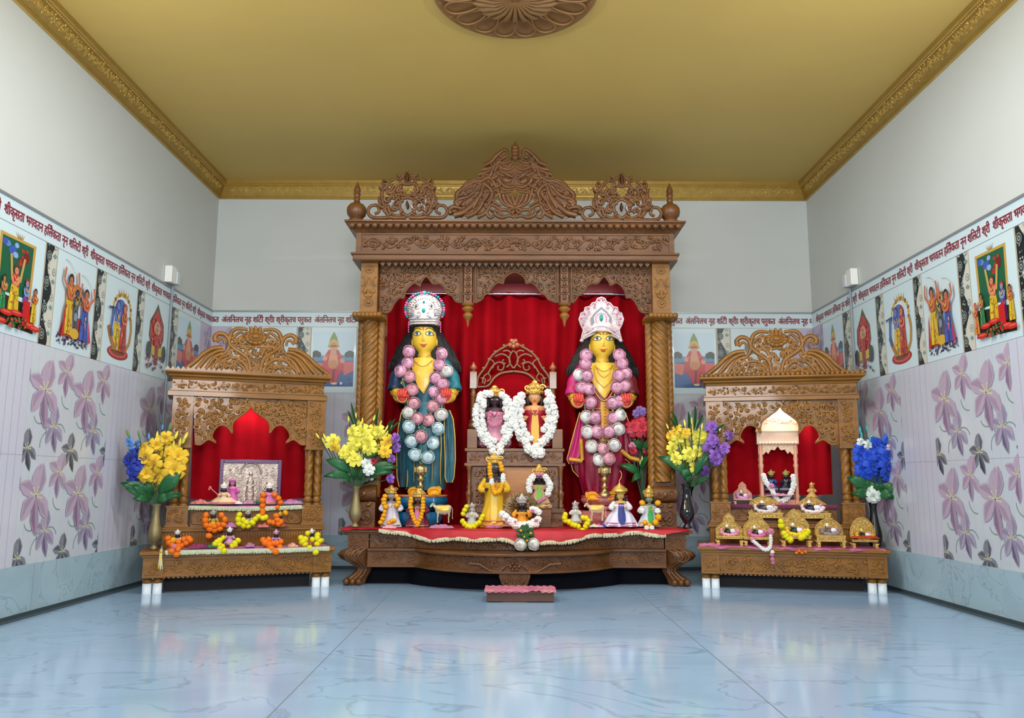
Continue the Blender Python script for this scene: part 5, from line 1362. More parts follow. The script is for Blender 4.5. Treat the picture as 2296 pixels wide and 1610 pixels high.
def pic_red(P):
    P.P([(.5, .97), (.62, .84), (.78, .7), (.8, .5), (.68, .34), (.32, .34), (.2, .5), (.22, .7), (.38, .84)], (96, 80, 44))
    P.P([(.5, .9), (.6, .8), (.74, .66), (.74, .5), (.64, .36), (.36, .36), (.26, .5), (.26, .66), (.4, .8)], (186, 44, 44))
    P.P([(.5, .96), (.57, .87), (.43, .87)], (60, 90, 50))
    speckle(P, .3, .7, .42, .76, [(206, 70, 60), (140, 30, 34), (230, 120, 100), (176, 50, 44)], 60, 7, .03)
    P.E(.5, .62, .13, .1, (206, 150, 120)); P.E(.5, .64, .06, .04, (240, 220, 210)); figure(P, .5, .38, .68, .12, (190, 60, 50), (214, 160, 130), (120, 40, 40), (160, 90, 60))
    P.P([(.3, .25), (.46, .24), (.46, .36), (.3, .38)], (206, 180, 50)); P.P([(.56, .24), (.72, .25), (.72, .38), (.56, .36)], (206, 180, 50))
    for s_ in (-1, 1): P.E(.5+s_*.3, .3, .09, .12, (60, 64, 74), 10)
    P.P([(.42, .36), (.58, .36), (.56, .12), (.44, .12)], (150, 50, 44))
    speckle(P, .1, .9, .04, .24, [(150, 40, 50), (120, 60, 60), (176, 70, 60), (70, 70, 90)], 34, 8, .035)
def pic_seated(P):
    P.rect(*[P.n(0, 0)[0], P.n(1, 0)[0], P.n(0, .06)[1], P.n(0, .96)[1]], SKY)
    P.P([(0, .56), (1, .58), (1, .46), (0, .46)], (90, 140, 176)); P.P([(0, .47), (1, .48), (1, .06), (0, .06)], (52, 92, 150)); P.P([(0, .46), (.26, .44), (.2, .26), (0, .3)], (206, 110, 90)); P.P([(.7, .46), (1, .47), (1, .32), (.78, .24)], (206, 96, 90))
    for x in (.08, .9): 
        for dx, dy, r in ((0, 0, .09), (-.06, -.02, .07), (.06, -.02, .07)): P.E(x+dx, .6+dy, r, .05, (66, 72, 66), 9)
    P.P([(.5, .96), (.58, .86), (.64, .7), (.36, .7), (.42, .86)], (120, 150, 80)); P.E(.5, .74, .12, .09, (206, 170, 70)); P.E(.5, .72, .08, .06, (200, 130, 90)); P.E(.5, .72, .1, .012, (120, 60, 40))
    P.blob([(.3, .24, .76), (.4, .24, .76), (.56, .3, .7), (.66, .38, .62)], (190, 60, 60)); P.blob([(.42, .38, .64), (.6, .42, .58), (.7, .45, .55)], (214, 150, 120))
    P.E(.3, .52, .06, .04, (214, 150, 120)); P.E(.72, .48, .06, .04, (214, 150, 120)); P.E(.5, .42, .12, .07, (196, 130, 70))
    P.blob([(.12, .44, .6), (.2, .4, .62), (.34, .26, .74)], (186, 40, 56)); P.P([(.5, .34), (.56, .34), (.54, .12), (.48, .12)], (120, 24, 40)); P.E(.54, .11, .08, .018, (226, 190, 150))
    for i in range(7): P.E(.36+.045*i, .56-.02*(1-abs(i-3)/3), .014, .008, (220, 180, 90), 6)
    speckle(P, .62, .96, .1, .2, [(220, 230, 236), (40, 70, 110)], 5, 4, .05)
def pic_pale(P):
    P.E(.6, .5, .2, .26, (214, 226, 232)); P.E(.3, .7, .1, .1, (120, 132, 130)); P.E(.4, .8, .14, .06, (150, 160, 156))
PICS = dict(court=(pic_court, 'robed crowd before green gilt throne'), dance=(pic_dance, 'yellow and blue robed dancers with raised arms'),
            pair=(pic_pair, 'blue and red pair in red dish'), red=(pic_red, 'red pointed oval above flowers'), seated=(pic_seated, 'crowned red seated figure'), pale=(pic_pale, 'blank pale design'))
def picture(side, u0, u1, kind, where):
    P = Print(side, u0, u1, 1.287, 1.779, WPB); fn, desc = PICS[kind]
    P.b = (u0, u1, 1.287, 1.779)
    # printed area inside a white margin
    b0 = P.b; m_ = .014; P.b = (u0+m_, u1-m_, 1.287+m_*1.3, 1.779-m_); fn(P); P.b = b0
    o = P.done('picture_tile'); tag(o, 'printed tile of '+desc+' '+where, 'picture', None); return o
def strip(side, u0, u1, label, seed):
    P = Print(side, u0, u1, 1.287, 1.779, (206, 204, 190)); w_ = u1-u0
    P.rect(u0, u0+w_*.05, 1.287, 1.779, (170, 160, 120)); P.rect(u1-w_*.05, u1, 1.287, 1.779, (170, 160, 120))
    pts = [(.08, 0)]+[(.5+.22*sin(t*13+seed*.3), t) for t in [i/24 for i in range(25)]]+[(.08, 1)]
    P.P(pts, (28, 36, 40))
    rnd = random.Random(seed)
    for k in range(4):
        y = .1+.26*k
        for r, c in ((.2, (120, 130, 124)), (.15, (34, 44, 48)), (.1, (150, 156, 148)), (.05, (60, 70, 70))): P.E(.28+.03*(k % 2), y, r, r*.28, c, 10)
        for r, c in ((.14, (140, 150, 146)), (.1, (206, 204, 190)), (.05, (120, 140, 140))): P.E(.78-.03*(k % 2), y+.12, r, r*.28, c, 10)
        P.P([(.6, y+.02), (.74, y+.05), (.9, y+.02), (.76, y-.005)], (110, 150, 156)); 
        for j in range(5): P.E(rnd.uniform(.12, .45), y+rnd.uniform(.06, .2), .05, .012, rnd.choice([(120, 140, 140), (176, 180, 170), (70, 90, 90)]), 6)
    o = P.done('decorative_strip'); tag(o, label, 'tile strip'); return o
Ls = [('seated', 5.30, 5.69), ('red', 4.80, 5.18), ('pair', 4.33, 4.70), ('dance', 3.85, 4.22), ('court', 3.35, 3.74)]
for k, a, b in Ls: picture('l', a, b, k, 'on the left wall')
Rs = [('seated', 5.36, 5.70), ('red', 4.86, 5.23), ('pair', 4.39, 4.75), ('dance', 3.94, 4.29), ('court', 3.47, 3.83)]
for k, a, b in Rs: picture('r', -b, -a, k, 'on the right wall')
ls = [(5.18, 5.30, 'between red oval and seated figure'), (4.70, 4.80, 'between blue red pair and red oval'), (4.22, 4.33, 'between dancers and blue red pair'), (3.74, 3.85, 'between robed crowd and dancers')]
for i, (a, b, t) in enumerate(ls): strip('l', a, b, 'black cream scroll strip, left wall, '+t, i)
rs = [(5.23, 5.36, ls[0][2]), (4.75, 4.86, ls[1][2]), (4.29, 4.39, ls[2][2]), (3.83, 3.94, ls[3][2])]
for i, (a, b, t) in enumerate(rs): strip('r', -b, -a, 'black cream scroll strip, right wall, '+t, i+5)
strip('r', -3.47, -3.36, 'black cream scroll strip at the right photo edge beside the robed crowd tile', 12)
X_ = lambda px: PY(px, 800, YB).x
picture('b', X_(697), X_(798), 'seated', 'on the back wall left of the central canopy')
picture('b', X_(1507), X_(1606), 'seated', 'on the back wall right of the central canopy')
picture('b', X_(517), X_(663), 'pale', 'on the back wall behind the left shrine crest')
picture('b', X_(1640), X_(1775), 'pale', 'on the back wall behind the right shrine crest')
strip('b', X_(664), X_(696), 'black and cream scroll tile strip on the back wall left of the central canopy', 20)
strip('b', X_(1607), X_(1639), 'black and cream scroll tile strip on the back wall right of the central canopy', 21)
# fill behind: plain floral tile zone of the frieze height
for side, u0, u1, par in (('l', 5.70, 5.9, wleft), ('r', -5.9, -5.71, wright), ('b', -XW+.005, X_(516), wback), ('b', X_(1777), XW-.005, wback)):
    P = Print(side, u0, u1, 1.287, 1.779, (190, 178, 200)); lily(P, (u0+u1)/2, 1.5, .1, PAL1, 0, 6); lily(P, (u0+u1)/2+.05, 1.68, .08, PAL2, 0, 24); P.done('lilac_tile_panel', par)
for side, u0, u1, par in (('l', 1.2, 3.34, wleft), ('r', -3.36, -1.2, wright)):
    P = Print(side, u0, u1, 1.287, 1.779, WPB); P.done('blank_tile_panel', par)

# ---- electrical boxes with conduit
def ebox(side, X, Yc, zc, label):
    s_ = -1 if side == 'l' else 1; o_ = thing('electrical_box', (X, Yc, zc), label, 'electrical box')
    w = lambda a: X-s_*a
    def bx(mb, a0, a1, y0, y1, z0, z1): mb.box(min(w(a0), w(a1)), max(w(a0), w(a1)), y0, y1, z0, z1)
    mb = MB(); bx(mb, .002, .05, Yc-.055, Yc+.02, zc-.055, zc+.055); mb.build('housing', paint(232, 232, 228, .35), o_, .004)
    mb = MB(); bx(mb, .01, .055, Yc+.022, Yc+.07, zc-.05, zc+.035); mb.build('switch_cover', paint(206, 214, 220, .35), o_, .004)
    mb = MB(); bx(mb, .0, .012, Yc-.06, Yc+.05, zc-.075, zc-.06); mb.build('bracket', paint(150, 150, 140), o_)
    mb = MB(); mb.tube([(w(.018), Yc+.045, zc-.05), (w(.018), Yc+.045, .95)], .008, 8); mb.build('conduit', paint(130, 142, 152, .4), o_)
pL = PX(376, 618, -XW); ebox('l', -XW, pL.y, pL.z, 'white electrical box with grey conduit on the left wall')
pR = PX(1917, 624, XW); ebox('r', XW, pR.y, pR.z, 'white electrical box with grey conduit on the right wall')

# ---- low stool on the floor in front
st = None
zs_ = Z0+.0
A = PZ(1084, 1327, Z0); 
x0 = PZ(1091, 1351, Z0).x; x1 = PZ(1242, 1351, Z0).x; yf = PZ(1160, 1351, Z0).y
o_ = thing('foot_stool', ((x0+x1)/2, yf+.08, Z0), 'low brown wooden stool with pink patterned cloth on the floor before the central altar', 'stool')
SW = mat('brown_stool_wood', (92, 56, 40), .5, 0, .1, .3, 8)
zt = PY(1160, 1324, yf).z
mb = MB(); mb.box(x0, x1, yf, yf+.018, Z0+.004, zt-.008); mb.box(x0+.006, x1-.006, yf-.003, yf, Z0+.038, Z0+.042); mb.build('front_panel', SW, o_, .002)
mb = MB(); mb.box(x0, x0+.018, yf+.0185, yf+.19, Z0, zt-.008); mb.build('side_panel', SW, o_, .002)
mb = MB(); mb.box(x1-.018, x1, yf+.0185, yf+.19, Z0, zt-.008); mb.build('side_panel', SW, o_, .002)
mb = MB(); rows = []
for i in range(13):
    y = yf-.012+.21*i/12; rows.append([(x0-.012+(x1-x0+.024)*j/40, y, zt-.002+.0025*sin(j*1.7+i*.6)+(.004 if 0 < i < 12 else 0)-(.006 if i == 0 else 0)+(.012 if (i == 0 and 24 < j < 32) else 0)*.6) for j in range(41)])
mb.loft(rows, False, True, False)
cm = mat('pink_patterned_cloth', (206, 150, 150), .8, 0, 0, .5, 14, rgb2=(176, 50, 120), stretch=(1, 3, 1))
cl2 = mb.build('cloth_cover', cm); tag(cl2, 'pink and magenta patterned cloth laid over the low wooden stool', 'cloth')
mb = MB(); mb.box(x0-.006, x1+.006, yf-.006, yf+.196, zt-.01, zt-.004); mb.build('stool_top', SW, o_)
# ================================================================ throne
D1 = .26
th = thing('deity_throne', M.w(qx(1154, 1100, D1), .35, ZT), 'carved wooden throne with pierced arched back and red cushion between the two standing statues', 'throne')
def T(px, py, d=D1): return M.q(px, py, d)
TW = mat('throne_teak', (128, 80, 36), .34, 0, .3, .4, 6, .1, 60, stretch=(1, 1, 5))
def tb(a, b, y0, y1, d0, d1, name, m=TW, rel=None):
    x0, x1 = T(a, y0, d0)[0], T(b, y0, d0)[0]; z0, z1 = max(ZT+.002, T(a, y1, d0)[1]), T(a, y0, d0)[1]
    mb = MB(M); mb.box(x0, x1, d0, d1, z0, z1)
    if rel == 'vine': vine(mb, yplane(d0), x0+.01, x1-.01, z0+.006, z1-.006, .0045, 71)
    if rel: pass
    return mb.build(name, m, th, .003)
tb(1047, 1263, 1150, 1190, D1-.01, .47, 'base_board', rel='vine'); tb(1043, 1267, 1140, 1150, D1-.025, .47, 'base_moulding')
x0, x1 = T(1050, 1090)[0], T(1260, 1090)[0]; z0, z1 = T(1150, 1140)[1], T(1150, 1045)[1]
mb = MB(M); mb.box(x0, x1, D1+.012, .46, z0, z1)
for a, b in ((1062, 1124), (1204, 1250)):
    xa, xb = T(a, 1090)[0], T(b, 1090)[0]; mb.box(xa, xb, D1, D1+.012, z0+.01, z1-.01)
    for s_, xc in ((1, xa+.03), (-1, xb-.03)): curl(mb, yplane(D1), xc, z1-.06, .035, PI/2, 1.3, .007, s_); curl(mb, yplane(D1), xc, z0+.06, .035, -PI/2, 1.3, .007, -s_)
    fillrelief(mb, yplane(D1), lambda x, z: xa < x < xb and z0+.02 < z < z1-.02, (xa, xb, z0+.02, z1-.02), .045, .006, 91)
mb.build('lower_panel', TW, th)
mb = MB(M); mb.box(T(1126, 1090)[0], T(1202, 1090)[0], D1+.006, D1+.014, z0+.008, z1-.008); mb.build('centre_panel', WH, th, .002)
for c in (1052, 1257):
    xc = T(c, 1090)[0]; h = z1-z0; mb = MB(M)
    mb.lathe([(.018, 0), (.02, .08*h), (.014, .12*h), (.02, .3*h), (.024, .36*h), (.012, .44*h), (.018, .5*h), (.012, .55*h), (.015, .9*h), (.02, .95*h), (.02, h)], (xc, D1-.004, z0), 16); mb.build('baluster', TW, th)
tb(1041, 1268, 1038, 1045, D1-.02, .47, 'seat_moulding'); tb(1047, 1262, 1012, 1038, D1, .46, 'seat_frieze', rel='vine'); tb(1042, 1266, 1005, 1012, D1-.014, .47, 'seat_board')
zse = T(1150, 1005, D1-.014)[1]
for c0, c1, cp_ in ((1047, 1070, 1061), (1238, 1262, 1240)):
    for dd in (D1+.005, .41):
        xa, xb = T(c0, 990, dd)[0], T(c1, 990, dd)[0]; zt = T(1100, 962, dd)[1]
        if dd < .4: mb = MB(M); mb.box(xa, xb, dd, .45, zse, zt); mb.build('arm_block', TW, th, .003)
    xc = T(cp_, 900, .42)[0]; zb = T(1100, 964, .42)[1]; z2 = T(1100, 872, .42)[1]; z3 = T(1100, 834, .42)[1]; mb = MB(M); h = z2-zb
    mb.lathe([(.016, 0), (.03, .04*h), (.034, .1*h), (.024, .17*h), (.03, .2*h), (.016, .26*h), (.02, .5*h), (.017, .8*h), (.022, .86*h), (.016, .92*h), (.02, h)], (xc, .42, zb), 16)
    mb.box(xc-.024, xc+.024, .4, .445, z2, z3); mb.build('back_post', TW, th, .002)
    mb = MB(M); mb.lathe([(.02, 0), (.012, .008), (.026, .022), (.024, .034), (.012, .05), (.004, .066), (.001, .07)], (xc, .42, z3), 16); mb.build('post_finial', mat('reddish_wood', (150, 78, 42), .3, 0, .4), th)
mb = MB(M); cush = smooth([T(x, y, .43) for x, y in ((1070, 1004), (1070, 872), (1080, 856), (1100, 843), (1125, 834), (1152, 831), (1180, 834), (1205, 843), (1226, 858), (1234, 874), (1234, 1004))], 2)
mb.prism(cush, .43, .455); mb.build('back_cushion', RED, th)
mb = MB(M); dk = .42
def fst(mb, fr, d, pts, r0, r1=None, mir=None, k=3):
    for mm in ((0, 1) if mir else (0,)):
        L_ = cr([fr.p(2*mir-x if mm else x, y, d) for x, y in pts], k); n_ = len(L_); r1_ = r1 or r0
        mb.tube(L_, [(r0+(r1_-r0)*i/(n_-1))*.003 for i in range(n_)], 6)
for pts, r0, r1 in (([(1070, 869), (1072, 846), (1088, 824), (1100, 802), (1116, 787), (1138, 774), (1151, 764)], 3, 3), ([(1070, 868), (1094, 866), (1106, 850), (1124, 837), (1151, 833)], 3.2, 3.2),
    ([(1082, 860), (1084, 846), (1094, 838), (1100, 848), (1092, 856)], 2.4, 2), ([(1094, 838), (1104, 822), (1118, 812), (1130, 818), (1126, 830), (1116, 828), (1118, 820)], 2.6, 2),
    ([(1110, 800), (1124, 794), (1138, 800), (1144, 814), (1136, 824)], 2.6, 2), ([(1151, 826), (1142, 812), (1144, 796), (1151, 786)], 2.6, 2), ([(1128, 788), (1138, 786), (1146, 792)], 2.2, 2), ([(1078, 848), (1088, 850), (1086, 862)], 2, 2), ([(1100, 806), (1108, 814), (1104, 826)], 2.2, 2), ([(1130, 806), (1126, 812), (1134, 816)], 2, 2)):
    fst(mb, M, dk, pts, r0, r1, 1151.5)
for x, y in ((1084, 828), (1096, 808), (1110, 791), (1130, 777)):
    for m in (0, 1): mb.ball(M.p(2*1151.5-x if m else x, y-2, dk), (.012, .01, .012), 7, 5)
mb.build('pierced_crest', TW, th)
mb = MB(M); 
for dx, dy in ((0, 0), (-8, 5), (8, 5), (0, 8), (-4, -4), (4, -4)): mb.ball(M.p(1151.5+dx, 769+dy, dk-.004), (.018, .014, .018), 9, 6)
mb.build('crest_rosette', mat('reddish_wood', (150, 78, 42), .3, 0, .4), th)

# ================================================================ figurines
def figurine(fr, d, cx, yt, yb, w, label, dress, skin, hair=(24, 18, 20), crown=GOLD, face_c=None, trim=GOLDC, sash=None, style='stand', name='deity_figurine', base=None, crown_h=.2, extra=None, zmin=None):
    """small dressed figure; pixel column cx, crown top yt, base yb, width w (px)"""
    H = yb-yt; Y = lambda t: yb-H*t; A = min(H, w*1.9)
    x_b, z_b = fr.q(cx, yb, d)
    if zmin is not None and z_b < zmin: z_b = zmin
    root = thing(name, fr.w(x_b, d, z_b), label, 'figurine')
    s = (fr.q(cx+1, yb, d)[0]-x_b)        # metres per pixel
    dm = lambda c: c if hasattr(c, 'node_tree') else paint(c[0], c[1], c[2], .5)
    hw = w/2
    rows = [(1-crown_h, .14), (1-crown_h-.03, .2), (1-crown_h-.08, .23), (1-crown_h-.13, .19), (1-crown_h-.165, .1), (1-crown_h-.19, .1), (1-crown_h-.21, .34), (1-crown_h-.27, .42), (1-crown_h-.38, .34), (.25, .36)]
    k = .42*H/hw*.5
    B = Px(fr, d, [(Y(t), cx-a*A*.42, cx+a*A*.42, a*A*.36*s) for t, a in rows])
    mb = MB(fr); B.loft(mb, 18, None, 2)
    top = 1-crown_h; sh = top-.25; arms_ = []
    for s_ in (-1, 1):
        a_ = fr.p(cx+s_*.15*A, Y(sh), d); b_ = fr.p(cx+s_*.25*A, Y(sh-.12), d-.1*A*s); c_ = fr.p(cx+s_*.13*A, Y(sh-.13), d-.2*A*s)
        arms_.append((a_, b_, c_)); mb.tube([b_*.3+c_*.7, c_], [.034*A*s, .03*A*s], 8)
        for f in range(5): mb.tube([c_, c_+V(((-.03+.015*f)*A*s, -.02*A*s, .035*A*s*(1-.2*abs(f-2))))], .009*A*s, 5)
    mb.build('body', dm(skin), root)
    # dress
    if style == 'stand': dr = [(sh+.05, .16), (sh-.02, .2), (sh-.13, .17), (sh-.2, .2), (.22, .36), (.1, .44), (0.0, .5)]
    elif style == 'flare': dr = [(sh+.05, .15), (sh-.05, .2), (sh-.15, .18), (.3, .4), (.15, .52), (.0, .6)]
    else: dr = [(sh+.05, .18), (sh-.04, .26), (sh-.14, .28), (.25, .42), (.14, .6), (.05, .62), (0, .55)]
    mx = max(a for t, a in dr); bw = lambda t: .46*B.at(Y(t))[2]*0+(B.at(Y(t))[1]-B.at(Y(t))[0])*.5*1.12+.6
    wd_ = [(t, max(a/mx*hw, bw(t) if t <= sh-.0 else a*A*.5)) for t, a in dr]
    R_ = Px(fr, d, [(Y(t), cx-q, cx+q, max(min(.8, .75*H/w)*q*s, (B.at(Y(t))[2]*1.12+.001) if t <= sh else 0)) for t, q in wd_])
    mb = MB(fr); zz_ = [z_b]
    R_.loft(mb, 40, lambda a, y: (.07*sin(a*9+y*.1)+.03*sin(a*17))*max(0, min(1, (y-Y(sh-.1))/(H*.3))), 2)
    for a_, b_, c_ in arms_: mb.tube(cr([a_, b_, b_*.2+c_*.8], 3), [.055*A*s]*3+[.05*A*s]*3+[.046*A*s], 10)
    mb.v = [V((p.x, p.y, max(p.z, z_b+.001))) for p in mb.v]
    mb.build('dress', dm(dress), root)
    mb = MB(fr)
    for q in (0, .5): R_.line(mb, [(cx-hw*a, Y(.03+q*.12)+0) for a in (-.85, -.5, 0, .5, .85)], .012*H*s+.0005, .004)
    R_.line(mb, [(cx-hw*.25, Y(sh+.02)), (cx, Y(sh-.1)), (cx+hw*.25, Y(sh+.02))], .01*H*s, .004)
    mb.build('trim', dm(trim), root)
    if sash: mb = MB(fr); R_.patch(mb, [(Y(t), cx-hw*.2*a, cx+hw*.2*a) for t, a in ((sh, .7), (sh-.15, .9), (.3, 1.1), (.15, 1.1), (.06, .6))], .008, 6); mb.build('sash', dm(sash), root)
    # hair, face marks, crown
    mb = MB(fr); mb.ball(fr.p(cx, Y(top-.05), d+.05*H*s), (.12*A*s, .1*A*s, .11*H*s), 12, 8)
    for s_ in (-1, 1): mb.ball(fr.p(cx+s_*.1*A, Y(top-.14), d+.04*A*s), (.045*A*s, .05*A*s, .1*H*s), 8, 6)
    mb.build('hair', dm(hair), root)
    mb = MB(fr)
    for s_ in (-1, 1):
        mb.ball(B.surf(cx+s_*.04*A, Y(top-.075), .001), (.02*A*s, .008*A*s, .012*A*s), 8, 5, 0); mb.ball(B.surf(cx+s_*.04*A, Y(top-.075), .003), (.009*A*s, .006*A*s, .009*A*s), 6, 5, 1)
    mb.ball(B.surf(cx, Y(top-.135), .001), (.022*A*s, .008*A*s, .008*A*s), 8, 5, 2); mb.ball(B.surf(cx, Y(top-.105), .001), (.012*A*s, .014*A*s, .02*A*s), 8, 5, 3)
    mb.build('eyes', [EYEW, EYEB, LIPS, dm(skin)], root)
    mb = MB(fr); ch = crown_h*H*s; c = fr.p(cx, Y(top-.03), d); rr = .1*A*s
    mb.lathe([(rr*1.1, 0), (rr*1.15, ch*.12), (rr, ch*.2), (rr*1.2, ch*.4), (rr*1.05, ch*.6), (rr*.7, ch*.8), (rr*.4, ch*.9), (rr*.42, ch), (rr*.1, ch*1.12)], c, 20, fn=lambda a, z: 1+.12*cos(a*8))
    for j in range(9):
        a = PI+PI*j/8; mb.ball(c+V((rr*1.2*cos(a), rr*1.2*sin(a), ch*.15)), rr*.16, 6, 5); mb.ball(c+V((rr*1.15*cos(a), rr*1.15*sin(a), ch*.45)), rr*.2, 6, 5)
    for s_ in (-1, 1): curl(mb, lambda u, v, up=0: (u, c.y-.01, v), c.x+s_*rr*1.1, c.z+ch*.5, ch*.28, 0, 1.2*s_, rr*.12)
    mb.build('crown', dm(crown), root)
    if extra: extra(root, fr, d, s)
    return root
def cloth_heap(fr, d, cx, cy, w, h, m, label, seed=1, name='cloth'):
    """crumpled little cloth resting on a surface"""
    x0, z0 = fr.q(cx-w/2, cy, d); x1, _ = fr.q(cx+w/2, cy, d); s = (x1-x0)/w; mb = MB(fr); g = []
    for i in range(9):
        r = []
        for j in range(19):
            u, v = j/18, i/8; e = sin(PI*u)**.5*sin(PI*v)**.5
            r.append((x0+(x1-x0)*u, d-(.05+.0)*(v-.5)*1.6+.004*sin(u*20+seed), z0+.003+h*s*e*(.55+.45*noise.noise(V((u*4+seed, v*3, seed))))+.002*sin(u*30)))
        g.append(r)
    mb.loft(g, False, True, False); b = [[(p[0], p[1], z0+.001) for p in r] for r in (g[0], g[-1])]; mb.loft([b[0], g[0]], False, True, False); mb.loft([g[-1], b[1]], False, True, False)
    return tag(mb.build(name, m, None), label, 'cloth')
CW = (226, 224, 230)
# -- on the throne seat
f1 = figurine(M, .36, 1109, 862, 1004, 74, 'dark faced seated figurine with gold crown on the left of the throne', (214, 150, 170), (70, 50, 62), style='seat', trim=paint(190, 60, 90), crown_h=.17)
f2 = figurine(M, .36, 1199, 850, 1004, 80, 'peach faced seated figurine with gold crown on the right of the throne', (168, 20, 44), (222, 160, 104), style='seat', crown_h=.19, sash=(222, 170, 70))
# white garlands on throne figures
def ring(pts, seed, r, d, step=11, kinds='w', jit=2): return along(pts, step, d, r, kinds, seed, jit, .012)
p = ring([(1100, 882), (1080, 888), (1070, 915), (1068, 945), (1078, 975), (1094, 994), (1112, 1008)], 1, 10, .27)+ring([(1124, 884), (1140, 900), (1148, 930), (1144, 960), (1132, 985), (1118, 1006)], 2, 10, .27)+ring([(1086, 900), (1080, 940), (1092, 975), (1110, 992)], 3, 8, .265)+ring([(1134, 905), (1136, 945), (1124, 978)], 4, 8, .265)+[(1112, 1020, .23, 9, 'w'), (1122, 1012, .23, 9, 'w'), (1104, 1012, .23, 9, 'w')]
garland(M, 'jasmine_garland', 'thick white flower garland around the dark faced figurine on the throne', p, 5)
p = ring([(1168, 886), (1158, 905), (1156, 935), (1160, 965), (1172, 985)], 6, 11, .27)+ring([(1230, 882), (1240, 905), (1242, 935), (1238, 962), (1224, 985), (1204, 1000)], 7, 11, .27)+ring([(1172, 900), (1168, 930), (1176, 962), (1190, 985)], 8, 8, .265)+ring([(1226, 900), (1230, 940), (1216, 972)], 9, 8, .265)+ring([(1178, 990), (1186, 1010), (1202, 1020), (1214, 1012), (1196, 1000)], 10, 11, .225, 10)
garland(M, 'jasmine_garland', 'thick white flower garland around the peach faced figurine on the throne', p, 6)
p = along([(1100, 925), (1096, 945), (1108, 955), (1122, 945), (1120, 925)], 7, .262, 5, 'k', 3)
garland(M, 'pink_garland', 'short pink flower garland on the chest of the dark faced figurine', p, 7)
tz = ZT+.006
def on_table(*a, **k): return figurine(M, *a, zmin=tz, **k)
on_table(.12, 877, 1086, 1186, 50, 'small figurine in a white robe with marigold garland, leftmost on the central altar table', CW, (150, 140, 140), style='stand', sash=(200, 196, 220), crown_h=.18)
garland(M, 'marigold_garland', 'golden marigold garland on the leftmost white robed figurine', along([(864, 1112), (860, 1124), (864, 1138), (860, 1160), (850, 1176)], 9, .06, 7, 'g', 1, 1)+along([(888, 1112), (894, 1124), (888, 1136)], 8, .06, 7, 'g', 2, 1)+along([(872, 1172), (882, 1166), (886, 1172)], 7, .06, 6, 'g', 3), 11)
on_table(.1, 937, 1094, 1186, 58, 'small figurine in a maroon robe with gold crown before the turquoise pedestal', (104, 24, 56), (90, 60, 50), style='flare', sash=(196, 110, 160), crown_h=.2)
garland(M, 'marigold_garland', 'orange marigold garland hanging in a V on the maroon robed figurine', along([(922, 1118), (920, 1135), (924, 1150), (930, 1168), (936, 1178)], 7, .04, 6.5, 'g', 1, .5)+along([(948, 1118), (948, 1140), (944, 1160), (936, 1178)], 7, .04, 6.5, 'g', 2, .5), 12)
on_table(.1, 1108, 1012, 1182, 66, 'tall figurine in a yellow robe with gold crown standing before the throne', (226, 180, 30), (60, 54, 60), style='flare', sash=(234, 200, 90), crown_h=.13, trim=paint(214, 130, 90))
garland(M, 'marigold_garland', 'gold and white garland on the yellow robed figurine', along([(1098, 1042), (1098, 1055), (1100, 1070)], 7, .0, 7, 'g', 1)+along([(1102, 1076), (1102, 1084)], 6, .0, 6, 'w', 1)+along([(1104, 1090), (1108, 1104), (1116, 1106)], 6, .0, 7, 'g', 2)+along([(1122, 1040), (1126, 1056)], 7, .0, 7, 'g', 1)+along([(1128, 1066), (1128, 1078)], 6, .0, 6, 'w', 1)+along([(1126, 1086), (1122, 1098), (1116, 1106)], 6, .0, 7, 'g', 2), 13)
def stand(fr, d, cx, y0, y1, w, label, m=WD, zb=None):
    x, z1 = fr.q(cx, y0, d); s = (fr.q(cx+1, y0, d)[0]-x); z0 = fr.q(cx, y1, d)[1] if zb is None else zb
    mb = MB(fr); hw = w*s/2; mb.box(x-hw, x+hw, d-hw*.8, d+hw*.8, z0, z1-.008); mb.box(x-hw*1.08, x+hw*1.08, d-hw*.88, d+hw*.88, z1-.008, z1-.001)
    return tag(mb.build('display_stand', m, None, .002), label, 'stand')
stand(M, .15, 1210, 1138, 1180, 50, 'small wooden stand under the white garlanded figurine right of the centre', WD, tz)
figurine(M, .15, 1209, 1040, 1138, 56, 'gold crowned figurine with white garland on a stand right of the centre', (226, 190, 150), (40, 34, 36), style='stand', sash=(104, 176, 60), crown_h=.24)
garland(M, 'jasmine_garland', 'white garland on the gold crowned figurine right of the centre', along([(1196, 1068), (1188, 1080), (1186, 1094), (1190, 1104)], 7, .08, 8, 'w', 1, 1)+along([(1222, 1068), (1232, 1084), (1232, 1098), (1228, 1108)], 7, .08, 8, 'w', 2, 1)+along([(1200, 1064), (1218, 1064)], 8, .08, 5, 'k', 1)+along([(1206, 1126), (1216, 1120), (1226, 1116)], 6, .08, 5, 'k', 3), 14)
# centre piece with halo
hc = on_table(.0, 1170, 1106, 1186, 44, 'small central figurine with yellow body before a round branching halo', (232, 150, 30), (34, 26, 28), style='seat', crown_h=.25, crown=SILV)
mb = MB(M); rnd = random.Random(5)
for i in range(150):
    a = -.35+(PI+.7)*i/149+rnd.uniform(-.03, .03); r0 = rnd.uniform(17, 24); r1 = rnd.uniform(32, 42); c0 = (1168, 1143)
    mb.tube([M.p(c0[0]+r0*cos(a), c0[1]-r0*sin(a), .06), M.p(c0[0]+(r0+r1)/2*cos(a+.06), c0[1]-(r0+r1)/2*sin(a+.06), .045+.02*rnd.random()), M.p(c0[0]+r1*cos(a), c0[1]-r1*sin(a), .055)], [.003, .004, .003], 5)
mb.tube([M.p(1168+20*cos(a), 1143-20*sin(a), .062) for a in [-.4+(PI+.8)*i/20 for i in range(21)]], .006, 6); mb.tube([M.p(1168+x, 1175, .06) for x in (-20, 20)], .006, 6)
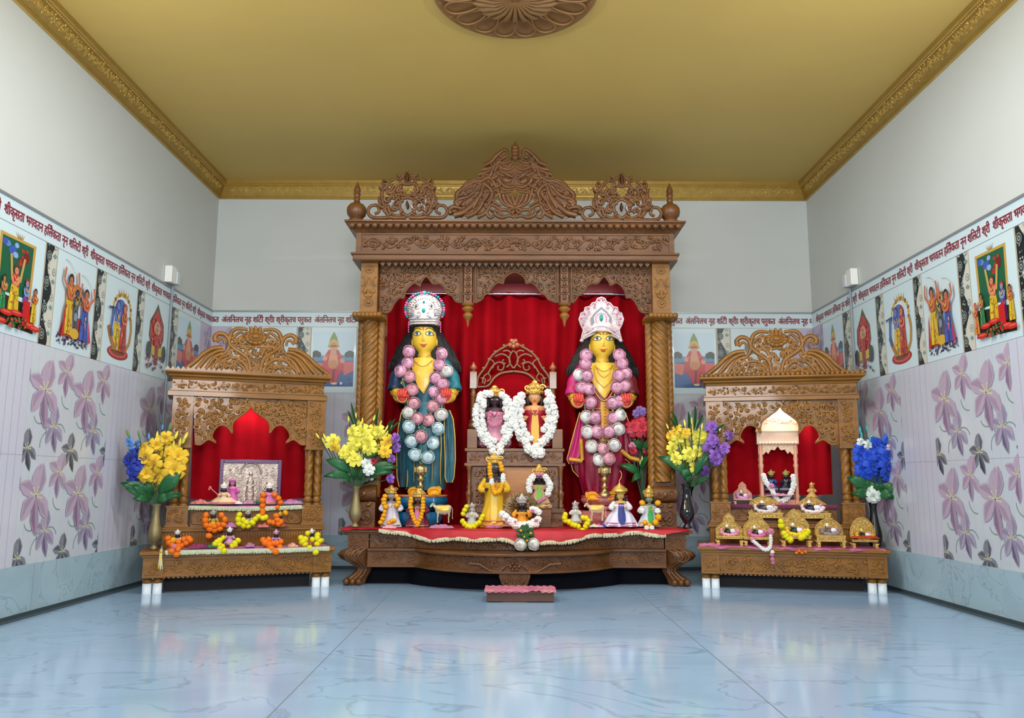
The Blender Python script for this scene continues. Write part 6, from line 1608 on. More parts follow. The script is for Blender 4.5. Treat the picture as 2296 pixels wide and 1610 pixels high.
for s_ in (-1, 1): mb.tube([M.p(1168+s_*19, 1150, .062), M.p(1168+s_*16, 1184, .062)], .005, 6)
h_ = mb.build('branching_halo', mat('antique_gold', (150, 122, 84), .4, .7, 0, .3, 40), hc)
p = along([(1128, 1152), (1140, 1166), (1158, 1176), (1178, 1178), (1196, 1172), (1212, 1158)], 10, -.07, 10, 'w', 1, 2)+along([(1134, 1158), (1150, 1174), (1172, 1184), (1190, 1182), (1206, 1170)], 10, -.08, 9, 'w', 2, 2)+along([(1194, 1142), (1204, 1146), (1214, 1152)], 8, -.06, 8, 'w', 3, 1)+[(1136, 1164, -.09, 4.5, 'k'), (1155, 1172, -.09, 5, 'k'), (1194, 1146, -.08, 5, 'k'), (1202, 1168, -.09, 4.5, 'k')]
garland(M, 'jasmine_garland', 'white flower garland with purple centres lying before the central halo figurine', p, 15)
# hanging sprig with two white roses
rt = thing('hanging_posy', M.w(*M.p(1182, 1205, -.2)), 'green posy with two white roses hanging over the front of the central altar cloth', 'flowers')
mb = MB(M); rnd = random.Random(8)
for i in range(70):
    c = M.p(1178+rnd.uniform(-11, 11), 1192+rnd.uniform(-10, 18), -.2+rnd.uniform(-.02, .02)); a = rnd.uniform(0, 6.3); leafr(mb, lambda u, v, up=0: (u, c.y-up, v), c.x, c.z, a, .03, .008, .006)
mb.tube([M.p(1175, 1180, -.17), M.p(1178, 1200, -.2), M.p(1182, 1222, -.205)], .006, 6)
mb.build('foliage', mat('dark_fern', (40, 92, 40), .6, 0, 0, .4, 30), rt)
for x, y in ((1167, 1221), (1197, 1220)): flower(rose_mesh((250, 246, 240)), 'rose', rt, V(M.w(*M.p(x, y, -.215))), .035)
for x, y in ((1168, 1190), (1190, 1196), (1182, 1212), (1176, 1204)): flower(MG['g'], 'marigold', rt, V(M.w(*M.p(x, y, -.215))), .01)
on_table(.08, 1058, 1126, 1182, 28, 'tiny silver seated figurine ringed by yellow marigolds, left of the halo figurine', (190, 190, 186), (200, 200, 196), hair=(150, 150, 146), crown=SILV, style='seat', crown_h=.2)
garland(M, 'marigold_garland', 'yellow marigold garland around the tiny silver figurine left of the halo', along([(1046, 1136), (1040, 1148), (1036, 1160)], 9, .05, 7, 'y', 1)+along([(1036, 1168), (1044, 1178), (1056, 1182), (1070, 1176), (1080, 1164), (1082, 1156)], 8, .02, 8, 'y', 2, 1), 16)
on_table(.06, 1290, 1122, 1174, 26, 'tiny silver seated figurine ringed by yellow marigolds, right of the halo figurine', (196, 196, 196), (206, 204, 200), hair=(160, 160, 156), crown=SILV, style='seat', crown_h=.2)
garland(M, 'marigold_garland', 'yellow marigold garland around the tiny silver figurine right of the halo, spilling over the edge', along([(1268, 1154), (1266, 1166), (1276, 1172), (1290, 1178), (1300, 1182)], 8, .0, 8, 'y', 1, 1)+along([(1306, 1160), (1318, 1164), (1316, 1176), (1306, 1186)], 8, -.02, 8, 'y', 2, 1)+[(1296, 1196, -.06, 8, 'y'), (1306, 1190, -.05, 8, 'y')], 17)
# two cows
def cow(fr, d, x0p, x1p, yt, yb, m, label, flip=1):
    s = (fr.q(x1p, yb, d)[0]-fr.q(x0p, yb, d)[0])/(x1p-x0p); L = (x1p-x0p)*s; cx = (x0p+x1p)/2; z0 = max(tz, fr.q(cx, yb, d)[1]); h = (yb-yt)*s; X = fr.q(cx, yb, d)[0]
    root = thing('cow_figurine', fr.w(X, d, z0), label, 'figurine'); mb = MB(fr)
    e = lambda a, y, z: V((X+flip*a*L, d+y*L, z0+z*h))
    ringp = [(-.32, .62, .06, .12), (-.25, .64, .13, .2), (-.1, .62, .15, .23), (.1, .6, .15, .24), (.26, .64, .14, .22), (.36, .66, .09, .16)]
    mb.loft([[e(a, ry*cos(t), zc+rz*sin(t)) for t in [2*PI*j/16 for j in range(16)]] for a, zc, ry, rz in ringp])
    mb.tube(cr([e(-.26, 0, .7), e(-.36, 0, .8), e(-.42, -.02, .86)], 3), [.085*L, .08*L, .075*L, .07*L, .065*L, .06*L, .055*L], 12)
    mb.tube([e(-.4, -.02, .9), e(-.47, -.03, .84), e(-.54, -.04, .74)], [.065*L, .055*L, .035*L], 12)
    for a, y in ((-.22, .08), (-.2, -.08), (.26, .08), (.28, -.08)): mb.tube([e(a, y, .52), e(a+.01, y, .3), e(a-.01, y, .26), e(a, y, .06), e(a-.01, y, .01)], [.06*L, .035*L, .03*L, .024*L, .03*L], 10)
    mb.tube(cr([e(.37, 0, .76), e(.43, 0, .6), e(.42, 0, .3), e(.44, 0, .18)], 3), [.014*L]*8+[.02*L]*2, 6)
    for s_ in (-1, 1):
        mb.tube(cr([e(-.38, s_*.03, .96), e(-.39, s_*.08, 1.04), e(-.4, s_*.06, 1.14)], 3), [.016*L]*4+[.009*L]*2+[.004*L], 6); mb.ball(e(-.37, s_*.09, .9), (.03*L, .05*L, .022*L), 8, 6)
    mb.build('body', m, root)
    mb = MB(fr); mb.loft([[e(a, ry*1.06*cos(t), zc+rz*1.07*sin(t)) for t in [-.2+(PI+.4)*j/12 for j in range(13)]] for a, zc, ry, rz in ringp[1:5]], False, True, False); mb.build('saddle_cloth', GOLDC, root)
    mb = MB(fr)
    for s_ in (-1, 1): mb.ball(e(-.45, s_*.055-.03, .88), .012*L, 6, 5)
    mb.build('eyes', EYEB, root)
    return root
cow(M, .03, 966, 1018, 1126, 1172, mat('cream_gold_glaze', (206, 196, 160), .3, .2, .4, .3, 30), 'small cream and gold cow figurine left of the centre on the altar table')
cow(M, .08, 1312, 1362, 1126, 1168, mat('peach_glaze', (224, 186, 160), .4, 0, .3, .2, 20), 'small peach cow figurine right of the centre on the altar table', 1)
PINKC = mat('pink_shiny_cloth', (206, 120, 168), .5, 0, 0, .4, 30, sheen=.4)
cloth_heap(M, .0, 990, 1184, 54, 10, PINKC, 'pink crumpled cloth under the cream cow figurine', 1)
cloth_heap(M, .05, 1106, 1183, 34, 12, mat('lilac_foil', (196, 110, 176), .35, .2), 'lilac shiny cloth at the feet of the yellow robed figurine', 2)
cloth_heap(M, .06, 1135, 1172+8, 60, 10, mat('dusty_pink_cloth', (176, 110, 104), .7), 'dusty pink cloth between the yellow robed and halo figurines', 3)
cloth_heap(M, .02, 1330, 1181, 44, 4, WHT, 'white folded cloth under the peach cow figurine', 4)
cloth_heap(M, .04, 874, 1184, 30, 9, mat('pink_white_flowers_cloth', (226, 170, 196), .6), 'pink and white cloth at the feet of the leftmost figurine', 5)
for i, (x, y, c, l) in enumerate(((1330, 1150, (30, 120, 110), 'teal'), (1342, 1158, (200, 80, 160), 'magenta'), (1352, 1162, (96, 60, 150), 'violet'), (1332, 1160, (220, 190, 60), 'yellow'))):
    p = M.p(x, y+12, .03); mb = MB(M); mb.ball((p.x, p.y, tz+.014), (.017, .014, .014), 10, 7, amp=.2, seed=i); tag(mb.build('offering_bundle', paint(*c, .5)), 'tiny '+l+' bundle beside the peach cow figurine', 'bundle')
# right-hand figurines
def umbrella_top(root, fr, d, s):
    mb = MB(fr); c = fr.p(1389, 1094, d); mb.lathe([(.05, -.022), (.046, -.01), (.03, .008), (.012, .02), (.004, .03), (.002, .05)], c, 20, fn=lambda a, z: 1+.06*cos(a*9)); mb.tube(cr([c+V((0, 0, .045)), c+V((.012, 0, .065)), c+V((.014, 0, .09)), c+V((.004, 0, .105))], 3), .003, 6); mb.build('parasol_crown', GOLD, root)
on_table(.1, 1391, 1088, 1180, 76, 'figurine in white and pink flared robe with blue sash and parasol shaped crown', (222, 220, 234), (206, 170, 80), style='flare', sash=(14, 40, 120), trim=paint(206, 110, 170), crown_h=.18, extra=umbrella_top)
on_table(.12, 1456, 1088, 1180, 54, 'white and green robed figurine with pointed gold crown, rightmost on the central altar table', (224, 226, 236), (120, 130, 110), style='stand', sash=(30, 160, 60), crown_h=.26, trim=paint(230, 160, 50))
garland(M, 'marigold_garland', 'golden marigold balls and chain on the rightmost green sashed figurine', [(1440, 1128, .05, 8, 'g'), (1475, 1128, .05, 8, 'g'), (1440, 1145, .05, 7, 'w'), (1474, 1146, .05, 7, 'w'), (1476, 1160, .05, 9, 'g'), (1470, 1172, .04, 9, 'g'), (1456, 1178, .03, 7, 'g'), (1446, 1172, .03, 7, 'g'), (1462, 1184, .0, 6, 'w'), (1450, 1184, .0, 6, 'w')], 18)

# ================================================================ vases and bouquets
def vase(fr, d, cx, yt, yb, w, m, label, prof=None, zmin=None):
    x, z0 = fr.q(cx, yb, d); z1 = fr.q(cx, yt, d)[1]; r = (fr.q(cx+w/2, yb, d)[0]-x)
    if zmin: z0 = zmin
    h = z1-z0; mb = MB(fr)
    prof = prof or [(.55, 0), (.62, .015), (.6, .04), (.38, .075), (.36, .1), (.6, .16), (.95, .26), (1, .34), (.9, .44), (.66, .58), (.5, .72), (.46, .84), (.52, .93), (.66, .99), (.68, 1), (.6, 1), (.44, .93), (.4, .8)]
    mb.lathe([(a*r, t*h) for a, t in prof], (x, d, z0), 32)
    return tag(mb.build('flower_vase', m), label, 'vase')
vase(LF, .11, 345, 1130, 1228, 33, BRASS, 'aged brass vase on the left end of the left corner altar', zmin=LI['ztop']+.001)
vase(M, .045, 796, 1090, 1184, 30, BRASS, 'aged brass vase on the left end of the central altar table', zmin=tz)
GLD = mat('dark_glass', (14, 14, 18), .08, 0, .6, trans=.25)
vase(M, .05, 1541, 1085, 1178, 33, GLD, 'dark glass vase on the right end of the central altar table', zmin=tz)
vase(RF, .2, 1963, 1128, 1219, 33, mat('dark_pewter', (52, 52, 50), .28, .8), 'dark pewter vase on the right end of the right corner altar', [(.7, 0), (.8, .02), (.95, .12), (1, .22), (.9, .36), (.66, .55), (.5, .72), (.46, .86), (.5, .93), (.62, .99), (.64, 1), (.58, 1), (.42, .9)], zmin=RI['ztop']+.006)
vase(M, .24, 1442, 1122, 1180, 22, GLD, 'small dark vase behind the green sashed figurine', zmin=tz)
def bloom_mb(n=6, cup=.5, seed=1):
    mb = MB(); rnd = random.Random(seed)
    for L, (k, tip, R) in enumerate(((n//2, 38, .85), (n, 74, 1.0))):
        for j in range(k):
            p0 = 2*PI*j/k+L*.5; g = []
            for i in range(6):
                t = i/5; th = rad(8+(tip-8)*t**.8+ (18*t*t if L else 0)); w = (.2+.8*sin(PI*min(1, t*.75+.08)))*PI/k*1.05; rr = R*t*(1+.05*rnd.uniform(-1, 1))
                g.append([(rr*sin(th)*cos(p0+q*w)+0, -rr*cos(th)*.9+.3+.06*sin(q*6+j)*t, rr*sin(th)*sin(p0+q*w)) for q in (-1, -.5, 0, .5, 1)])
            mb.loft(g, False, True, False)
    for j in range(3): a = 2*PI*j/3; mb.tube([(0, .2, 0), (.12*cos(a), -.4, .12*sin(a))], .035, 4)
    return mb
def bud_mb():
    mb = MB(); mb.lathe([(.02, -1), (.3, -.8), (.45, -.3), (.42, .2), (.25, .7), (.02, 1)], (0, 0, 0), 8, fn=lambda a, z: 1+.12*cos(3*a)); return mb
BLM = {}
def bloom(rgb, bud=False):
    k = (rgb, bud)
    if k not in BLM: BLM[k] = mesh_of(bud_mb() if bud else bloom_mb(seed=len(BLM)), 'bud' if bud else 'blossom', mat('petal_%d_%d_%d' % rgb, rgb, .6, var=.22, vs=14, sheen=.2))
    return BLM[k]
def bouquet(fr, d, org, sc_, mouth, groups, leaves, label, seed=1, leaf_m=LEAF, dz=.07, name='artificial_bouquet'):
    rnd = random.Random(seed); f = lambda x, y: (org[0]+x/sc_, org[1]+y/sc_)
    mp_ = fr.p(*f(*mouth), d); root = thing(name, fr.w(*mp_), label, 'bouquet')
    st_ = MB(fr)
    base_ = mp_+V((0, 0, -.06))
    for rgb, r, bud, pts in groups:
        for x, y in pts:
            dd = d+rnd.uniform(-dz, dz*.5); p = fr.p(*f(x, y), dd); o = bpy.data.objects.new('bud' if bud else 'blossom', bloom(rgb, bud)); C.objects.link(o); o.parent = root
            pw = fr.w(*p); o.location = pw-root.location; s = (1 if bud else 1.28)*r/F*(pw-CAM).length*rnd.uniform(.9, 1.12); 
            o.scale = (s*.62, s*.62, s) if bud else (s, s, s)
            if bud: o.rotation_euler = (rnd.uniform(-.3, .3), (p.x-mp_.x)*2.2, 0)
            else: o.rotation_euler = (rnd.uniform(-.5, .35), rnd.uniform(0, 6), rnd.uniform(-.6, .6)+(p.x-mp_.x)*1.5)
            mid = (p+mp_)/2+V((0, .02, .02)); st_.tube(cr([base_, mp_+V(((p.x-mp_.x)*.08, 0, 0)), V((mp_.x+(p.x-mp_.x)*.6, d, mp_.z+(p.z-mp_.z)*.5)), p+V((0, .03, 0))], 3), .0028, 5)
    for L in leaves:
        (x0, y0), (x1, y1), w = L[:3]; m = leaf_m; dd = d-.04+rnd.uniform(-.04, .03)
        a = fr.p(*f(x0, y0), d); b = fr.p(*f(x1, y1), dd); w_ = w/sc_/F*(fr.w(*b)-CAM).length; mb = MB(fr); g = []; dr = (b-a); ln = dr.length; sd = V((-dr.z, 0, dr.x)).normalized()
        for i in range(9):
            t = i/8; c = a+dr*t+V((0, -.03*sin(PI*t), .05*ln*sin(PI*t)*2)); ww = w_*(sin(PI*t**.8)**.8 if 0 < t < 1 else .03)
            g.append([c-sd*ww+V((0, .012, 0)), c-sd*ww*.5+V((0, .002, 0)), c+V((0, .008, 0)), c+sd*ww*.5+V((0, .002, 0)), c+sd*ww+V((0, .012, 0))])
        mb.loft(g, False, True, False); mb.build('leaf', m, root)
    st_.build('stems', mat('dark_stem', (40, 70, 40), .6), root)
    return root
Y1, Y2, BL1, BL2, WH1, PU1, RD1 = (250, 206, 44), (244, 234, 84), (16, 50, 170), (90, 150, 220), (240, 246, 240), (150, 96, 196), (214, 50, 70)
bouquet(LF, .11, (260, 930), 4.878, (420, 990), [
    (Y1, 17, False, [(320, 470), (410, 535), (540, 400), (680, 450), (520, 590), (640, 600), (430, 680), (500, 710), (450, 810), (330, 640), (590, 450)]), (Y1, 11, False, [(440, 330), (300, 360), (540, 260)]),
    (Y2, 9, True, [(450, 220), (660, 220), (630, 320), (700, 300), (745, 270), (765, 230)]),
    (BL1, 11, False, [(160, 420), (240, 420), (130, 500), (200, 490), (220, 570), (170, 610), (200, 690), (150, 740), (240, 735), (270, 500)]), (BL2, 8, False, [(140, 300), (225, 320), (160, 400)]), (BL2, 7, True, [(360, 235), (510, 135), (350, 350), (490, 260)]),
    ((96, 140, 70), 9, True, [(130, 205), (250, 210), (590, 130), (600, 240)])],
    [((400, 930), (45, 745), 60), ((400, 940), (100, 810), 50), ((380, 940), (180, 920), 40), ((470, 900), (715, 625), 70), ((470, 930), (745, 885), 40), ((430, 940), (620, 910), 45), ((400, 900), (300, 760), 50), ((400, 930), (180, 770), 55)], 'bouquet of yellow and blue artificial flowers in the brass vase on the left corner altar', 3, dz=.04)
bouquet(M, .045, (700, 880), 5.03, (490, 1070), [
    (Y2, 14, False, [(445, 440), (560, 450), (600, 520), (530, 640), (430, 650), (630, 620), (700, 640), (500, 560), (740, 450), (480, 740), (240, 560), (620, 560)]), (Y1, 13, False, [(860, 560), (820, 670), (240, 615)]), (Y2, 10, False, [(700, 420), (350, 690), (520, 380)]),
    (Y2, 8, True, [(410, 300), (490, 260), (565, 320), (700, 285), (770, 350), (840, 400), (885, 400), (60, 490), (140, 500), (130, 550), (840, 460)]),
    (WH1, 11, False, [(620, 800), (640, 870), (580, 940), (670, 920), (560, 735)]), (RD1, 9, False, [(630, 740), (690, 775)]), (PU1, 9, False, [(950, 520), (940, 620), (905, 740), (870, 970)])],
    [((440, 900), (150, 760), 60), ((440, 960), (120, 950), 45), ((430, 960), (240, 970), 25), ((420, 960), (350, 1040), 25), ((640, 960), (905, 790), 60), ((640, 900), (980, 850), 45), ((620, 960), (930, 900), 40), ((560, 760), (760, 690), 35),
     ((500, 400), (435, 110), 14), ((480, 400), (395, 200), 12), ((720, 400), (750, 160), 12), ((860, 480), (1000, 320), 14), ((850, 470), (940, 290), 12), ((840, 440), (890, 310), 12), ((480, 1000), (450, 850), 30), ((520, 1000), (590, 860), 30)], 'yellow, white and purple artificial flowers in the brass vase left of the central canopy', 4, dz=.06)
bouquet(M, .05, (1370, 900), 5.03, (905, 960), [
    (Y2, 14, False, [(780, 410), (980, 410), (830, 490), (700, 530), (960, 580), (720, 650), (830, 640), (950, 740), (1010, 390), (890, 600)]), (Y1, 10, False, [(840, 350), (730, 310), (665, 390)]), (Y2, 8, True, [(635, 280), (830, 245), (920, 290), (1025, 280), (920, 340), (910, 220), (760, 290)]),
    (PU1, 11, False, [(1150, 290), (1150, 420), (1190, 480), (1110, 520), (1270, 520), (1180, 610), (1190, 670), (1350, 380), (1240, 570)]), ((96, 40, 150), 12, False, [(1075, 790)]), (WH1, 6, True, [(1105, 370), (1230, 310)])],
    [((880, 840), (535, 620), 60), ((860, 830), (700, 700), 50), ((930, 850), (1110, 590), 45), ((900, 900), (780, 760), 50), ((760, 330), (680, 110), 18), ((880, 330), (870, 110), 16), ((940, 330), (950, 50), 18), ((960, 330), (1040, 140), 14), ((740, 330), (640, 170), 14), ((1170, 340), (1290, 260), 14), ((940, 950), (1120, 860), 25), ((890, 940), (860, 840), 40)],
    'yellow and purple artificial flowers in the dark glass vase beside the central canopy', 5, dz=.06)
bouquet(M, .24, (1370, 900), 5.03, (362, 1130), [
    (RD1, 15, False, [(310, 260), (260, 300), (350, 300)]), ((236, 170, 190), 7, False, [(215, 330), (375, 280), (240, 500)]), ((150, 120, 190), 8, False, [(320, 90), (290, 140), (350, 120)]), ((190, 40, 70), 8, False, [(240, 560), (410, 520), (400, 560)]), ((230, 226, 120), 9, True, [(330, 700), (350, 660)])],
    [((340, 830), (85, 720), 45), ((340, 820), (235, 910), 40), ((360, 560), (250, 440), 35), ((350, 600), (440, 420), 30), ((330, 780), (420, 610), 30)], 'red, purple and pale yellow flower spray rising right of the magenta robed statue', 6, dz=.03)
bouquet(RF, .2, (1860, 930), 4.88, (485, 930), [
    ((20, 80, 214), 15, False, [(360, 390), (350, 465), (420, 450), (500, 420), (580, 380), (640, 440), (680, 500), (480, 560), (370, 600), (450, 620), (580, 640), (650, 640), (550, 710), (520, 330), (640, 560), (430, 520)]), ((30, 96, 220), 9, False, [(680, 260), (640, 275)]),
    ((60, 190, 190), 8, True, [(335, 170), (410, 150), (350, 230), (440, 250), (640, 130)]), (WH1, 8, False, [(350, 300), (480, 290), (430, 330)]), ((226, 236, 226), 13, False, [(430, 860), (485, 895)]), ((206, 190, 200), 7, False, [(670, 360), (360, 650)])],
    [((460, 880), (190, 680), 60), ((450, 890), (245, 870), 50), ((460, 860), (310, 720), 55), ((480, 860), (440, 720), 40), ((500, 880), (770, 780), 55), ((520, 890), (800, 950), 25), ((500, 870), (560, 750), 45), ((500, 880), (700, 890), 50)], 'bouquet of bright blue artificial flowers in the pewter vase on the right corner altar', 7, dz=.05)
# ================================================================ things on the left corner altar
LZ = LI['ztop']; LTz = LT[2]
def fringe_cloth(fr, x0, x1, y0, y1, z, drop, m, mf, label, sag=.0, seed=1, wav=.004):
    mb = MB(fr); rows = []; n = 60
    for i in range(n+1):
        x = x0+(x1-x0)*i/n; t = i/n; dz = drop*(.75+.25*sin(t*7+seed))+sag*sin(PI*t)
        rows.append([(x, y1, z+.003), (x, (y0+y1)/2, z+.004), (x, y0+.006, z+.004), (x, y0-.004, z+.001), (x, y0-.006-.003*sin(t*60), z-dz)])
    mb.loft(rows, False, True, False); o = mb.build('tablecloth', m); tag(o, label, 'tablecloth')
    mb = MB(fr); rnd = random.Random(seed)
    for i in range(int((x1-x0)/.006)):
        x = x0+(x1-x0)*i/int((x1-x0)/.006); t = (x-x0)/(x1-x0); dz = drop*(.75+.25*sin(t*7+seed))+sag*sin(PI*t)
        mb.tube([(x, y0-.01, z-dz+.012), (x+rnd.uniform(-.002, .002), y0-.013, z-dz), (x+rnd.uniform(-.003, .003), y0-.01, z-dz-.01-.004*rnd.random())], [.0035, .0042, .0025], 4)
    mb.build('fringe', mf, o); return o
FR = mat('cream_green_fringe', (214, 222, 190), .8, var=.2, vs=60)
LIL = mat('lilac_pink_cloth', (206, 140, 176), .55, 0, 0, .4, 16, rgb2=(150, 90, 150))
fringe_cloth(LF, LF.q(372, 1232, .0)[0], LF.q(738, 1230, 0)[0], -.02, .19, LZ, .006, LIL, FR, 'lilac patterned cloth with pale green fringe along the front of the left corner altar', .006, 2)
fringe_cloth(LF, LT[0]+.0, LT[1]-.0, .21, .4, LTz, .008, LIL, FR, 'pink cloth with pale fringe on the raised shelf of the left shrine', .006, 4)
# framed silver relief picture
dP = .36; a = LF.q(491, 1080, dP)[0]; b = LF.q(630, 1080, dP)[0]; zt_ = LF.q(560, 1031, dP)[1]; zb_ = LTz+.005
fp = thing('framed_picture', LF.w((a+b)/2, dP, zb_), 'purple framed silver relief picture of figures under arches standing in the left shrine', 'picture')
FP = paint(96, 70, 104, .35); wf = .022
for nm, q in (('l', (a, a+wf, zb_, zt_)), ('r', (b-wf, b, zb_, zt_)), ('t', (a+wf, b-wf, zt_-wf, zt_)), ('b', (a+wf, b-wf, zb_, zb_+wf))):
    mb = MB(LF); mb.box(q[0], q[1], dP-.012, dP+.012, q[2], q[3]); mb.build('frame_bar', FP, fp, .003)
RS = mat('silver_relief', (206, 188, 176), .3, .7, 0, .35, 30, .5, 90)
mb = MB(LF); ai, bi, ci, di = a+wf, b-wf, zb_+wf, zt_-wf; mb.box(ai, bi, dP, dP+.006, ci, di); cxm = (ai+bi)/2; W2 = (bi-ai)/2; HH = di-ci
for xc, rw, hh in ((cxm, W2*.3, .74), (cxm-W2*.66, W2*.3, .5), (cxm+W2*.66, W2*.3, .5)):
    for k in (1, .86): mb.tube([(xc-rw*k, dP-.004, ci)]+[(xc+rw*k*cos(t), dP-.004, ci+HH*hh+rw*k*sin(t)*1.1) for t in [PI-PI*i/12 for i in range(13)]]+[(xc+rw*k, dP-.004, ci)], .004, 5)
    mb.ball((xc, dP-.004, ci+HH*(hh-.02)), (rw*.26, .012, rw*.3), 10, 7)      # head
    mb.loft([[(xc+rr*rw*cos(t), dP-.002-.014*max(0, -sin(t)), ci+HH*z) for t in [2*PI*j/16 for j in range(16)]] for z, rr in ((.02, .5), (hh*.3, .55), (hh*.6, .42), (hh*.8, .46), (hh*.9, .14))])
    for s_ in (-1, 1): mb.tube([(xc+s_*rw*.4, dP-.008, ci+HH*hh*.8), (xc+s_*rw*.62, dP-.012, ci+HH*hh*.6), (xc+s_*rw*.2, dP-.016, ci+HH*hh*.55)], .005, 5)
    for k in range(4): mb.tube([(xc-rw*.4, dP-.014, ci+HH*hh*(.1+.14*k)), (xc, dP-.018, ci+HH*hh*(.05+.14*k)), (xc+rw*.4, dP-.014, ci+HH*hh*(.1+.14*k))], .0025, 4)
for i in range(18):
    t = PI*i/17; mb.ball((cxm+W2*.38*cos(t), dP-.005, ci+HH*.74+W2*.4*sin(t)), .007, 6, 5)
fillrelief(mb, yplane(dP-.001), lambda x, z: ai+.01 < x < bi-.01 and ci+HH*.62 < z < di-.01 and abs(x-cxm) > W2*.4, (ai, bi, ci+HH*.6, di), .03, .003, 77)
mb.build('relief_plate', RS, fp)
# heads and garlands; upper shelf, ledge and front row
def L_(d, zmin, *a, **k): return figurine(LF, d, *a, zmin=zmin, **k)
BK = (36, 30, 36)
def staff(root, fr, d, s):
    mb = MB(fr); mb.tube([fr.p(492, 1112, d-.05), fr.p(478, 1100, d-.05), fr.p(472, 1094, d-.05)], .003, 6); mb.ball(fr.p(471, 1093, d-.05), .008, 8, 6); mb.ball(fr.p(469, 1097, d-.05), .006, 8, 6); mb.build('staff', paint(206, 130, 120), root)
L_(.28, LTz+.004, 502, 1080, 1131, 60, 'cream robed dark faced figurine holding a pink staff on the left shrine shelf', (222, 190, 150), BK, style='seat', crown=paint(236, 226, 214), crown_h=.26, trim=paint(206, 110, 130), extra=staff)
L_(.28, LTz+.004, 604, 1080, 1131, 56, 'pink robed dark faced figurine with orange garland on the left shrine shelf', (206, 110, 170), BK, style='seat', crown=paint(240, 226, 220), crown_h=.26)
L_(.33, LTz+.004, 521, 1070, 1130, 30, 'slim pink clothed doll standing behind the cream robed figurine', (206, 96, 176), (196, 110, 160), style='stand', crown=paint(200, 110, 160), crown_h=.15)
garland(LF, 'marigold_garland', 'orange marigold garland draped over the right figurine and the shelf edge of the left shrine', along([(590, 1110), (588, 1122), (589, 1136), (589, 1150)], 12, .2, 8, 'o', 1)+along([(616, 1110), (626, 1120), (630, 1132)], 11, .22, 8, 'o', 2)+[(588, 1152, .19, 8, 'o'), (622, 1138, .2, 6, 'o')], 31)
for cx, w_, h_, m, l, sd in ((560, 30, 9, PINKC, 'pink cloth heap on the shelf between the two figurines', 1), (575, 18, 12, paint(20, 110, 84, .5), 'green cloth bundle on the shelf beside the right figurine', 2), (655, 50, 14, LIL, 'lilac crumpled cloth at the right end of the raised shelf', 3), (450, 48, 12, mat('rose_gold_cloth', (206, 120, 120), .5), 'rose coloured crumpled cloth at the left end of the raised shelf', 4), (535, 18, 9, WHT, 'white cloth beside the cream robed figurine', 5)):
    cloth_heap(LF, .27, cx, 1130, w_, h_, m, l, sd)
gz = LI['z_b']+.001
def ring_of(cx, cy, rx, ry, a0, a1, n, d, r, k, fl=.0): return [(cx+rx*cos(rad(a0+(a1-a0)*i/(n-1))), cy+ry*sin(rad(a0+(a1-a0)*i/(n-1))), d, r, k) for i in range(n)]
ledge = LI['z_b']
# the mid ledge is the canopy plinth top in front of the shelf
for cx, y0, y1, col, cr_, lab, k, gl_ in ((478, 1141, 1184, (206, 176, 60), SILV, 'tiny silver crowned figurine ringed by orange marigolds on the ledge of the left shrine', 'o', 'orange marigold garland around the ledge figurine, trailing below the ledge on the left'),
                                    (556, 1141, 1183, (170, 180, 190), SILV, 'tiny silver figurine ringed by yellow-green marigolds on the left shrine ledge', 'y', 'yellow-green marigold garland around the middle ledge figurine'),
                                    (628, 1146, 1182, (196, 80, 84), paint(200, 170, 40), 'tiny red robed figurine with orange marigolds on the left shrine ledge', 'o', 'orange marigold garland around the red robed ledge figurine')):
    L_(.165, ledge, cx, y0, y1, 30, lab, col, BK, style='seat', crown=cr_, crown_h=.26)
    if cx == 478: P_ = ring_of(cx+4, 1166, 28, 22, 200, -20, 3, .13, 8, k)[:0]+along([(462, 1155), (460, 1172), (468, 1186), (484, 1188), (498, 1182), (504, 1166), (496, 1154)], 12, .12, 8.5, k, 1, 1)+along([(470, 1178), (480, 1180), (492, 1174)], 10, .115, 8, k, 2, 1)+[(468, 1202, .1, 8.5, k)]
    elif cx == 556: P_ = along([(537, 1154), (534, 1168), (540, 1178), (560, 1178), (572, 1166), (576, 1158), (590, 1162)], 11, .12, 8, k, 1, 1)+[(552, 1172, .115, 8, k), (566, 1172, .115, 8, k), (545, 1166, .12, 7, k), (596, 1160, .12, 7, k)]
    else: P_ = along([(620, 1156), (622, 1168), (626, 1178), (630, 1168)], 10, .12, 8, k, 1, 1)+[(612, 1172, .12, 7, k), (604, 1170, .12, 7, k), (640, 1150, .12, 7, 'g')]
    garland(LF, 'marigold_garland', gl_, P_, 40+cx)
cloth_heap(LF, .14, 518, 1182, 24, 16, LIL, 'lilac cloth on the ledge between the orange and yellow garlands', 6); cloth_heap(LF, .14, 590, 1182, 26, 12, mat('rose_gold_cloth', (206, 120, 120), .5), 'rose coloured cloth on the ledge right of the yellow garland', 7)
fz = LZ+.005
for cx, y0, y1, col, lab in ((398, 1186, 1226, (226, 210, 214), 'tiny white topped figurine ringed by orange marigolds at the left end of the front row'), (515, 1180, 1222, (206, 150, 190), 'tiny dark faced figurine ringed by yellow marigolds in the front row'),
                             (619, 1186, 1224, (196, 130, 196), 'tiny pink capped figurine ringed by orange marigolds in the front row'), (699, 1184, 1222, (206, 120, 110), 'tiny white capped figurine ringed by yellow marigolds at the right end of the front row')):
    L_(.09, fz, cx, y0, y1, 26, lab, col, BK, style='seat', crown=paint(226, 222, 226) if cx != 619 else paint(206, 160, 190), crown_h=.26)
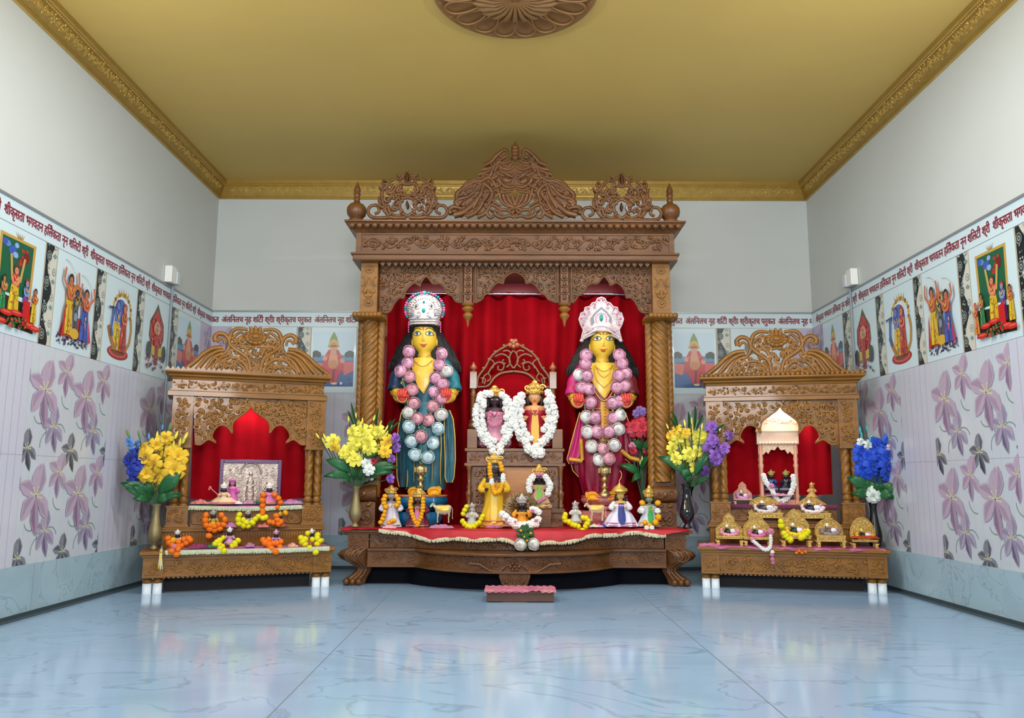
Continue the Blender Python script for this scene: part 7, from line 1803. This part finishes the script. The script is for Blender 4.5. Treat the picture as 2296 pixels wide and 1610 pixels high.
garland(LF, 'marigold_garland', 'orange marigold garland around the leftmost front row figurine, hanging over the altar edge', along([(378, 1206), (380, 1218), (392, 1226), (408, 1222), (422, 1216), (430, 1208), (412, 1210)], 11, .04, 8, 'o', 1, 2)+[(400, 1216, .04, 8, 'o'), (388, 1212, .04, 8, 'g'), (384, 1236, -.03, 8, 'o'), (399, 1232, -.03, 8, 'o'), (396, 1244, -.035, 8, 'o'), (420, 1208, .05, 8, 'o'), (390, 1226, -.02, 6, 'k')], 51)
garland(LF, 'marigold_garland', 'yellow marigold garland around the dark faced front row figurine', along([(487, 1214), (492, 1222), (504, 1228)], 9, .03, 7, 'y', 1, 1)+along([(520, 1224), (530, 1214), (538, 1210)], 9, .03, 8, 'y', 2, 1)+[(500, 1206, .05, 6, 'y'), (482, 1220, .03, 8, 'y'), (493, 1230, .0, 7, 'y'), (502, 1236, -.03, 8, 'y'), (492, 1212, .04, 8, 'y'), (526, 1222, .03, 8, 'y')], 52)
garland(LF, 'marigold_garland', 'orange marigold garland around the pink capped front row figurine', along([(590, 1210), (600, 1216), (606, 1206)], 9, .04, 8, 'o', 1, 1)+along([(612, 1218), (624, 1218), (636, 1210)], 9, .03, 8.5, 'o', 2, 1)+[(594, 1218, .03, 9, 'o'), (604, 1222, .02, 9, 'o'), (608, 1230, -.02, 8, 'o'), (618, 1237, -.03, 9, 'o'), (628, 1228, .0, 8, 'o')], 53)
garland(LF, 'marigold_garland', 'yellow marigold garland around the right end front row figurine, one bloom hanging below', along([(676, 1206), (680, 1218), (690, 1224)], 9, .03, 9, 'y', 1, 1)+along([(710, 1206), (716, 1214), (708, 1222)], 9, .03, 9, 'y', 2, 1)+[(690, 1196, .05, 7, 'y'), (684, 1210, .03, 9, 'y'), (712, 1200, .04, 8, 'y'), (722, 1212, .04, 6, 'y'), (694, 1229, -.02, 8, 'y'), (700, 1210, .03, 7, 'y'), (708, 1239, -.035, 8, 'y')], 54)
for cx, w_, h_, m, l, sd in ((445, 46, 7, mat('blue_lilac_cloth', (60, 50, 140), .5, rgb2=(180, 40, 70), var=.3, vs=30), 'blue and crimson cloth on the front of the left altar', 1), (476, 22, 9, paint(26, 120, 70, .5), 'green cloth beside the yellow garland in the front row', 2), (560, 22, 12, LIL, 'lilac folded cloth in the middle of the front row', 3), (656, 24, 10, mat('floral_scrap', (226, 190, 180), .6, rgb2=(200, 120, 60), var=.3, vs=60), 'small flowered cloth between the two right front row figurines', 4)):
    cloth_heap(LF, .05, cx, 1226, w_, h_, m, l, sd)
# little brass bell with yellow tassel on the corner
bp_ = LF.p(362, 1226, -.0); mb = MB(LF); bp_ = V((bp_.x, .03, LZ))
tg = thing('brass_bell', LF.w(*bp_), 'little brass bell with yellow and white tassel on the left altar corner', 'bell')
mb.lathe([(.013, 0), (.014, .004), (.009, .014), (.004, .02), (.003, .03)], bp_, 14); mb.build('bell', BRASS, tg)
mb = MB(LF)
for i in range(12): q = bp_+V((random.uniform(-.006, .006), -.056, 0)); mb.tube([bp_+V((0, -.01, .012)), q+V((0, .01, .004)), q+V((0, 0, -.03)), q+V((random.uniform(-.01, .01), 0, -.07-random.uniform(0, .03)))], .0018, 4, i % 2)
mb.build('tassel', [paint(220, 200, 60), paint(226, 226, 200)], tg)

# ================================================================ things on the right corner altar
RZ = RI['ztop']; RTz = RT[2]; rz0 = RZ+.005
PKP = mat('pink_purple_patterned_cloth', (206, 110, 160), .6, 0, 0, .5, 18, rgb2=(130, 40, 80))
mb = MB(RF); rows = []
for i in range(71):
    x = -.012+1.03*i/70; e = -.016+.012*sin(i*.5); rows.append([(x, .19, RZ+.003), (x, .1, RZ+.004), (x, e, RZ+.003+.003*sin(i*1.3)), (x, e-.004, RZ-.008-.004*sin(i*.9))])
mb.loft(rows, False, True, False); tag(mb.build('tablecloth', PKP), 'pink and purple patterned cloth along the front of the right corner altar', 'tablecloth')
fringe_cloth(RF, RT[0], RT[1], .258, .43, RTz, .006, PKP, paint(120, 60, 90), 'dark pink cloth on the raised shelf of the right shrine', .002, 6)
# little pale shrine
TS = mat('pale_painted_wood', (236, 200, 168), .4, 0, .2, .15, 10); TSP = mat('peach_painted_wood', (226, 160, 130), .4, 0, .2, .15, 10)
ms = thing('miniature_shrine', RF.w(RF.q(1745, 1100, .36)[0], .36, RTz), 'miniature pale cream and peach shrine standing in the right corner shrine', 'shrine')
dm_ = .33; g = lambda px, py: RF.q(px, py, dm_); zb2 = RTz+.005
xl2, xr2 = g(1702, 1050)[0], g(1790, 1050)[0]
for s_, c in ((1, xl2+.014), (-1, xr2-.014)):
    for dd in (dm_, dm_+.085):
        mb = MB(RF); h = g(1745, 998)[1]-zb2
        mb.lathe([(.015, 0), (.017, .02*h), (.012, .06*h), (.012, .1*h), (.016, .14*h), (.011, .18*h), (.0115, .6*h), (.016, .66*h), (.011, .7*h), (.015, .76*h), (.012, .8*h), (.015, h)], (c, dd, zb2), 14); mb.build('post', TSP, ms)
x2, z2 = g(1700, 1012); _, z3 = g(1745, 996)
mb = MB(RF); arch = [(x, z) for x, z in [(xl2, z3-.001), (xl2, g(0, 1024)[1]), (xl2+.025, g(0, 1024)[1])]]
ar = [g(x, y) for x, y in ((1713, 1020), (1719, 1013), (1724, 1018), (1730, 1008), (1738, 1010), (1745, 1001))]
mx_ = (xl2+xr2)/2; ar = [(mx_-(g(1745, 1000)[0]-x), z) for x, z in ar]
poly = [(xl2, z3), (xl2, g(0, 1024)[1]), (xl2+.024, g(0, 1024)[1])]+ar+[(2*mx_-x, z) for x, z in ar[::-1]]+[(xr2-.024, g(0, 1024)[1]), (xr2, g(0, 1024)[1]), (xr2, z3)]
mb.prism(poly, dm_-.006, dm_+.008); fillrelief(mb, yplane(dm_-.006), inpoly(poly), (xl2, xr2, g(0, 1024)[1], z3), .018, .0022, 5)
mb.build('arch_panel', TS, ms)
mb = MB(RF); z4 = g(0, 985)[1]; z5 = g(0, 972)[1]
mb.box(xl2-.008, xr2+.008, dm_-.018, dm_+.11, z3, z4); mb.box(xl2-.014, xr2+.014, dm_-.026, dm_+.115, z4, z4+.008)
for i in range(12): mb.ball((xl2+(xr2-xl2)*(i+.5)/12, dm_-.02, z3+.006), (.011, .008, .01), 7, 5)
mb.box(xl2-.01, xr2+.01, dm_-.014, dm_+.1, z4+.008, z5); 
cr_ = [(xl2-.01, z5), (xl2-.004, z5+.02), (xl2+.03, z5+.03), (mx_-.04, z5+.05), (mx_, z5+.062), (mx_+.04, z5+.05), (xr2-.03, z5+.03), (xr2+.004, z5+.02), (xr2+.01, z5)]
mb.prism(cr_, dm_-.012, dm_+.004); fillrelief(mb, yplane(dm_-.012), inpoly(cr_), (xl2, xr2, z5, z5+.06), .02, .0026, 9)
mb.build('crest_roof', TS, ms)
zd = z5; mb = MB(RF); mb.lathe([(.118, 0), (.122, .02), (.112, .05), (.082, .085), (.04, .108), (.012, .122), (.006, .135), (.001, .14)], (mx_, dm_+.05, zd), 30, sy=.5, fn=lambda a, z: 1+.015*cos(a*16)); mb.build('dome', mat('ivory_dome', (250, 246, 226), .4, 0, .2), ms)
mb = MB(RF); mb.box(xl2+.01, xr2-.01, dm_-.0, dm_+.1, zb2, zb2+.03); mb.build('floor_block', TSP, ms); mb = MB(RF); mb.box(xl2+.02, xr2-.02, dm_+.095, dm_+.1, g(0, 1040)[1], z3); mb.build('back_rail', TSP, ms)
for cx, c, l in ((1729, (30, 80, 150), 'blue clothed dark figurine on the left inside the miniature shrine'), (1762, (24, 28, 44), 'black clothed dark figurine on the right inside the miniature shrine')):
    figurine(RF, dm_+.05, cx, 1052, 1100, 34, l, c, (26, 24, 34), style='seat', crown=mat('pale_gold_leafy', (190, 176, 96), .5, .2, 0, .3, 50), crown_h=.25, zmin=zb2+.031, trim=paint(190, 196, 230))
pr_ = along([(1712, 1066), (1718, 1082), (1730, 1096), (1736, 1110), (1746, 1124)], 6.5, .29, 6.5, 'w', 1, .3)+along([(1778, 1068), (1780, 1084), (1776, 1100), (1768, 1114), (1754, 1124)], 6.5, .29, 6.5, 'w', 2, .3)+[(1750, 1130, .285, 6.5, 'k'), (1758, 1130, .285, 6, 'k'), (1730, 1090, .28, 6.5, 'k')]
garland(RF, 'jasmine_garland', 'white rope garland with pink ends hanging in a V before the miniature shrine', pr_, 61)
cloth_heap(RF, .3, 1746, 1112, 60, 8, PINKC, 'pink cloth at the foot of the miniature shrine', 3)
# gilded mini thrones
GY = mat('gilded_paint', (206, 168, 84), .36, .35, .1, .35, 40, .3, 90); GYD = mat('gilt_darker_paint', (196, 152, 70), .4, .3, .1, .3, 40)  # second gilt has a slightly deeper base tone
def mini_throne(fr, d, cx, yt, ys, yb, w, label, zmin, m=GY, back='arch', body=(34, 30, 34), cloth=CW, fig_label=None, fig_w=None, cap=None, panel=True):
    """yt back top, ys seat line, yb foot line (pixels)"""
    x, z0 = fr.q(cx, yb, d); s = fr.q(cx+1, yb, d)[0]-x; z0 = zmin; zs_ = z0+(yb-ys)*s; zt = z0+(yb-yt)*s; hw = w*s/2; dp = min(.09, hw*1.1)
    rt = thing('miniature_throne', fr.w(x, d, z0), label, 'throne')
    h = zs_-z0
    mb = MB(fr); mb.box(x-hw, x+hw, d-dp/2, d+dp/2, zs_-.008, zs_); mb.box(x-hw*.96, x+hw*.96, d-dp/2+.004, d+dp/2, zs_-h*(.5 if panel else .3), zs_-.008)
    if panel:
        for i in range(9): mb.ball((x-hw*.8+hw*1.6*i/8, d-dp/2+.003, zs_-h*.28), (.004, .003, h*.13), 6, 5)
        mb.box(x-hw*.96, x+hw*.96, d-dp/2+.001, d-dp/2+.004, zs_-h*.52, zs_-h*.46)
    mb.build('seat', m, rt, .001)
    for sx in (-1, 1):
        for sy in (-1, 1):
            xx = x+sx*hw*.86; yy = d+sy*dp*.4; mb = MB(fr); q = hw*.13
            mb.loft([[(xx+a*q*k-sx*q*(1-k), yy+b*q*.8, z) for a, b in ((-1, -1), (1, -1), (1, 1), (-1, 1))] for z, k in ((z0, .75), (z0+.004, .9), (z0+h*.3, .7), (z0+h*.55, 1.3))], True, False); mb.build('leg', m, rt)
    hb = zt-zs_
    if back == 'arch': sh_ = [(-1, 0), (-1, .35), (-.9, .5), (-.7, .62), (-.45, .8), (-.2, .92), (0, 1), (.2, .92), (.45, .8), (.7, .62), (.9, .5), (1, .35), (1, 0)]
    elif back == 'round': sh_ = [(cos(t), .15+.85*sin(t)) for t in [PI-PI*i/14 for i in range(15)]]; sh_ = [(-1, 0)]+sh_+[(1, 0)]
    else: sh_ = [(-1, 0), (-1, .3), (-.8, .42), (-.6, .5), (-.42, .62), (-.4, .8), (-.2, .92), (0, 1.0), (.2, .92), (.4, .8), (.42, .62), (.6, .5), (.8, .42), (1, .3), (1, 0)]
    poly = [(x+a*hw*.95, zs_+b*hb) for a, b in sh_]; yb_ = d+dp*.42; mb = MB(fr); mb.prism(poly, yb_, yb_+.01)
    mb.tube([(a, yb_-.002, b) for a, b in poly], .0035, 6); fillrelief(mb, yplane(yb_), inpoly(poly), (x-hw, x+hw, zs_, zt), .021, .003, int(cx))
    mb.build('back', m, rt)
    # reclining bundled figure
    if fig_label:
        fg = thing('bundled_figurine', fr.w(x, d, zs_+.001), fig_label, 'figurine'); fw = (fig_w or w*.62)*s/2; hf = min(hb*.62, fw*1.1); zc = zs_+.002
        mb = MB(fr); mb.ball((x-fw*.1, d-.005, zc+hf*.36), (fw*.5, dp*.3, hf*.36), 14, 9, amp=.25, seed=cx); mb.build('body', paint(*body, .4), fg)
        mb = MB(fr); mb.ball((x-fw*.28, d-.01, zc+hf*.78), (fw*.2, fw*.19, fw*.2), 12, 8)
        for s2 in (-1, 1): mb.ball((x-fw*.28+s2*fw*.08, d-.01-fw*.18, zc+hf*.8), .0025, 6, 4, 1)
        mb.build('head', [paint(*body, .3), EYEW], fg)
        mb = MB(fr); mb.lathe([(fw*.2, 0), (fw*.22, .004), (fw*.14, .012), (fw*.05, .018)], (x-fw*.28, d-.01, zc+hf*.78+fw*.12), 12); mb.build('cap', cap if cap else paint(230, 226, 220, .5), fg)
        mb = MB(fr)
        pts = [(x-fw*1.0, zc+hf*.75), (x-fw*.85, zc+hf*.3), (x-fw*.4, zc+hf*.1), (x+fw*.3, zc+hf*.08), (x+fw*.85, zc+hf*.25), (x+fw*1.0, zc+hf*.6)]
        L3 = cr([V((a, d-dp*.32, b)) for a, b in pts], 4); mb.tube([p+V((0, 0, .003*sin(i*1.7))) for i, p in enumerate(L3)], [.011+.003*sin(i*2.1) for i in range(len(L3))], 9, 0)
        mb.ball((x+fw*.4, d-.012, zc+hf*.45), (fw*.42, dp*.26, hf*.26), 12, 8, 1, amp=.3, seed=cx+3); mb.ball((x+fw*.75, d-.01, zc+hf*.7), (fw*.16, .012, fw*.14), 8, 6, 2)
        mb.build('wrap_cloth', [paint(*cloth, .6), paint(226, 224, 230, .6), paint(214, 130, 160, .6)], fg)
    return rt
mini_throne(RF, .33, 1666, 1077, 1115, 1128, 42, 'small peach throne at the left of the raised shelf in the right shrine', RTz+.005, TSP, 'crown', (30, 24, 32), (206, 150, 196), 'bundled white and purple figurine on the small peach throne', panel=False)
mini_throne(RF, .24, 1716, 1100, 1136, 1160, 78, 'wide gilded throne with round scrolled back, left of the white rope garland', RI['z_b']+.001, GY, 'round', (60, 58, 66), (216, 206, 206), 'grey and white bundled figurine on the wide round backed throne')
mini_throne(RF, .24, 1822, 1100, 1138, 1163, 80, 'wide gilded throne right of the white rope garland', RI['z_b']+.001, GY, 'arch', (26, 26, 44), (232, 214, 220), 'dark blue bundled figurine ringed in white on the wide gilded throne')
stq = figurine(RF, .34, 1820, 1080, 1118, 24, 'tiny gold statuette behind the wide gilded throne on the right of the raised shelf', (206, 160, 90), (206, 160, 90), crown=GOLD, hair=(180, 130, 60), style='seat', zmin=RTz+.005)
row = (( 1636, 1146, 1196, 1217, 62, 'arch', (24, 28, 26), (226, 150, 160), 'leftmost gilded throne in the front row of the right altar', 'black bundled figurine in pink rimmed cloth on the leftmost front throne', 'crown'),
       (1698, 1146, 1198, 1218, 62, 'arch', (40, 34, 44), (214, 110, 160), 'gilded miniature throne with magenta seat cloth in the front row of the right altar', 'black and white bundled figurine on the throne with magenta seat cloth', 'arch'),
       (1785, 1138, 1198, 1224, 68, 'arch', (30, 44, 34), (236, 200, 30), 'gilded throne with peaked back and yellow garland in the middle of the front row', 'dark bundled figurine with yellow garland on the middle front throne', 'arch'),
       (1862, 1158, 1194, 1222, 66, 'round', (110, 92, 92), (150, 130, 126), 'gilded throne with panelled front, second from the right in the front row', 'grey brown bundled figurine on the panelled front throne', 'round'),
       (1938, 1154, 1204, 1224, 60, 'round', (30, 28, 24), (226, 180, 40), 'rightmost gilded throne in the front row with red draped seat', 'dark bundled figurine in yellow rim cloth on the rightmost front throne', 'round'))
for cx, yt, ys, yb, w_, bk, body, cl3, l1, l2, b2 in row: mini_throne(RF, .075, cx, yt, ys, yb, w_, l1, rz0, GY, b2, body, cl3, l2, panel=(cx == 1862), cap=paint(226, 200, 90) if cx == 1938 else None)
cloth_heap(RF, .06, 1938, 1206, 66, 10, mat('dark_orange_red_cloth', (176, 50, 20), .6), 'orange red cloth draped over the rightmost front throne', 3)
cloth_heap(RF, .05, 1592, 1222, 50, 7, mat('folded_magenta_cloth', (220, 70, 150), .5, rgb2=(190, 130, 170), var=.3, vs=20), 'folded magenta cloth at the left end of the right corner altar', 2)
garland(RF, 'marigold_garland', 'yellow and grey garland wrapped round the middle front throne with orange tips hanging', along([(1751, 1170), (1752, 1182)], 9, .05, 8, 'y', 1)+along([(1758, 1196), (1766, 1206), (1774, 1212)], 7, .02, 8, 'y', 1)+along([(1812, 1192), (1804, 1202), (1796, 1206)], 7, .02, 8, 'y', 2)+[(1786, 1240, -.03, 4, 'o'), (1792, 1236, -.03, 4, 'o'), (1798, 1240, -.03, 4, 'o'), (1806, 1238, -.03, 4, 'o')], 62)
garland(RF, 'jasmine_garland', 'thin cream flower string with pink tip hanging from the second front throne', along([(1690, 1214), (1700, 1222), (1712, 1232), (1722, 1232), (1728, 1222), (1728, 1204), (1728, 1196)], 5.5, -.03, 4.2, 'w', 3)+[(1728, 1192, -.02, 8, 'k'), (1732, 1238, -.035, 4.5, 'w'), (1731, 1244, -.035, 5, 'k'), (1732, 1254, -.035, 5, 'k'), (1733, 1262, -.035, 4, 'k'), (1688, 1212, -.02, 6, 'k')], 63)
# small round lamp head visible in the left shrine arch, and lotus hook
# ---------------------------------------------------------------- groups of repeats
GRP = dict(picture_tile='printed picture tiles along the walls', decorative_strip='scroll strips between the picture tiles', marigold_garland='marigold garlands on the figurines',
           jasmine_garland='white flower garlands', rose_garland='rose garlands on the standing statues', deity_figurine='small figurines on the altars', bundled_figurine='bundled figurines on the miniature thrones',
           miniature_throne='miniature thrones on the right altar', flower_vase='flower vases on the altars', artificial_bouquet='bouquets in the vases', deity_statue='large standing statues',
           statue_pedestal='pedestals of the standing statues', brass_lamp='brass lamps before the statues', side_altar='corner altar tables', side_canopy='corner altar canopies', text_banner='lettered banners on the walls',
           cow_figurine='cow figurines on the altar table', electrical_box='electrical boxes on the side walls', offering_bundle='tiny bundles by the cow figurine', cloth='crumpled cloths on the altars', curtain='red velvet curtains',
           dark_box='boxes under the corner altars', tablecloth='cloths over the altars')
for o in list(C.objects):
    if o.parent is None and o.get('category'):
        k = o.name.split('.')[0]
        if k in GRP: o['group'] = GRP[k]
# ---------------------------------------------------------------- light
sc = bpy.context.scene
sc.view_settings.view_transform = 'Standard'; sc.view_settings.look = 'None'; sc.view_settings.exposure = 0.12; sc.view_settings.gamma = 1
sc.view_settings.use_curve_mapping = False
w = bpy.data.worlds.new('world'); sc.world = w; w.use_nodes = True
w.node_tree.nodes['Background'].inputs[0].default_value = (.62, .72, .95, 1); w.node_tree.nodes['Background'].inputs[1].default_value = .35
def area(name, loc, target, sx, sy, power, col=(1, 1, 1), spread=180):
    l = bpy.data.lights.new(name, 'AREA'); l.shape = 'RECTANGLE'; l.size = sx; l.size_y = sy; l.energy = power; l.color = col; l.spread = rad(spread)
    o = bpy.data.objects.new(name, l); C.objects.link(o); o.location = loc
    d = V(target)-V(loc); o.rotation_euler = d.to_track_quat('-Z', 'Y').to_euler(); return o
area('ceiling_fill_light', (-.75, 3.3, 2.84), (-.75, 3.31, .3), 1.0, .1, 24, (.97, .98, 1))  # added fill just out of frame to brighten the shrines, no known fixture
area('ceiling_fill_light', (.75, 3.3, 2.84), (.75, 3.31, .3), 1.0, .1, 24, (.97, .98, 1))  # matching added fill on the right side
area('room_fill_light', (0, -1.3, 1.9), (0, 5, 1.5), 1.6, .7, 112, (.97, .98, 1))  # added soft fill floating behind the camera to even out the room
area('wall_tube_light', (-2.0, 2.3, 2.2), (2.0, 4.6, 2.3), 1.1, .06, 21, (.96, 1, .99))
area('wall_tube_light', (2.0, 2.3, 2.2), (-2.0, 4.6, 2.3), 1.1, .06, 21, (.96, 1, .99))
for px in (952, 1155, 1350):
    p = M.w(M.q(px, 620, .2)[0], .16, zs-.03); area('canopy_light', p, p+V((0, .14, -1)), .3, .05, 1.9, (1, .97, .95))
p = LF.w(.55, .3, LI['zl0']-.02); area('canopy_light', p, p+V((0, 0, -1)), .2, .04, 1.4, (1, .96, .94))
p = RF.w(.55, .3, RI['zl0']-.02); area('canopy_light', p, p+V((0, 0, -1)), .2, .04, 2.4, (1, .97, .95))
